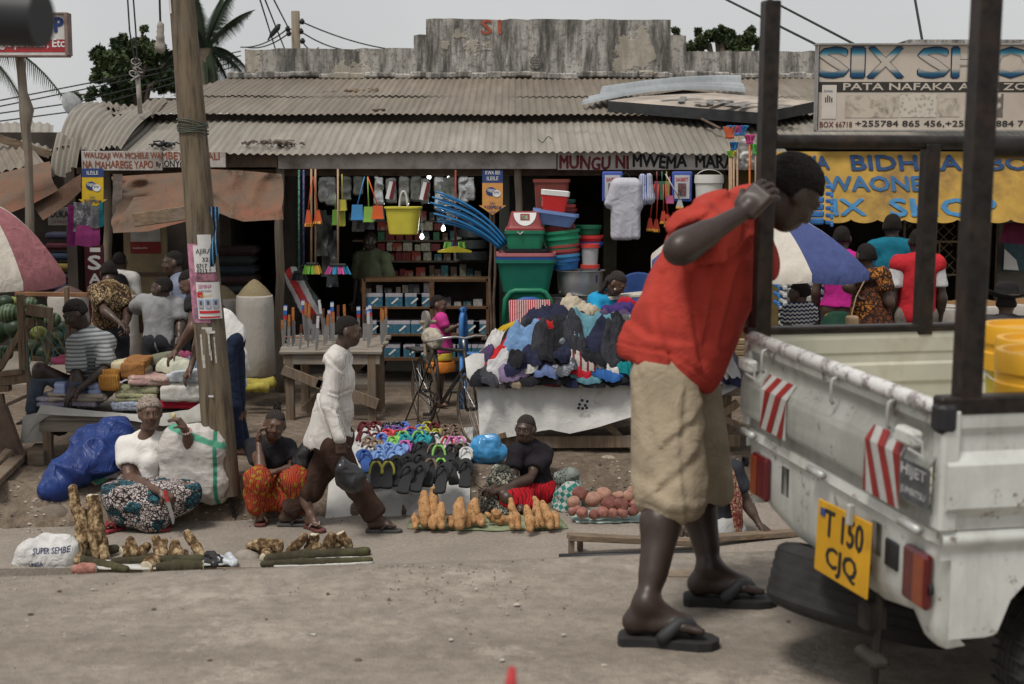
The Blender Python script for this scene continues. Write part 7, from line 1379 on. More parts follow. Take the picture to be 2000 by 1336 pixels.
for i in range(1300):x=rg.uniform(-2.4,2.4);c0=float(crestY(x));y=c0-abs(rg.gauss(0,.35))-.02;peb(V((x,y,1.018)),rg.uniform(.002,.007))
for i in range(500):x=rg.uniform(-2.2,2.2);y=rg.uniform(3.6,5.3);peb(V((x,y,1.016)),rg.uniform(.0015,.004))
for i in range(400):x=rg.uniform(-4,4);y=float(walkfar(x))-abs(rg.gauss(0,.12));peb(V((x,y,-.279)),rg.uniform(.004,.011))
tag(mb.build('gravel',[plain('grit',(.22,.18,.14),.95,.3,9),plain('pale grit',(.36,.32,.27),.95,.2,9),plain('dark grit',(.10,.08,.065),.95,.3,9)]),'loose gravel and grit scattered along the bank and road edge','gravel',kind='stuff')
# hanging tarps on the left
t=NT('faded orange tarp',.85,.15);k=t.ramp(t.noise(2.4,5,rough=.65),[(.38,(.13,.095,.07)),(.56,(.17,.095,.062)),(.72,(.25,.085,.055))]);k=t.mix(t.ramp(t.noise(6,6,rough=.8),[(.55,0),(.7,.6)]),k,(.10,.07,.05));t.col(k);t.bump(t.noise(3.2,5,dist=1.8),.9,.05);M_OT=t.m
drape('faded_tarp','faded orange tarp hanging between the big pole and round post',[(402,330),(470,333),(552,340)],[(418,412),(480,432),(556,428)],15.9,15.3,M_OT,50,20,amp=.10,f=3.5,cat='tarp')
drape('faded_tarp','brown orange tarp sagging left of the big pole',[(222,345),(300,340),(400,335)],[(225,455),(300,425),(408,420)],15.9,15.0,M_OT,50,20,amp=.12,f=3.5,cat='tarp')
drape('faded_tarp','orange tarp flap with a torn corner below the sagging tarp',[(262,385),(330,380),(372,365)],[(222,455),(290,452),(372,430)],15.1,14.7,M_OT,40,14,amp=.04,f=4,cat='tarp')
drape('faded_tarp','big orange tarp stretched at far left behind the umbrella',[(-60,350),(20,335),(98,315)],[(-40,440),(60,400),(112,372)],16.0,15.2,M_OT,50,20,amp=.05,f=3,cat='tarp')
drape('faded_tarp','dark red brown tarp edge under the bent tin at left',[(60,395),(110,372),(160,340)],[(85,430),(130,400),(160,372)],15.4,15.2,M_OT,30,14,amp=.04,f=4,cat='tarp')
mb=MB();mb.bar(at(262,430,14.6),at(365,416,14.4),.05,.14,bev=.006);tag(mb.build('short_beam',M_WOODX),'short broken grey beam sticking out left of the big pole','beam')
mb=MB();mb.bar(at(30,574,13.2),at(172,576,13.2),.04,.04,bev=.004);tag(mb.build('rail',plain('orange brown rail',(.20,.10,.05),.8)),'thin brown wooden rail above the watermelon rack','rail')
dr=thing('shop_door','cream painted door with a red and white poster in the left bay','door',at(285,640,16.9));a,b=at(248,650,16.9),at(326,440,16.9)
mb=MB();mb.box(((a.x+b.x)/2,16.9,(b.z)/2),(b.x-a.x,.05,b.z),None,0,.005);mb.build('door_leaf',plain('cream door paint',(.24,.19,.11),.85,.2,5,dirt=(.14,.10,.06)),dr)
mb=MB();mb.box(((a.x+b.x)/2,16.865,at(0,535,16.9).z),(b.x-a.x,.02,.04));mb.build('door_rail',M_BROWNB,dr)
rect(dr,'poster',255,313,446,495,16.87,plain('poster red',(.20,.02,.02),.5,.1));rect(dr,'poster_top',255,313,446,472,16.87,plain('poster pale',(.38,.37,.35),.6,.2),.004);tx(dr,'vodacom',258,486,16.87,4,30,M_W,0,off=.006)
o=board('hanging_poster','pale poster board reading DUKA inside the left bay',94,137,405,440,15.9,plain('pale board',(.30,.29,.27),.8,.1));tx(o,'DUKA',100,425,15.9,13,34,M_BLKP,.02);tx(o,'LA NGUO',102,436,15.9,6,32,M_DKRED,0)
o=board('hanging_poster','dark maroon strip with pale vertical letters beside the round post',170,201,480,640,15.95,plain('maroon strip',(.07,.012,.018),.8,.2));tx(o,'I',176,492,15.95,8,20,M_W,.03);tx(o,'S',173,526,15.95,26,24,M_W,.05);tx(o,'A',175,553,15.95,18,22,M_W,.05)
for i,(x0,x1,y0,y1,c,lab)in enumerate(((134,152,400,478,(.22,.03,.15),'magenta cloth hanging at the left of the shawls'),(146,180,395,452,(.42,.42,.44),'grey white patterned shawl hanging in front of magenta cloth'),(178,196,402,443,(.25,.25,.22),'black and white speckled scarf hanging below yellow banner'),(150,196,440,478,(.30,.05,.18),'pink cloth hanging lowest under the shawls'),(196,203,395,440,(.02,.16,.18),'narrow teal cloth hanging beside the round post'),(222,240,340,420,(.17,.14,.12),'grey brown cloth hanging right of the round post'))):
 m_=cloth('hung cloth %d'%i,c,.15,'batik' if i in(1,2)else 'plain',(.12,.12,.14),30);drape('hanging_cloth',lab,[(x0,y0),(x1,y0)],[(x0-2,y1),((x0+x1)/2,y1+4),(x1+1,y1)],15.7-.03*i,15.65-.03*i,m_,24,10,amp=.025,f=12,cat='cloth')
for i in range(9):
 a,b=at(118,452+i*20,17.5),at(168,468+i*20,17.5);mb=MB();mb.box(((a.x+b.x)/2,17.5,(a.z+b.z)/2),(b.x-a.x+.3,.3,abs(b.z-a.z)*.85),None,0,.03);tag(mb.build('folded_fabric',cloth('shelf fabric %d'%i,[(.03,.03,.05),(.05,.015,.02),(.02,.03,.05),(.14,.11,.03),(.02,.02,.03)][i%5])),'folded dark fabric layer number %s from the top on the left shelf'%ordn[i],'fabric','folded fabrics on the left shelf')
for i in range(14):
 z=.1+i*.115;mb=MB();mb.box((at(462,500,17).x+.02*math.sin(i*2),17.0,z),(.50,.5,.11),None,0,.045);tag(mb.build('folded_net',cloth('dark net %d'%(i%3),[(.035,.045,.042),(.05,.03,.03),(.03,.04,.05)][i%3])),'dark folded net bundle, %s from the floor in the tall stack'%(ordn[i]if i<12 else['thirteenth','fourteenth'][i-12]),'bundle','stack of dark folded bundles behind the rice sacks')
 # brooms and hanging goods of the middle bay
def hang(name,label,cat,px,py,Y,group=None):return thing(name,label,cat,at(px,py,Y),0,group)
def strips(mb,c,w1,w2,ht,cols,dpt=.03,n=24):
 for i in range(n):
  f=(i+.5)/n-.5;m=int((i/n)*len(cols))%len(cols);mb.tube([c+V((w1*f,random.uniform(-dpt,dpt)*.3,0)),c+V((w2*f,random.uniform(-dpt,dpt),-ht*random.uniform(.93,1)))],[.006,.010],4,m=m)
def broom(label,px,y0,y1,Y,hm,cols,wpx=34,hpx=16,down=True,hr=.011):
 o=hang('broom',label,'broom',px,y1,Y,'brooms for sale');a,b=at(px,y0,Y),at(px,y1,Y);b.x=a.x+(b.x-a.x);mb=MB();mb.tube([a,b],hr,7);mb.build('handle',hm,o,smooth=True);mb=MB();s=mpp(Y);mb.box(b,(wpx*s*.7,.03,6*s),None,0,.008);mb.build('head',M_BLK if down else cols[0],o)
 mb=MB();
 if down:strips(mb,b-V((0,0,2*s)),wpx*s*.8,wpx*s*1.15,hpx*s,cols)
 else:mb2=mb;n=22;[mb.tube([b+V((wpx*s*.5*((i+.5)/n-.5),random.uniform(-.02,.02),0)),b+V((wpx*s*((i+.5)/n-.5),random.uniform(-.04,.04),hpx*s))],[.008,.012],4,m=int(i/n*len(cols)))for i in range(n)]
 mb.build('bristles',list(cols),o);return o
sf=lambda*c:plain('bright plastic %s'%(c,),c,.45,.08,10)
HWd=plain('pale broom stick',(.36,.24,.15),.7,.15,30);DOTH=cloth('dotted green stick',(.03,.13,.09),.1,'spots',(.3,.35,.3),60);DOTB=cloth('dotted blue stick',(.03,.08,.20),.1,'spots',(.4,.1,.15),60)
broom('black broom with dotted green handle hanging in the middle bay',584,332,532,15.7,DOTH,[M_BLK],30,14);broom('broom with dotted blue handle hanging behind the green bristled one',593,332,520,15.8,DOTB,[M_BLK],20,10)
broom('green and orange bristled broom, left of its pair, hanging in middle bay',608,330,516,15.65,HWd,[sf(.16,.42,.05),sf(.16,.42,.05),sf(.5,.3,.04)],30,18);broom('pale handled broom hanging just right of green bristled one',616,330,516,15.72,HWd,[sf(.16,.42,.05),sf(.5,.3,.04)],20,16);broom('pink and blue striped bristle broom hanging in the middle bay',660,330,518,15.6,HWd,[sf(.5,.07,.25),sf(.02,.22,.38),sf(.5,.07,.25),sf(.02,.22,.38)],46,16)
def dustpan(label,px,y0,y1,Y,col,wpx=24,hpx=28,lean=0,name='dustpan',kind='pan'):
 o=hang(name,label,name.replace('_',' '),px,y1,Y,'coloured dustpans and brushes hanging in the bays');s=mpp(Y);top=at(px-lean,y0,Y);b=at(px,y1-hpx,Y);m_=sf(*col);mb=MB();mb.tube([top,b],.007,6);mb.build('handle',m_,o,smooth=True)
 c=b;mb=MB();M=Matrix.Translation(c)@Matrix(((1,0,0,0),(0,0,1,0),(0,1,0,0),(0,0,0,1)));wd,ht=wpx*s,hpx*s
 if kind=='pan':mb.prism([(-wd*.40,0),(wd*.40,0),(wd*.5,-ht),(-wd*.5,-ht)],.09,M@Matrix.Translation((0,0,-.045)));join_fix(mb.build('pan',m_,o));mb=MB();mb.box(c+V((0,-.05,-ht)),(wd*1.04,.012,.014));mb.build('pan_lip',m_,o)
 else:mb.prism([(-wd*.2,0),(wd*.2,0),(wd*.5,-ht),(-wd*.5,-ht)],.05,M);join_fix(mb.build('brush_head',m_,o));mb=MB();strips(mb,c-V((0,0,ht)),wd,wd*1.1,ht*.25,[sf(.5,.22,.03)],n=12);mb.build('bristles',sf(.5,.22,.03),o)
 return o
dustpan('light blue dustpan, left of the hanging trio',698,345,428,15.6,(.05,.22,.45),lean=-14);dustpan('lime green dustpan in the middle of the hanging trio',720,345,432,15.58,(.22,.40,.07),20,lean=2);dustpan('orange dustpan, right of the hanging trio',738,345,426,15.55,(.60,.11,.03),22,24,lean=20)
dustpan('orange brush hanging left of the pale broom sticks',602,345,436,15.62,(.55,.10,.03),14,26,lean=-8,name='hand_brush',kind='b');dustpan('orange brush hanging right of the pale broom sticks',620,345,432,15.68,(.55,.10,.03),16,22,lean=8,name='hand_brush',kind='b')
dustpan('green scrubbing brush hanging left of the pink blue broom',655,380,438,15.7,(.12,.26,.04),12,28,name='hand_brush');dustpan('olive brush hanging right of the pink blue broom',668,385,440,15.7,(.30,.30,.03),12,28,name='hand_brush');dustpan('yellow and maroon bristle brush high beside the pink blue broom',668,340,410,15.66,(.40,.36,.05),18,20,name='hand_brush')
for i,(px,y0,y1,l)in enumerate(((1270,385,446,'far left'),(1282,385,448,'second'),(1296,385,432,'third'),(1304,385,438,'fourth'))):dustpan('red handled orange brush, %s of the four in the right bay'%l,px,y0-25,y1,15.7,(.50,.06,.03),13,20,lean=-8+i*4,name='hand_brush',kind='b')
dustpan('white toilet brush with lime handle in the right bay',1328,340,404,15.6,(.42,.42,.42),14,14,lean=28,name='toilet_brush',kind='b');dustpan('pink and yellow round brush in the right bay',1308,345,396,15.65,(.40,.10,.20),14,14,name='hand_brush')
for i,(px,c)in enumerate(((1283,(.20,.06,.08)),(1293,(.04,.14,.08)),(1302,(.25,.25,.08)))):dustpan('%s plastic scoop hanging among the brushes in the right bay'%('maroon','dark green','olive')[i],px,335,388,15.75,c,12,34)
o=hang('squeegee','yellow headed squeegee with green and blue bristles hanging in middle bay','squeegee',888,492,15.6);mb=MB();mb.tube([at(890,332,15.6),at(889,480,15.6)],.011,7);mb.build('handle',plain('maroon spotted stick',(.20,.03,.02),.5,.5,60),o,smooth=True);mb=MB();s_=mpp(15.6);c=at(888,484,15.6);mb.prism([(-33*s_,-9*s_),(33*s_,-9*s_),(33*s_,-6*s_),(4*s_,3*s_),(-4*s_,3*s_),(-33*s_,-6*s_)],.03,Matrix.Translation(c)@Matrix(((1,0,0,0),(0,0,1,-.015),(0,1,0,0),(0,0,0,1))));join_fix(mb.build('head',sf(.5,.42,.03),o));mb=MB();strips(mb,c+V((0,.02,11*s_)),40*s_,44*s_,12*s_,[sf(.15,.36,.06),sf(.03,.05,.18),sf(.15,.36,.06)],n=24);mb.build('bristles',[sf(.15,.36,.06),sf(.03,.05,.18),sf(.15,.36,.06)],o)
for i,(px,py,r_)in enumerate(((925,440,30),(925,462,32),(925,484,30),(925,506,34))):mb=MB();s_=mpp(17.7);mb.lathe([(0,0),(r_*s_,0),(r_*s_*1.05,16*s_),(0,17*s_)],at(px,py,17.7),28);tag(mb.build('cable_coil',plain('dark coil',(.03,.03,.032),.5,.3,30),smooth=True,auto=40),'dark round coil of hose, %s from the top in the middle bay stack'%ordn[i],'coil','dark coils stacked on the back shelf')
for i,(px,y0,y1,c_)in enumerate(((640,420,540,(.03,.03,.03)),(630,410,500,(.05,.06,.05)),(650,450,560,(.025,.03,.035)),(700,400,452,(.05,.045,.04)),(720,400,448,(.03,.03,.04)))):drape('dark_bag','dark hanging plastic bundle %s in the middle bay'%('left of the brown uprights','highest beside the brooms','lowest right of the brooms','below the blue dustpan','below the green dustpan')[i],[(px-9,y0),(px+9,y0)],[(px-12,y1),(px+12,y1)],16.6,16.55,plain('dark wrap %d'%i,c_,.35,.5,20,spec=.5),14,14,amp=.05,f=9,cat='bundle')
o=hang('bucket','yellow oval bucket with a white handle hanging in middle bay','bucket',788,458,15.5);c=at(788,458,15.5);s=mpp(15.5)
mb=MB();mb.rlathe([(0.01,.01,.0),(26*s,.10,0),(28*s,.11,.01),(34*s,.135,50*s),(37*s,.15,51*s),(37*s,.15,54*s),(33*s,.13,53*s),(26*s,.10,.02)],c,rr=.8);mb.build('body',sf(.52,.46,.05),o,smooth=True,auto=35)
mb=MB();mb.tube([c+V((8*s*math.cos(a)+2*s,-.10,50*s+(34*s if math.sin(a)>=0 else 6*s)*math.sin(a)**1))for a in np.linspace(-.3,math.pi+.3,20)],.012,8);mb.build('handle',plain('off white plastic',(.5,.48,.42),.5),o,smooth=True)
for i in range(12):
 e0=(1068-i*3+random.uniform(-2,2)-72,478+random.uniform(-5,8));e0=(992-i*1.5,474+i*1.2);e1=(842+random.uniform(-4,20),375+i*5+random.uniform(-3,3));mid=((e0[0]+e1[0])/2+20,(e0[1]+e1[1])/2-24+i)
 P=[];
 for f in np.linspace(0,1,14):x=(1-f)**2*e0[0]+2*f*(1-f)*mid[0]+f*f*e1[0];y=(1-f)**2*e0[1]+2*f*(1-f)*mid[1]+f*f*e1[1];P.append(at(x,y,15.3+.03*(i%3)))
 mb=MB();mb.tube(P,.011,6);o=mb.build('blue_pipe',sf(.02,.16,.36),smooth=True);tag(o,'blue plastic pipe, %s from the top of the fanned bundle'%ordn[i],'pipe','fan of blue pipes')
M_CLR=plain('clear packet sheen',(.16,.165,.16),.15,.5,12,spec=.8);M_MRN=plain('maroon label',(.16,.015,.02),.5,.1);M_FOIL=plain('silver foil packet',(.45,.46,.45),.2,.5,20,metal=.7)
for i,(px,y0,y1,kd)in enumerate(((632,345,395,0),(646,345,400,0),(676,345,390,1),(700,345,380,1),(740,345,400,2),(764,348,395,3),(790,345,400,0),(830,348,398,3),(812,345,392,1),(858,345,410,2),(870,348,400,1),(884,345,400,1),(905,345,395,2),(918,345,390,2))):
 o=hang('hanging_packet','%s packet, %s from the left in the row hanging from the lintel'%(('clear plastic','dull grey plastic','silver foil','white and maroon')[kd],(ordn+['thirteenth','fourteenth'])[sorted([632,646,676,700,740,764,790,830,812,858,870,884,905,918]).index(px)]),'packet',px,y1,16.2,'packets hanging in the middle bay')
 a,b=at(px-9,y1,16.2),at(px+9,y0,16.2);S=SDF();S.box(((a.x+b.x)/2,16.2,(a.z+b.z)/2),((b.x-a.x)/2-.012,.008,(b.z-a.z)/2-.012),rd=.012);sdfmb(S,.012,lambda v:.012*ridge(v,9,i)).build('bag',[M_CLR,plain('dull grey packet',(.12,.125,.11),.4,.5,20),M_FOIL,M_CLR][kd],o,smooth=True)
 if kd==3:
  mb=MB();M=np.array(Euler((0,R(14),0)).to_matrix());cc=V(((a.x+b.x)/2,16.165,(a.z+b.z)/2));mb.box(cc+V((-.015,0,0)),(.05,.01,.2),M);mb.build('item',plain('white print',(.7,.7,.68),.6,.06),o);mb=MB();mb.box(cc+V((.02,-.004,0)),(.035,.01,.2),M);mb.build('label_strip',M_MRN,o)
M_GLOW=bpy.data.materials.new('lit bulb');M_GLOW.use_nodes=True;q=M_GLOW.node_tree.nodes['Principled BSDF'];q.inputs['Emission Color'].default_value=(.95,1,.97,1);q.inputs['Emission Strength'].default_value=3
for px,py,l in((866,447,'lit round bulb largest in the middle bay'),(824,463,'lit oval bulb low in the middle bay'),(838,346,'lit bulb high under the lintel'),(876,351,'lit tube high beside the wooden upright')):
 o=hang('light_bulb',l,'bulb',px,py,16.9);mb=MB();c=at(px,py,16.9);mb.lathe([(0,-.028),(.018,-.022),(.027,0),(.018,.022),(.01,.04),(0,.045)],c,16);mb.build('bulb_glass',M_GLOW,o,smooth=True);mb=MB();mb.tube([c+V((0,0,.045)),c+V((0,0,.09))],.013,8);mb.tube([c+V((0,0,.09)),V((c.x,c.y,2.6))],.004,5);mb.build('socket',M_BLK,o)
pl_=bpy.data.lights.new('bulb_light','POINT');pl_.energy=14;pl_.shadow_soft_size=.08;pl_.color=(.9,1,.95);po_=bpy.data.objects.new('bulb_light',pl_);C.objects.link(po_);po_.location=at(866,447,16.75)
shf=thing('goods_shelf','wooden shelves of small packed goods at the middle bay back','shelf',at(850,545,18));s=mpp(18)
for y in(432,470,510,542):a,b=at(690,y,18),at(955,y,18);mb=MB();mb.box(((a.x+b.x)/2,18.1,a.z),(b.x-a.x,.4,.02));mb.build('board',M_BROWNB,shf)
pal=[(.14,.02,.02),(.22,.03,.02),(.30,.26,.20),(.03,.10,.12),(.20,.17,.04),(.05,.05,.06),(.38,.37,.35),(.10,.05,.03),(.04,.13,.06)]
cn=Counter()
M_BX=[plain('carton %d'%i,c,.6,.35,25,dirt=(.3,.28,.24)if i%2 else None)for i,c in enumerate(pal)]
cnames=['dark red','bright red','cream','teal','mustard','black','white','brown','green']
def goods(px,py,wd,ht,Y,ci,where,tilt=0,name='goods_box'):
 a=at(px,py,Y);mb=MB();mb.box(a+V((0,0,ht/2)),(wd,min(.2,wd),ht),np.array(Euler((0,R(tilt),0)).to_matrix())if tilt else None,0,.004);k=(ci,where);cn[k]+=1
 nn=['first','second','third','fourth','fifth','sixth','seventh','eighth','ninth','tenth','eleventh','twelfth','thirteenth','fourteenth','fifteenth','sixteenth','seventeenth','eighteenth'][min(17,cn[k]-1)]
 o=mb.build(name,M_BX[ci]);return tag(o,'%s small carton, %s of that colour from the left on the %s'%(cnames[ci],nn,where),'carton','small cartons on the shop shelves')
for ry,(y,x0,x1,wh)in enumerate(((431,690,955,'top back shelf'),(450,745,870,'red carton row'),(469,745,950,'second back shelf'),(490,745,870,'lower red row'),(509,700,950,'third back shelf'),(541,720,950,'lowest back shelf'))):
 x=x0
 while x<x1:
  wd=random.uniform(.06,.12);goods(x,y,wd,random.uniform(.08,.11)if 'row' in wh else random.uniform(.07,.17),18.0 if 'row' not in wh else 17.92,random.choice((0,1,1,0,2)if 'row' in wh or 745<x<830 else(5,7,5,3,2,6,8,5)),wh);x+=(wd+random.uniform(.005,.04))/s
ctr=thing('display_counter','wooden glass fronted counter with blue boxes under the middle bay','counter',at(830,690,16.6));Yc2=16.6
for(x0,x1,y0,y1)in((711,953,545,550),(711,953,599,603),(711,953,652,656),(711,953,698,704),(709,714,545,704),(840,848,550,704),(950,955,545,704)):a,b=at(x0,y1,Yc2),at(x1,y0,Yc2);mb=MB();mb.box(((a.x+b.x)/2,Yc2+.2*(y1-y0<7),(a.z+b.z)/2),(b.x-a.x,.44 if y1-y0<7 else .04,b.z-a.z));mb.build('frame',plain('varnished frame',(.13,.07,.035),.5,.2,20),ctr)
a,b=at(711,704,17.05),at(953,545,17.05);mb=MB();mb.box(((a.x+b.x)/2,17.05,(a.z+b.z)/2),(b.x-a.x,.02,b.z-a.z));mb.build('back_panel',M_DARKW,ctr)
t=NT('blue printed box',.5,.3);k=t.mix(t.ramp(t.sep(t.vec(src='Generated'))[2],[(.72,0),(.76,1)],True),(.03,.13,.20),(.45,.42,.46));t.col(t.mix(t.ramp(t.noise(30,3),[(.5,0),(.7,.5)]),k,(.2,.3,.35)));M_BB=t.m
bi=0
for y,xs_ in((598,(716,755,793,815)),(651,(716,737,770,805)),(697,(716,750,790,812)),(651,(905,925)),(697,(862,890,920))):
 for x in xs_:
  wd=34*mpp(Yc2);a=at(x+16,y,Yc2+.12);mb=MB();mb.box(a+V((0,0,26*mpp(Yc2)/2)),(wd,.2,27*mpp(Yc2)),None,0,.004);bx_=mb.build('blue_box',M_BB);tag(bx_,'blue box with a pale strip print, %s on the counter %s shelf'%(ordn[[716,737,750,755,770,790,793,805,812,815,862,890,905,920,925].index(x)%12],{598:'top',651:'middle',697:'bottom'}[y]),'box','blue boxes in the glass counter')
  mb=MB();mb.box(a+V((.01,-.103,.07)),(.10,.004,.02),np.array(Euler((0,R(-40),0)).to_matrix()));mb.build('print_stripe',M_W,bx_)
for y,x0,x1,wh in((598,850,948,'counter top right shelf'),(651,850,900,'counter middle right shelf'),(572,716,838,'boxes on blue ones')):
 x=x0
 while x<x1:wd=random.uniform(.05,.13);goods(x,y,wd,random.uniform(.05,.13),Yc2+.14,random.choice((6,2,6,7,5,3)),wh);x+=(wd+.03)/mpp(Yc2)
o=hang('sports_bag','red white and black sports bag hanging beside the round post','bag',590,640,15.9);Y=15.9;A=lambda x,y,dy=0:at(x,y,Y+dy)
S=SDF();S.cap(A(572,535),A(600,600),.09,.13,.1);S.cap(A(600,600),A(608,660),.13,.10,.1)
def mfb(P):u=(P[:,0]-A(590,0).x)*.8+(P[:,2]-A(0,590).z)*.45;return np.where(np.abs(u)<.035,1,np.where(np.abs(u+.0)<.085,2,0))
sdfmb(S,.012,lambda v:.012*ridge(v,7,3),mfun=mfb).build('bag_body',[M_BLK,sf(.40,.02,.02),sf(.42,.42,.42)],o,smooth=True)
# plastics stack, right bay
def tub(label,px,ytop,ybot,wtop,wbot,Y,col,cat='tub',name='plastic_tub',rim=1.06,rd=.35,depth=.75,lip=.035,group='stacked plastic tubs and basins',oval=False,tilt=0,hand=False):
 s=mpp(Y);z0=at(px,ybot,Y).z;z1=at(px,ytop,Y).z;c=at(px,ybot,Y);o=thing(name,label,cat,(c.x,Y,z0),0,group);m_=sf(*col)if not hasattr(col,'name')else col;a,b=wbot/2*s,wtop/2*s;H=z1-z0;M=np.array(Euler((0,R(tilt),0)).to_matrix())if tilt else None
 p=[(.01,.01*depth,0),(a,a*depth,0),(b*.985,b*depth*.985,H-lip),(b*rim,b*depth*rim,H-lip),(b*rim,b*depth*rim,H),(b*.98,b*depth*.98,H),(a*.96,a*depth*.96,.02),(.01,.01,.02)]
 mb=MB()
 if oval:mb.lathe([(q[0],q[2])for q in p],(c.x,Y,z0),40,rot=M,sy=depth)
 else:mb.rlathe(p,(c.x,Y,z0),rr=rd,rot=M)
 mb.build('tub_body',m_,o,smooth=True,auto=35)
 if hand:mb=MB();mb.tube([V((c.x-.10*b,Y-b*depth-.01,z0+H*.93)),V((c.x-.25*b,Y-b*depth-.03,z0+H*.80)),V((c.x-.40*b,Y-b*depth-.01,z0+H*.93))],.006,6);mb.build('handle',M_STEELD,o)
 return o
GR,DG,BR,MB_,RD,PK=(.015,.16,.085),(.01,.05,.035),(.13,.20,.42),(.20,.03,.03),(.50,.025,.025),(.42,.14,.15)
Yp=15.3
tub('large dark green tub at the bottom of the front stack',1027,505,568,112,88,Yp,(.01,.13,.085),hand=False);tub('blue tub rim showing inside the large green tub',1027,500,530,110,96,Yp,(.02,.06,.22));tub('pink rimmed tub topmost inside the large green tub',1027,492,525,109,96,Yp,PK);tub('black tub between green tub and lidded bin',1027,484,510,84,78,Yp,(.012,.016,.018),group='stacked plastic tubs and basins')
bn_=tub('green bin with a maroon and white dome lid on the front stack',1025,449,486,74,66,Yp,GR,cat='bin',name='lidded_bin',hand=True);c=at(1025,449,Yp);s=mpp(Yp)
mb=MB();mb.rlathe([(38*s,29*s,0),(38*s,29*s,.02),(35*s,27*s,.03),(33*s,25*s,.05),(27*s,18*s,34*s),(24*s,14*s,36*s),(.01,.01,36.5*s)],c,rr=.3);mb.build('dome_lid',sf(.22,.035,.035),bn_,smooth=True,auto=40)
mb=MB();N_=18;pts_=[(22*s*math.cos(a),-abs(25*s*math.sin(a)))for a in np.linspace(0,math.pi,N_)];
def lidp(x,z):f=(z-.05)/(34*s-.05);return V((c.x+x,c.y-(25*s+(18*s-25*s)*max(0,f))-.006,c.z+z))
rows=[[lidp(x*1.0,34*s+y*u)for x,y in pts_]for u in(0,.33,.66,1)];mb.grid(np.array(rows));mb.build('lid_flap',M_W,bn_);mb=MB();mb.grid(np.array([[lidp(x*s,z*s)+V((0,-.006,0))for z in(20,32)]for x in(-9,9)]));lg=mb.build('sticker',sf(.3,.05,.05),bn_);mb=MB();mb.grid(np.array([[lidp(x*s,z*s)+V((0,-.009,0))for z in(22,29)]for x in(-6,6)]));mb.build('sticker_print',plain('sticker print',(.2,.25,.15),.6,.8,60),lg)
def chairback(label,x0,x1,y0,y1,Y,col,th=.05,name='plastic_chair',group=None,seat=True):
 o=thing(name,label,'chair',(at((x0+x1)/2,y1,Y).x,Y,0),0,group);m_=sf(*col);a,b=at(x0,y1,Y),at(x1,y0,Y);w_,h_=b.x-a.x,b.z-a.z;cx_=(a.x+b.x)/2
 mb=MB();P=[(a.x,a.z),(a.x+.02,b.z-.09),(a.x+.07,b.z-.02),(a.x+.12,b.z),(b.x-.12,b.z),(b.x-.07,b.z-.02),(b.x-.02,b.z-.09),(b.x,a.z)];mb.tube([V((x,Y,z))for x,z in P],.03,8);mb.box((cx_,Y+.01,b.z-.05),(w_-.12,.02,.09),None,0,.02);mb.build('back_frame',m_,o,smooth=True)
 if seat:zs_=max(.42,a.z);mb=MB();mb.box((cx_,Y-.2,zs_),(w_*.9,.42,.03),None,0,.012);mb.build('seat',m_,o)
 if seat:
  for lx in(-1,1):
   for ly in(0,-.4):mb=MB();mb.tube([V((cx_+lx*w_*.4,Y+ly,zs_)),V((cx_+lx*w_*.48,Y+ly*1.05,0.0))],[.025,.018],8);mb.build('leg',m_,o,smooth=True)
 return o
chairback('bright green plastic chair back under the plastics stack',984,1078,568,640,15.1,GR);chairback('blue plastic chair nested in front of the green one',1000,1066,585,640,14.95,(.02,.08,.26))
Ys=15.5
for i,(px,yt,yb,wt,col,lab,tl)in enumerate(((1100,585,640,40,(.3,.3,.3),'',0),)):pass
M_ALU=plain('aluminium pot',(.42,.42,.41),.35,.15,6,metal=.75)
def pot(label,px,yt,yb,wt,Y):
 o=thing('aluminium_pot',label,'pot',at(px,yb,Y));s=mpp(Y);c=at(px,yb,Y);H=(yb-yt)*s;r_=wt/2*s;mb=MB();mb.lathe([(0,0),(r_*.9,0),(r_*.94,.02),(r_*.96,H*.6),(r_*.98,H-.01),(r_*1.07,H),(r_*1.07,H+.006),(r_*.95,H+.004),(r_*.92,.02),(0,.02)],c,48);mb.build('pot_body',M_ALU,o,smooth=True,auto=40);mb=MB();rr=r_*.975;p=[c+V((rr*math.sin(a),-rr*math.cos(a),z))for z in(H*.55,H*.85)for a in(.70,.80)];mb.add([p[0],p[1],p[3],p[2]],[(0,1,2,3)]);mb.build('label',sf(.06,.03,.16),o)
pot('large aluminium pot on top of the other pot, right bay',1133,528,575,92,Ys-.1);pot('large aluminium pot at the bottom, behind the clothes heap',1122,578,640,98,Ys-.1)
stk=[(1105,505,526,56,(.03,.13,.35),'blue basin lowest in the tilted stack',-5),(1102,496,516,62,(.05,.22,.42),'sky blue basin second lowest in tilted stack',-5),(1101,486,508,64,(.30,.05,.05),'brick red basin low in the tilted stack',-5),(1100,477,500,64,(.30,.05,.05),'brick red basin above the other low red one',-5),(1098,462,490,72,(.02,.24,.12),'green basin in the middle of tilted stack',-5),(1096,450,478,74,(.02,.24,.12),'green tub rim above the middle green basin',-6),(1090,440,465,66,(.20,.035,.03),'maroon tub in the tilted stack',-5),(1092,427,452,64,(.02,.20,.11),'green tub above the maroon one',-6),(1092,418,440,64,(.03,.12,.32),'blue tub in the upper tilted stack',-6),(1092,407,440,66,(.16,.02,.02),'dark red tub high in the tilted stack',0),(1090,398,420,64,(.33,.05,.04),'red basin just below the dark green one',2),(1088,388,410,66,(.01,.07,.06),'dark green basin below the large light blue one',3)]
for px,yt,yb,wt,col,lab,tl in stk:tub(lab,px,yt+50-50,yb,wt,wt*.86,Ys,col,name='plastic_basin',cat='basin',oval=True,tilt=tl,lip=.03)
tub('large light blue basin tilted under the red cool box',1082,412,440,84,62,Ys-.05,(.15,.24,.48),name='plastic_basin',cat='basin',tilt=8)
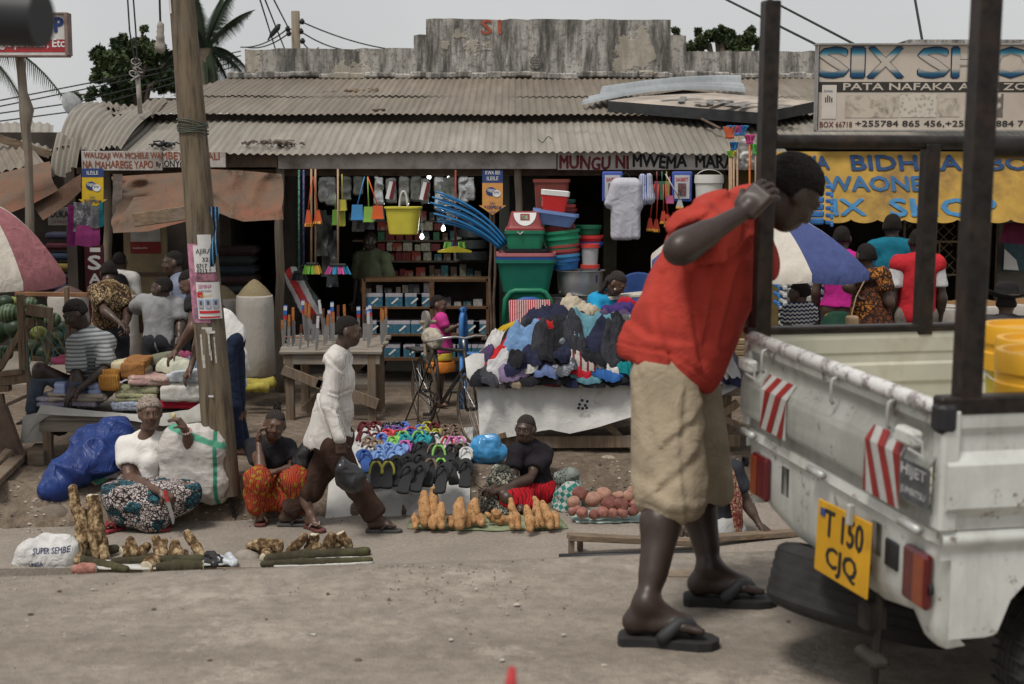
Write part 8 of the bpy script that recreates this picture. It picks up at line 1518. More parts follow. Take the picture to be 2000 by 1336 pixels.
cb=thing('cool_box','bright red cool box with a white lid on the plastics stack','cool box',at(1083,420,Ys-.1));s=mpp(Ys);c=at(1081,415,Ys-.1);M=np.array(Euler((0,R(5),0)).to_matrix());mb=MB();mb.rlathe([(.01,.01,0),(21*s,.10,0),(26*s,.13,33*s)],c,rr=.2,rot=M);mb.build('box_body',sf(.55,.03,.03),cb,smooth=True,auto=40);mb=MB();mb.rlathe([(27*s,.135,33*s),(27.5*s,.14,42*s),(24*s,.12,43*s),(.01,.01,43*s)],c,rr=.2,rot=M);mb.build('lid',M_W,cb,smooth=True,auto=40)
tub('wrapped brown red cool box behind the bright red one',1077,350,415,68,60,Ys+.45,(.17,.04,.03),name='cool_box',cat='cool box');
tub('dark green basin on top of the far right stack',1148,440,458,52,46,Ys+.2,(.01,.10,.05),name='plastic_basin',cat='basin',oval=True);tub('red basin under the dark green one, far right stack',1150,459,474,54,46,Ys+.2,(.42,.03,.03),name='plastic_basin',cat='basin',oval=True);tub('blue basin under the red one, far right stack',1150,472,484,54,46,Ys+.2,(.02,.06,.24),name='plastic_basin',cat='basin',oval=True)
for(yt,yb,l)in((480,518,'upper'),(520,540,'lower')):
 o=thing('storage_jar','translucent storage tub with a red lid, %s of the pair'%l,'jar',at(1152,yb,Ys));s=mpp(Ys);c=at(1152,yb,Ys);H=(yb-yt)*s;mb=MB();mb.lathe([(0,0),(15*s,0),(17*s,H)],c,28);mb.build('jar_body',plain('cloudy plastic',(.36,.35,.36),.3,.1,spec=.5),o,smooth=True,auto=40);mb=MB();mb.lathe([(19*s,H-.02),(19*s,H+.02),(0,H+.025)],c,28);mb.build('lid',sf(.52,.05,.04),o,smooth=True,auto=40)
wb=hang('bucket','white lidded bucket hanging at the right bay corner','bucket',1384,400,15.6);s=mpp(15.6);c=at(1384,402,15.6);mb=MB();mb.lathe([(0,0),(24*s,0),(26.5*s,46*s)],c,32);mb.build('body',plain('white bucket',(.55,.54,.50),.45,.06),wb,smooth=True,auto=40);mb=MB();mb.lathe([(28.5*s,44*s),(28.5*s,51*s),(27.5*s,60*s),(0,60*s)],c,32);mb.build('lid',plain('white bucket',(.55,.54,.50),.45,.06),wb,smooth=True,auto=30);mb=MB();mb.tube([c+V((-28*s*math.cos(a),-.02,50*s+20*s*math.sin(a)))for a in np.linspace(0,math.pi,12)],.004,5);mb.build('handle',M_STEELD,wb)
sh_=hang('hanging_shirt','pale grey short sleeved shirt on a hanger in right bay','shirt',1222,470,15.55);Y=15.55;A=lambda x,y,dy=0:at(x,y,Y+dy);S=SDF();S.cap(A(1206,358),A(1238,358),.05,.05,.03);S.cap(A(1206,362),A(1190,398),.055,.045,.02);S.cap(A(1236,362),A(1246,400),.05,.05,.02)
S.box(A(1222,412),(.115,.012,.27),rd=.035,k=.05)
S.cut(A(1222,470),(.06,0,-1));sdfmb(S,.011,lambda v:.012*ridge(v*np.array([1,1,.15]),11,5)).build('shirt_body',cloth('pale grey poplin',(.42,.42,.46),.08),sh_,smooth=True)
mb=MB();mb.tube([A(1214,345),A(1222,336),A(1231,345)],.004,5);mb.build('hanger',M_BLK,sh_)
for i,(px,lab)in enumerate(((1196,'left'),(1332,'right'))):
 o=hang('printed_bag','white bag with blue edges and red print, %s one in the right bay'%lab,'bag',px,394,15.75);rectm=plain('white bag print',(.46,.46,.48),.5,.1);a,b=at(px-20,394,15.75),at(px+20,335,15.75);mb=MB();mb.box(((a.x+b.x)/2,15.75,(a.z+b.z)/2),(b.x-a.x,.03,b.z-a.z),None,0,.01);mb.build('bag_panel',plain('blue bag edge',(.06,.10,.35),.5,.1),o)
 rect(o,'front_print',px-15,px+15,342,388,15.73,rectm,.006);tx(o,'SAIBET',px-12,354,15.72,7,24,M_RP,.02,off=.0);rect(o,'picture_print',px-8,px+8,358,382,15.715,plain('bag picture print',(.12,.06,.06),.6,.8,40),.0)
for i,(x,y,c)in enumerate(((1255,0,0),(1268,0,0))):
 S=SDF();S.cap(at(x,345,15.6),at(x,388,15.6),.03,.055,.03);S.cap(at(x,388,15.6),at(x+2,394,15.6),.05,.03,.03);o=sdfmb(S,.01,lambda v:.01*ridge(v*np.array([1,1,.3]),12,i)).build('striped_sponge_bag',cloth('blue white stripes',(.45,.46,.5),.05,'vstripes',(.04,.07,.28),14),smooth=True);tag(o,'white bundle with blue stripes, %s of the hanging pair'%('left','right')[i],'bundle')
BR_=[(1425,520,268,HWd,[sf(.55,.12,.05)],26,20,'orange headed broom standing highest left in the upright bundle'),(1433,520,292,HWd,[sf(.02,.13,.32)],18,14,'small blue headed brush in the upright bundle'),(1440,520,262,HWd,[sf(.03,.16,.36),sf(.30,.06,.24),sf(.03,.16,.36)],44,16,'blue pink blue broom head at the top of upright bundle'),(1428,520,305,HWd,[sf(.16,.36,.05),sf(.5,.42,.03)],16,10,'green yellow brush lowest in the upright bundle'),(1464,470,278,plain('orange painted stick',(.48,.13,.02),.5,.3,40),[sf(.50,.06,.20)],20,14,'pink headed brush with orange stick in the upright bundle'),(1476,470,300,HWd,[sf(.08,.36,.05)],14,18,'bright green brush half behind the truck post')]
for(px,y0,y1,hm,cols,wd,hh,lab)in BR_:broom(lab,px,y0,y1,15.3,hm,cols,wd,hh,down=False)
bagblob('mop_head','white fluffy mop head in the upright broom bundle',plain('white mop',(.5,.5,.48),.9,.1),[('e',at(1456,302,15.4),(.10,.06,.13),None,.03)],h=.015,amp=.03,f=16,cat='mop')
# umbrellas
def umbrella(label,c,Rr,H,cols,rz=0,tilt=(0,0),n=8,polez=0,name='umbrella'):
 o=thing(name,label,'umbrella',(c[0],c[1],polez));E=Matrix.Translation(c)@Euler((tilt[0],tilt[1],rz)).to_matrix().to_4x4()
 for g in range(n):
  P=[]
  for r in np.linspace(0,1,10):
   row=[]
   for f in np.linspace(0,1,9):
    a=2*math.pi*(g+f)/n;edge=1-.07*math.sin(math.pi*f)*r;rr=Rr*r*edge;z=H*(1-r**1.9)-.05*math.sin(math.pi*f)*r**2*Rr*.6;row.append(E@V((rr*math.cos(a),rr*math.sin(a),z)))
   P.append(row)
  last=[p-V((0,0,.07))for p in P[-1]];P.append(last);mb=MB();mb.grid(np.array(P));mb.build('panel',cols[g%len(cols)],o,smooth=True)
 for g in range(n):mb=MB();a=2*math.pi*g/n;mb.tube([E@V((Rr*r*math.cos(a)*.98,Rr*r*math.sin(a)*.98,H*(1-r**1.9)-.012))for r in np.linspace(0,1,7)],.004,4);mb.build('rib',M_STEELD,o)
 mb=MB();mb.tube([E@V((0,0,H+.06)),E@V((0,0,-.4)),(c[0],c[1],polez)],.017,8);mb.build('pole',M_STEELD,o,smooth=True);return o
cu=at(1478,512,12.3);umbrella('blue and cream market umbrella behind the red shirted man',(cu.x,12.3,cu.z),.97,.46,[cloth('umbrella blue',(.06,.08,.20),.12),cloth('umbrella cream',(.50,.46,.40),.08)],rz=R(17),tilt=(R(2),R(2)))
cu=at(-55,520,11.9);umbrella('faded pink and cream market umbrella at the left edge',(cu.x,11.9,cu.z),.76,.56,[cloth('umbrella pale',(.46,.42,.36),.12),cloth('umbrella pink',(.30,.12,.13),.15)],rz=R(6),tilt=(R(4),R(6)))
# stacked chairs
def cstack(x0,x1,ys,Y,cols,lab,group):
 for i,y in enumerate(ys):
  m_=cols[i%len(cols)]if not callable(cols)else cols(i);nm=(ordn+['thirteenth','fourteenth'])[i];o=thing('stacked_chair','%s, %s from the top'%(lab,nm),'chair',at((x0+x1)/2,y,Y),0,group);a,b=at(x0,y+15,Y),at(x1,y,Y);w_=b.x-a.x;h_=b.z-a.z
  mb=MB();mb.box(((a.x+b.x)/2,Y,(a.z+b.z)/2),(w_*.72,.03,h_*.86),None,0,.02);mb.build('backrest',m_,o)
  for sx in(-1,1):mb=MB();mb.box(((a.x+b.x)/2+sx*w_*.45,Y-.12,(a.z+b.z)/2-.01),(w_*.10,.26,h_*.55),None,0,.01);mb.box(((a.x+b.x)/2+sx*w_*.45,Y-.24,(a.z+b.z)/2-h_*.35),(w_*.09,.04,h_*.5),None,0,.008);mb.build('armrest',m_,o)
M_WC=plain('white chair plastic',(.46,.46,.44),.5,.06,6);M_BC=plain('blue chair plastic',(.05,.18,.42),.5,.06,6);M_TC=plain('tan chair plastic',(.30,.22,.13),.5,.06,6)
cstack(1520,1612,[516+15*i for i in range(12)],14.6,lambda i:M_WC if i not in(8,)else plain('dark blue chair plastic',(.02,.07,.24),.5,.06,6),'white stacked plastic armchair beside the umbrella','tall stack of white plastic chairs')
cstack(1510,1624,[512+17*i for i in range(5)],14.8,lambda i:M_BC,'light blue stacked chair behind the white ones','blue chairs behind the white chair stack');cstack(1560,1618,[355+14*i for i in range(6)],15.0,lambda i:M_BC,'light blue chair high behind the bending man\'s face','upper stack of blue chairs')
mb=MB();mb.box((at(1590,500,15.0).x,15.05,1.05),(.3,.3,1.0));tag(mb.build('stack_base',plain('dark blue base',(.02,.05,.12),.7)),'dark blue column of nested chair legs behind the blue umbrella','chair stack')
cstack(1424,1462,[660+11*i for i in range(4)],13.9,lambda i:M_TC,'tan stacked chair between man and truck corner','tan chairs behind the clothes table')
o=chairback('blue plastic chair turned sideways beside the pink dressed child',892,918,605,690,15.2,(.05,.17,.42),seat=True);o.rotation_euler.z=R(72);o2=thing('blue_bowl','large dark blue bowl behind the woman in the blue top','bowl',at(1250,575,14.9));mb=MB();c=at(1248,590,14.9);mb.lathe([(0,0),(.12,.0),(.25,.16),(.27,.16),(.26,.15),(.13,.02),(0,.02)],c,36,rot=np.array(Euler((R(55),0,0)).to_matrix()));mb.build('bowl_body',sf(.015,.045,.16),o2,smooth=True);
mb=MB();mb.box(at(1222,578,14.5),(.5,.25,.04),np.array(Euler((0,R(-6),0)).to_matrix()),0,.01);tag(mb.build('folded_cloth',fab((.45,.42,.36))),'cream folded cloth held by the woman in blue','cloth')
# watermelons and rack
t=NT('dark melon',.5,.4);k=t.mix(t.ramp(t.wave(9,3,None,'X',3),[(.45,0),(.6,1)]),(.025,.05,.025),(.09,.13,.06));t.col(k);M_MEL=t.m;M_MEL2=plain('yellow green melon',(.20,.22,.05),.5,.4,6,dirt=(.05,.09,.03));M_MEL3=plain('dark green melon',(.025,.045,.022),.45,.4,6)
ML=[(18,612,20,0),(-8,650,24,2),(30,640,20,2),(8,690,17,0),(52,612,14,2),(78,610,17,0),(102,625,16,0),(76,652,16,1),(60,680,18,2),(105,660,18,2),(84,690,16,2),(118,690,15,2),(36,668,16,2),(122,640,15,2),(10,590,15,2),(-12,715,17,0),(26,590,12,1),(60,592,13,0)]
mlab=['dark striped','yellow green','dark green'];mc_=Counter()
for x,y,r_,k in sorted(ML):
 mc_[k]+=1;o=bagblob('watermelon','%s watermelon, %s of that colour from the left in the rack'%(mlab[k],ordn[mc_[k]-1]),(M_MEL,M_MEL2,M_MEL3)[k],[('e',at(x,y,13.1+.15*((x*7)%3)),(r_*mpp(13.1)*1.12,r_*mpp(13.1),r_*mpp(13.1)*.95),None,.01)],h=.016,amp=.002,cat='watermelon',group='watermelons piled behind the wooden rack')
rk=thing('melon_rack','rough stick and plank rack holding watermelons at far left','rack',at(50,760,12.7));Y=12.75;A=lambda x,y,dy=0:at(x,y,Y+dy)
for a,b,w_,h_ in((A(0,720),A(56,622),.05,.05),(A(40,575),A(46,730),.06,.06),(A(52,604),A(102,612),.04,.10),(A(102,612),A(90,712),.035,.05),(A(48,640),A(54,735),.035,.04),(A(-10,745),A(60,735),.05,.10),(A(-10,760),A(20,758),.10,.05),(A(60,700),A(130,705),.04,.04),(A(2,730),A(48,725),.12,.04),(A(0,770),A(14,860),.06,.06),(A(60,745),A(62,850),.06,.06),(A(15,790),A(60,770),.03,.03),(A(130,560),A(134,700),.04,.04)):mb=MB();mb.bar(a,b,w_,h_,bev=.004);mb.build('rail',M_WOOD,rk)
for i in range(26):a=A(52+random.uniform(0,80),618+random.uniform(0,70),-.05);b=a+V((random.uniform(-.12,.12),0,random.uniform(-.28,-.1)));mb=MB();mb.tube([a,(a+b)/2+V((random.uniform(-.04,.04),0,0)),b],.004,4);mb.build('string',plain('teal string',(.03,.16,.16),.7)if i%2 else plain('tan string',(.25,.19,.10),.8),rk)
for i,(a,b,w_,h_,lab)in enumerate(((atz(-20,960,0)+V((0,0,.05)),atz(45,900,0)+V((0,0,.06)),.12,.06,'heavy grey plank lying on the dirt at far left'),(atz(70,910,0)+V((0,0,.06)),atz(84,895,0)+V((0,0,.08)),.14,.12,'square wooden block on the dirt beside the table leg'),(at(-10,800,12.4),at(26,900,12.3),.05,.30,'broad dark board leaning at far left edge'),(at(-5,905,12.1),at(20,880,12.2),.10,.05,'short plank end on the dirt at the left edge'))):mb=MB();mb.bar(a,b,w_,h_,bev=.006);tag(mb.build('loose_plank',M_WOODX if i!=2 else M_BROWNB),lab,'plank')
gs=thing('window_grille','diamond metal grille in the front of the right shop','grille',at(1790,600,16.0));Y=16.0
for x0,x1,y0,y1 in((1762,1766,430,640),(1830,1834,470,640),(1868,1872,430,640),(1940,1948,430,640),(1830,1870,470,474),(1764,1870,535,538)):a,b=at(x0,y1,Y),at(x1,y0,Y);mb=MB();mb.box(((a.x+b.x)/2,Y,(a.z+b.z)/2),(b.x-a.x,.04,b.z-a.z));mb.build('frame',plain('tan frame',(.17,.13,.08),.7,.2),gs)
mb=MB()
for k in range(-6,12):
 for sgn in(1,-1):
  xa,ya,xb,yb_=1766+k*22,430,1766+k*22+sgn*110,540;pts_=[]
  for f in np.linspace(0,1,12):x,y=xa+(xb-xa)*f,ya+(yb_-ya)*f;pts_.append((x,y))if 1764<x<1870 else None
  if len(pts_)>1:mb.tube([at(pts_[0][0],pts_[0][1],Y),at(pts_[-1][0],pts_[-1][1],Y)],.005,4)
mb.build('mesh_bars',plain('tan frame',(.17,.13,.08),.7,.2),gs)
mb=MB();a,b=at(1944,640,16.2),at(2050,430,16.2);mb.box(((a.x+b.x)/2,16.25,(a.z+b.z)/2),(b.x-a.x,.06,b.z-a.z));pw_=mb.build('shop_shutter',plain('grey green shutter',(.09,.085,.07),.8,.2));tag(pw_,'grey shutter wall carrying a notice at the right edge','shutter')
o=board('notice_poster','dark blue notice with a torn white corner at right edge',1958,2010,476,530,16.1,plain('dark teal print',(.03,.07,.09),.6,.3,30));mb=MB();mb.add([at(1962,486,16.05),at(1985,508,16.05),at(1990,528,16.05),at(1960,526,16.05)],[(0,1,2,3)]);mb.build('torn_paper',M_PAPER,o)
drape('hanging_cloth','maroon cloth hanging under the awning at the right edge',[(1960,436),(2030,430)],[(1950,472),(2000,478),(2040,474)],15.6,15.5,cloth('maroon cloth',(.10,.015,.04),.2),24,10,amp=.02,f=8,cat='cloth')
# people further back
def mk(label,px,Y,z=0,ang=0,s=1,pose='stand',over=None,**k):
 x=at(px,600,Y).x;J=default_J(x,Y,z,ang,s,pose)
 for q,v in(over or{}).items():J[q]=V(v)
 return person(label,J,s,res=k.pop('res',.014),hres=k.pop('hres',.008),finger=.006,**k)
Y=12.75;A=lambda x,y,dy=0:at(x,y,Y+dy)
J=dict(hd=A(146,612,-.02),hf=(-.66,-.50,-.42),hu=(-.35,-.1,1),nk=A(172,655,.04),ch=A(180,692),pv=A(170,752,.05),fw=(-.6,-.75,-.1),ls=A(150,672,-.16),le=A(150,726,-.24),lw=A(142,758,-.38),rs=A(206,670,.02),re=A(205,722,-.22),rw=A(152,762,-.42),lh=A(155,762,-.06),rh=A(182,762,0),lk=A(78,722,-.25),rk=A(150,745,-.30),la=A(62,805,-.2),ra=A(120,830,-.1),lt=A(38,830,-.35),rt=A(95,850,-.3))
person('man in grey striped shirt and jeans seated folding towels',J,1.04,SK3,'afro',res=.011,clothes=[dict(k='legs',m=cloth('faded jeans',(.06,.075,.10),.25),n='jeans',len=1.9,d=.014),dict(k='top',m=cloth('grey striped shirt',(.30,.31,.31),.1,'stripes',(.11,.12,.12),30),sleeve=.78,d=.02,flare=.015,amp=.009)],hands=dict(l=dict(d=(-.25,-.4,-.8),n=(.3,.5,-.6),t=(1,-.2,0),curl=.3),r=dict(d=(-.75,-.3,-.6),n=(0,.4,-.9),t=(-.3,-.8,0),curl=.25)))
LEO=cloth('leopard print shirt',(.34,.24,.13),.15,'batik',(.025,.015,.01),20,(.18,.11,.05))
mk('man in leopard print shirt leaning over the towel stall',212,13.9,0,R(200),.98,over=dict(hd=at(213,532,14.1),hf=(-.3,.9,-.3),nk=at(212,560,14.0),ch=at(212,590,13.9),pv=at(205,650,13.9),fw=(.2,-1,-.1),ls=at(188,572,13.85),rs=at(236,572,14.0),le=at(205,608,13.65),lw=at(236,632,13.5),re=at(250,610,13.9),rw=at(245,640,13.6)),clothes=[dict(k='legs',m=cloth('dark trousers',(.03,.03,.035)),len=1.95),dict(k='top',m=LEO,sleeve=.6,d=.02,hem=(at(205,640,13.9),(0,0,-1)))])
mk('boy in a grey t-shirt with back turned, arm stretched left',312,13.4,0,R(180),.95,over=dict(hd=at(316,562,13.4),hf=(-.93,.1,0),nk=at(318,588,13.42),ch=at(312,612,13.42),pv=at(312,665,13.4),fw=(0,1,0),ls=at(278,592,13.5),rs=at(344,596,13.45),le=at(262,603,13.75),lw=at(246,606,13.95),re=at(352,635,13.4),rw=at(350,660,13.3)),clothes=[dict(k='legs',m=cloth('dark trousers',(.03,.03,.035)),len=1.95),dict(k='top',m=cloth('heather grey jersey',(.25,.25,.25),.1),n='t_shirt',sleeve=.55,d=.018)])
mk('smiling man in grey blue shirt standing behind the grey boy',350,14.2,0,R(-70),1.0,over=dict(hd=at(338,512,14.2),hf=(-.9,-.35,-.08),nk=at(350,545,14.2)),clothes=[dict(k='legs',m=cloth('dark trousers',(.03,.03,.035)),len=1.95),dict(k='top',m=cloth('grey blue shirt',(.16,.18,.24),.1),sleeve=.9,d=.018)])
Y=12.45;A=lambda x,y,dy=0:at(x,y,Y+dy)
J=dict(hd=A(370,552,.1),hf=(-.7,-.35,-.62),hu=(-.5,0,.8),nk=A(392,572,.1),ch=A(412,608,.1),pv=A(450,668,.1),fw=(-.6,-.6,-.6),ls=A(378,592,-.02),le=A(376,640,-.1),lw=A(345,685,-.05),rs=A(402,592,.2),re=A(392,650,.1),rw=A(372,720,-.05),lh=A(442,690,0),rh=A(458,690,.15),lk=A(455,790,0),rk=A(462,785,.2),la=atz(462,870,.12),ra=atz(470,862,.12),lt=atz(455,878,.05),rt=atz(462,868,.05))
J['la'].y=J['lt'].y=Y+.15;J['ra'].y=J['rt'].y=Y+.35
person('woman in black and blue top with jeans bending behind the pole',J,.98,SK2,'short',res=.012,fem=1,gz=0.0,clothes=[dict(k='legs',m=cloth('dark blue jeans',(.018,.025,.05),.2),n='jeans',len=1.95,d=.008),dict(k='top',m=cloth('black jersey',(.022,.021,.024),.2),n='top',sleeve=.2,d=.012,hem=(A(432,640,.1),(.6,0,-.6))),dict(k='wrap',m=M_WT,n='undershirt',caps=[(A(430,636,.1),A(448,660,.1),.15,.155)],cuts=[(A(455,675,.1),(.3,0,-1))])],hands=dict(l=dict(d=(-.7,-.2,-.7),n=(.4,.3,-.8),t=(0,-1,0),curl=.4),r=dict(d=(-.5,-.2,-.8),n=(.5,.3,-.7),t=(0,-1,0),curl=.4)))
o,J,_=mk('person in white shirt with a black backpack in the left alley',236,16.1,0,R(170),.95,over=dict(),clothes=[dict(k='legs',m=cloth('dark trousers',(.03,.03,.035)),len=1.95),dict(k='top',m=M_WT,sleeve=.7,d=.018)])
bagblob('backpack','small black backpack on the white shirted person in the alley',M_BLK,[('c',J['ch']+V((.02,-.16,.1)),J['ch']+V((.02,-.17,-.12)),.11,.12,.05)],h=.014,amp=.008,cat='backpack')
Y=15.3;PKd=cloth('pink dress',(.50,.045,.22),.12)
o,J,M=mk('small child in pink, yellow and orange dress standing in profile',856,Y,0,R(85),.64,over=dict(hd=at(857,594,Y),hf=(.9,-.3,-.08),rw=at(892,636,Y-.1),re=at(872,646,Y-.12),rs=at(862,622,Y-.1),lw=at(893,638,Y+.02),le=at(880,645,Y+.1)),sk=SK2,hs=.86,res=.011,clothes=[dict(k='top',m=PKd,n='dress',sleeve=.5,d=.02,extra=[(at(857,655,Y),at(860,680,Y),.12,.13,.05)],hem=(at(858,688,Y),(0,0,-1))),dict(k='wrap',m=sf(.55,.40,.05),n='yellow_band',caps=[(at(860,690,Y),at(860,698,Y),.14,.145)],cuts=[(at(858,704,Y),(0,0,-1)),(at(858,687,Y),(0,0,1))]),dict(k='wrap',m=sf(.60,.19,.03),n='orange_band',caps=[(at(861,700,Y),at(862,716,Y),.148,.158)],cuts=[(at(858,726,Y),(0,0,-1)),(at(858,704.5,Y),(0,0,1))])])
Y=14.5
o,J,M=mk('woman in a bright blue top bent over the clothes heap',1185,Y,0,R(60),1.0,over=dict(hd=at(1206,552,Y-.15),hf=(.62,-.45,-.62),hu=(.35,-.2,.9),nk=at(1190,580,Y),ch=at(1178,600,Y),pv=at(1160,665,Y+.1),fw=(.5,-.8,-.2),ls=at(1162,588,Y-.1),rs=at(1205,592,Y+.15),le=at(1160,630,Y-.25),lw=at(1200,640,Y-.4),re=at(1225,620,Y),rw=at(1225,640,Y-.2)),sk=SK2,hair='braid',fem=1,clothes=[dict(k='legs',m=cloth('dark trousers',(.03,.03,.035)),len=1.95),dict(k='top',m=cloth('bright blue jersey',(.02,.27,.50),.1),n='top',sleeve=.5,d=.014,cuts=[(at(1196,584,Y-.1),V((.3,-.5,.8)))])])
S=SDF();h_=J['hd'];S.cap(h_+V((-.08,.04,.04)),h_+V((-.16,.06,-.10)),.035,.02,.03);S.cap(h_+V((-.14,.06,-.06)),h_+V((-.20,.05,-.12)),.02,.012,.02);sdfmb(S,.008,lambda v:.004*ridge(v,30,3)).build('ponytail',M_BRAID,o,smooth=True);mb=MB();e=h_+V((-.03,-.085,-.06));mb.lathe([(0,-.014),(.014,0),(0,.014)],e,10);mb.build('earring',plain('pearl',(.6,.55,.45),.3),o,smooth=True)
mk('child in a navy and white zigzag top seen from behind',1562,13.2,.10,R(-150),.82,over=dict(hf=(-.85,.3,-.05)),hair='afro',hs=.92,clothes=[dict(k='legs',m=cloth('navy trousers',(.012,.016,.045)),len=1.95),dict(k='top',m=cloth('zigzag knit',(.012,.016,.05),.1,'zigzag',(.45,.46,.46),22),n='top',sleeve=.3,d=.016)])
mk('woman in magenta top and green spotted skirt behind the umbrella',1640,14.3,.14,R(160),1.08,fem=1,clothes=[dict(k='top',m=cloth('magenta top',(.42,.02,.20),.12),n='top',sleeve=.4,d=.018,hem=(at(1645,598,14.3),(0,0,-1))),dict(k='wrap',m=cloth('green spotted skirt',(.02,.06,.04),.1,'spots',(.45,.22,.03),5),caps=[(at(1640,625,14.3),at(1640,650,14.3),.16,.18),(at(1640,650,14.3),at(1640,720,14.3),.18,.2)])])
OD=cloth('orange black wax print',(.36,.13,.025),.2,'batik',(.02,.014,.012),15,(.16,.05,.02))
Y=13.3
o,J,M=mk('woman in orange and black print dress holding a phone',1700,Y,0,R(155),1.08,fem=1,over=dict(hd=at(1690,500,Y),hf=(-.3,.9,0),rs=at(1722,540,Y-.1),re=at(1738,592,Y-.15),rw=at(1718,545,Y-.05),ls=at(1672,540,Y),le=at(1655,560,Y-.25),lw=at(1672,572,Y-.05)),clothes=[dict(k='top',m=OD,n='dress',sleeve=.4,d=.014,extra=[(at(1700,610,Y),at(1700,640,Y),.16,.19,.08),(at(1700,640,Y),at(1700,720,Y),.19,.18,.08)])],hands=dict(l=dict(d=(.5,0,-1),n=(1,0,0),t=(0,-1,0),curl=.4),r=dict(d=(-.4,0,1),n=(-.8,.3,-.3),t=(0,-1,0),curl=.8)))
mb=MB();mb.box(at(1708,522,Y-.03),(.05,.02,.11),np.array(Euler((0,R(-15),0)).to_matrix()),0,.006);tag(mb.build('phone',sf(.04,.2,.35)),'blue phone held to the ear of the orange dress woman','phone')
S=SDF();S.box(at(1664,640,Y-.3),(.035,.03,.09),rd=.02);hb=thing('handbag','tan handbag on a thin strap beside the orange dress','bag',at(1664,660,Y-.3));sdfmb(S,.01).build('bag_body',cloth('tan leather',(.34,.24,.15)),hb,smooth=True);mb=MB();mb.tube([at(1662,620,Y-.3),at(1672,580,Y-.25),at(1690,545,Y-.2)],.006,5);mb.build('strap',cloth('tan leather',(.34,.24,.15)),hb)
mk('man in teal shirt standing behind the orange dress woman',1738,14.9,.14,R(170),1.14,sk=SK3,clothes=[dict(k='legs',m=cloth('dark trousers',(.03,.03,.035)),len=1.95),dict(k='top',m=cloth('teal shirt',(.01,.13,.19),.12),sleeve=.7,d=.02)])
Y=13.7;o,J,M=mk('man in red vest over white sleeves seen from behind',1790,Y,.14,R(180),1.08,sk=SK3,over=dict(),clothes=[dict(k='legs',m=cloth('grey brown trousers',(.16,.14,.12)),len=1.95),dict(k='top',m=cloth('white sleeves',(.50,.50,.50),.08),n='sleeves',sleeve=.6,d=.012,hem=(at(1790,560,Y),(0,0,-1))),dict(k='top',m=cloth('red vest',(.42,.022,.03),.12),n='vest',sleeve=0,d=.026)])
Y=12.6;o,J,M=mk('man in a black cowboy hat beyond the truck bed',1965,Y,-.22,R(160),1.0,sk=SK1,over=dict(),clothes=[dict(k='legs',m=cloth('dark trousers',(.03,.03,.035)),len=1.95),dict(k='top',m=cloth('dark checked shirt',(.05,.045,.05),.2),sleeve=.7,d=.02)])
c=J['hd']+V((0,0,.06));hat=thing('cowboy_hat','black cowboy hat worn by the man beyond the truck','hat',c);P=[]
for r,z in((.0,.105),(.04,.11),(.075,.125),(.09,.115),(.10,.07),(.105,.0),(.115,-.005),(.15,.0),(.19,.02),(.192,.014),(.15,-.008),(.10,-.012)):
 P.append([c+V((r*1.05*math.cos(a),r*math.sin(a),z+(.05*abs(math.cos(a))**2*((r-.11)/.08)if r>.11 else(-.02*(1-abs(math.sin(a)))if z>.1 else 0))))for a in np.linspace(0,2*math.pi,33)[:-1]])
mb=MB();mb.grid(np.array(P),closed=True);mb.build('hat_body',cloth('black felt',(.018,.017,.017)),hat,smooth=True)
mb=MB();mb.tube([c+V((.108*math.cos(a),.104*math.sin(a),.012))for a in np.linspace(0,2*math.pi,25)[:-1]],.006,5,closed=True);mb.build('hat_band',M_BROWNB,hat)
mk('shopkeeper in olive shirt standing dark inside the middle bay',728,17.5,.08,R(-20),1.0,sk=SK3,over=dict(hd=at(722,470,17.5)),hands='no' if False else None,clothes=[dict(k='legs',m=cloth('dark trousers',(.03,.03,.035)),len=1.95),dict(k='top',m=cloth('olive shirt',(.10,.11,.065),.1),sleeve=.7,d=.02)])
Y=10.95;A=lambda x,y,dy=0:at(x,y,Y+dy)
J=dict(hd=A(1392,868,.1),hf=(0,.95,0),hu=(0,0,1),nk=A(1395,905),ch=A(1398,945),pv=A(1392,1025),fw=(.1,.95,0),ls=A(1362,915),le=A(1350,975,-.05),lw=A(1332,1025,-.05),rs=A(1432,915),re=A(1460,985,.0),rw=A(1484,1026,-.1),lh=A(1378,1035),rh=A(1405,1035),lk=A(1372,1030,.42),rk=A(1415,1030,.42),la=A(1370,1070,.4),ra=A(1418,1070,.4),lt=A(1368,1075,.55),rt=A(1420,1075,.55))
o,J,M=person('woman with patterned shawl seated on the low bench, back turned',J,.98,SK1,'short',fem=1,res=.012,gz=-.27,clothes=[dict(k='top',m=cloth('dark charcoal top',(.03,.032,.038),.15),n='top',sleeve=.5,d=.014,hem=(A(1395,1010),(0,0,-1))),dict(k='wrap',n='petticoat',m=cloth('grey white cloth',(.38,.38,.37),.1),caps=[(A(1380,1030),A(1412,1030),.15,.16),(A(1385,1050),A(1415,1050),.14,.15)],cuts=[(A(1395,1008),(0,0,1)),(A(1395,1062),(0,0,-1))]),dict(k='wrap',m=OD,n='skirt',caps=[(A(1382,1055,.04),A(1412,1060,.04),.13,.14),(A(1385,1055,.1),A(1405,1050,.4),.15,.13)])],hands=dict(l=dict(d=(-.3,-.3,-.9),n=(.5,.5,-.3),t=(0,-1,0),curl=.4),r=dict(d=(.75,-.3,-.55),n=(-.2,.2,-.9),t=(-.3,-.9,0),curl=.45,spread=.25)))
SW=cloth('cream maroon shawl',(.42,.30,.19),.12,'batik',(.16,.025,.03),20,(.30,.16,.08));P=[]
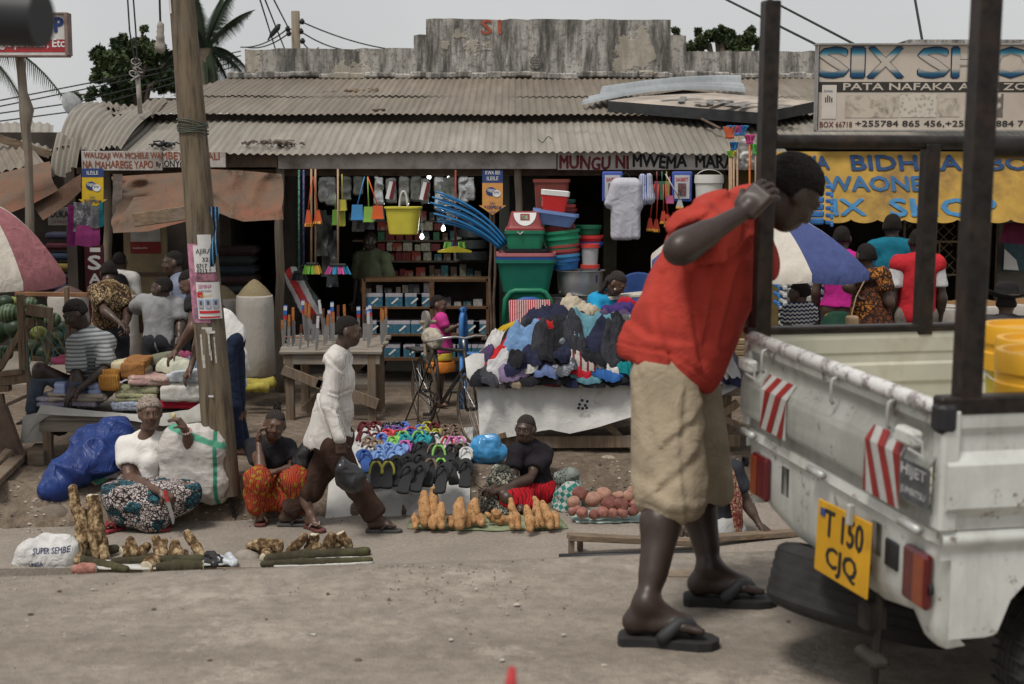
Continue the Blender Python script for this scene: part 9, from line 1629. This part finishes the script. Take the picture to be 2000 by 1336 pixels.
for v in np.linspace(0,1,26):
 y=884+v*180;x0=np.interp(v,[0,.2,.5,1],[1402,1412,1424,1440]);x1=np.interp(v,[0,.2,.5,1],[1412,1434,1450,1452]);P.append([A(x0+(x1-x0)*u,y,-.17-.03*math.sin(v*3)+.09*u**2)for u in np.linspace(0,1,8)])
mb=MB();mb.grid(np.array(P));mb.build('shawl',SW,o,smooth=True);scarf(o,J,M,1.0,SW)
# trees and palms
t=NT('foliage',.7,.25);n=t.noise(1.5,3);k=t.ramp(n,[(.35,(.022,.04,.016)),(.65,(.065,.09,.035))]);q=t.node('ShaderNodeObjectInfo');t.col(k);M_LEAF=t.m
t=NT('dark foliage',.8,.2);t.col(t.ramp(t.noise(1.2,3),[(.35,(.014,.024,.014)),(.65,(.04,.055,.03))]));M_LEAF2=t.m
M_BARK=plain('bark',(.09,.07,.05),.9,.3,8)
def tree(label,base,blobs,Y,mat,n=5200,ls=.10,seed=1,cat='tree'):
 rg=np.random.default_rng(seed);o=thing('tree',label,cat,base);top=base;tr=MB();c0=np.mean([[*at(x,y,Y+dy)]for x,y,r,dy in blobs],0)
 tr.tube([base,V((base.x,base.y,c0[2]*.6)),V(c0)],[.22,.17,.08],8);V_=[];vol=sum(r**2 for _,_,r,_ in blobs)
 for x,y,r,dy in blobs:
  c=at(x,y,Y+dy);rr=r*mpp(Y)*1.0;tr.tube([V((base.x,base.y,c0[2]*.55)),(V(c0)+c)/2-V((0,0,.2)),c+V((0,0,rr*.5))],[.10,.06,.02],5)
  m=int(n*r**2/vol);d=rg.normal(size=(m,3));d/=np.linalg.norm(d,axis=1,keepdims=True);sub=rg.normal(size=(max(4,int(r/2.6)),3));sub/=np.linalg.norm(sub,axis=1,keepdims=True);k=rg.integers(0,len(sub),m)
  p=np.array(c)+sub[k]*rr*.62*(.55+.5*(k[:,None]%5)/4)+d*rr*.36*rg.uniform(.1,1,(m,1))**.5;V_.append(p)
 P=np.concatenate(V_);m=len(P);u=rg.normal(size=(m,3));u/=np.linalg.norm(u,axis=1,keepdims=True);w_=np.cross(u,rg.normal(size=(m,3)));w_/=np.linalg.norm(w_,axis=1,keepdims=True);L=ls*rg.uniform(.6,1.3,(m,1))
 vs=np.stack([P-u*L,P+w_*L*.45,P+u*L,P-w_*L*.45],1).reshape(-1,3);mb=MB();mb.add(vs,(np.arange(m*4).reshape(-1,4)).tolist());mb.build('crown',mat,o);tr.build('trunk',M_BARK,o,smooth=True);return o
tree('dense dark tree behind the left tin roofs beside the palm',V((at(255,200,30).x,30,-.5)),[(205,112,34,0),(240,90,30,.5),(275,88,26,0),(228,135,40,0),(275,130,40,.8),(305,110,34,0),(190,148,22,0),(255,170,34,0),(305,165,36,.5),(175,185,20,0),(150,192,14,0),(215,185,26,0),(282,58,12,0),(330,160,30,0),(335,125,26,1),(240,195,24,0)],30,M_LEAF,17000,.065,3)
tree('green tree top behind the right parapet wing',V((at(1420,200,34).x,34,-.5)),[(1365,85,22,0),(1395,72,22,0),(1430,78,26,0),(1462,72,22,0),(1480,90,18,0),(1412,58,12,0),(1362,62,10,0),(1345,95,16,0),(1440,100,30,0)],34,M_LEAF,11000,.065,5);tree('small leafy tip just right of the tall parapet',V((at(1316,200,30).x,30,-.5)),[(1318,62,7,0),(1322,75,9,0)],30,M_LEAF,400,.08,6)
def palm(label,crown,base,fr,Y,seed=2,L=2.4):
 rg=random.Random(seed);o=thing('palm_tree',label,'palm',base);mb=MB();mb.tube([base,base.lerp(crown,.5)+V((.08,0,0)),crown],[.2,.16,.13],10);mb.build('trunk',M_BARK,o,smooth=True)
 for(dx,dz,ln)in fr:
  mb=MB();d=V((dx,rg.uniform(-.5,.5),dz));pts=[crown+d*ln*f+V((0,0,-1.1*ln*f*f*(1.0 if dz<.9 else .35)))for f in np.linspace(0,1,12)];mb.tube(pts,[.03-.002*i for i in range(12)],5,m=0)
  for i in range(1,12):
   t0=(pts[i]-pts[i-1]).normalized()
   for j in range(5):
    p=pts[i-1].lerp(pts[i],j/5)
    for sg in(-1,1):
     l=ln*.26*math.sin(math.pi*min(1,(i+j/5)/12*.9+.12))*rg.uniform(.8,1.1);s_=t0.cross(V((0,1,0))).normalized()*sg*.55+t0*.5+V((0,sg*.4,-.75));e=p+s_.normalized()*l;wv=t0*.016;mb.add([p-wv,p+wv,e],[(0,1,2)])
  mb.build('frond',M_LEAF2,o)
palm('tall palm with ragged fronds behind the utility pole',at(402,95,27),V((at(408,300,27).x,27,-.4)),[(.15,1.1,1.5),(.45,1.05,1.6),(-.35,.95,1.4),(-.9,.45,1.2),(.75,.9,1.3),(.95,.3,1.1),(-.6,-.1,1.1),(.5,-.2,1.2),(.1,-.3,1.1),(.9,.0,1.2),(-.15,1.2,1.3),(.25,.2,1.0),(-1,.7,1.0),(.35,-.5,1.0)],27)
palm('palm with drooping fronds cut off at the left edge',at(-60,95,25),V((at(-70,300,25).x,25,-.4)),[(1,.45,1.7),(.8,.9,1.4),(-.9,.4,1.4),(.2,1,1.4),(.9,0,1.2),(-.3,1,1.3)],25,5)
sh_=MB();c=at(143,205,24);sh_.lathe([(.0,.06),(.2,.04),(.4,0),(.42,-.01)],c,24,sx=.55,sy=.55,rot=np.array(Euler((R(70),0,R(60))).to_matrix()));tag(sh_.build('satellite_dish',plain('grey dish',(.3,.31,.3),.6),smooth=True),'grey satellite dish edge behind the bent tin sheets','dish')
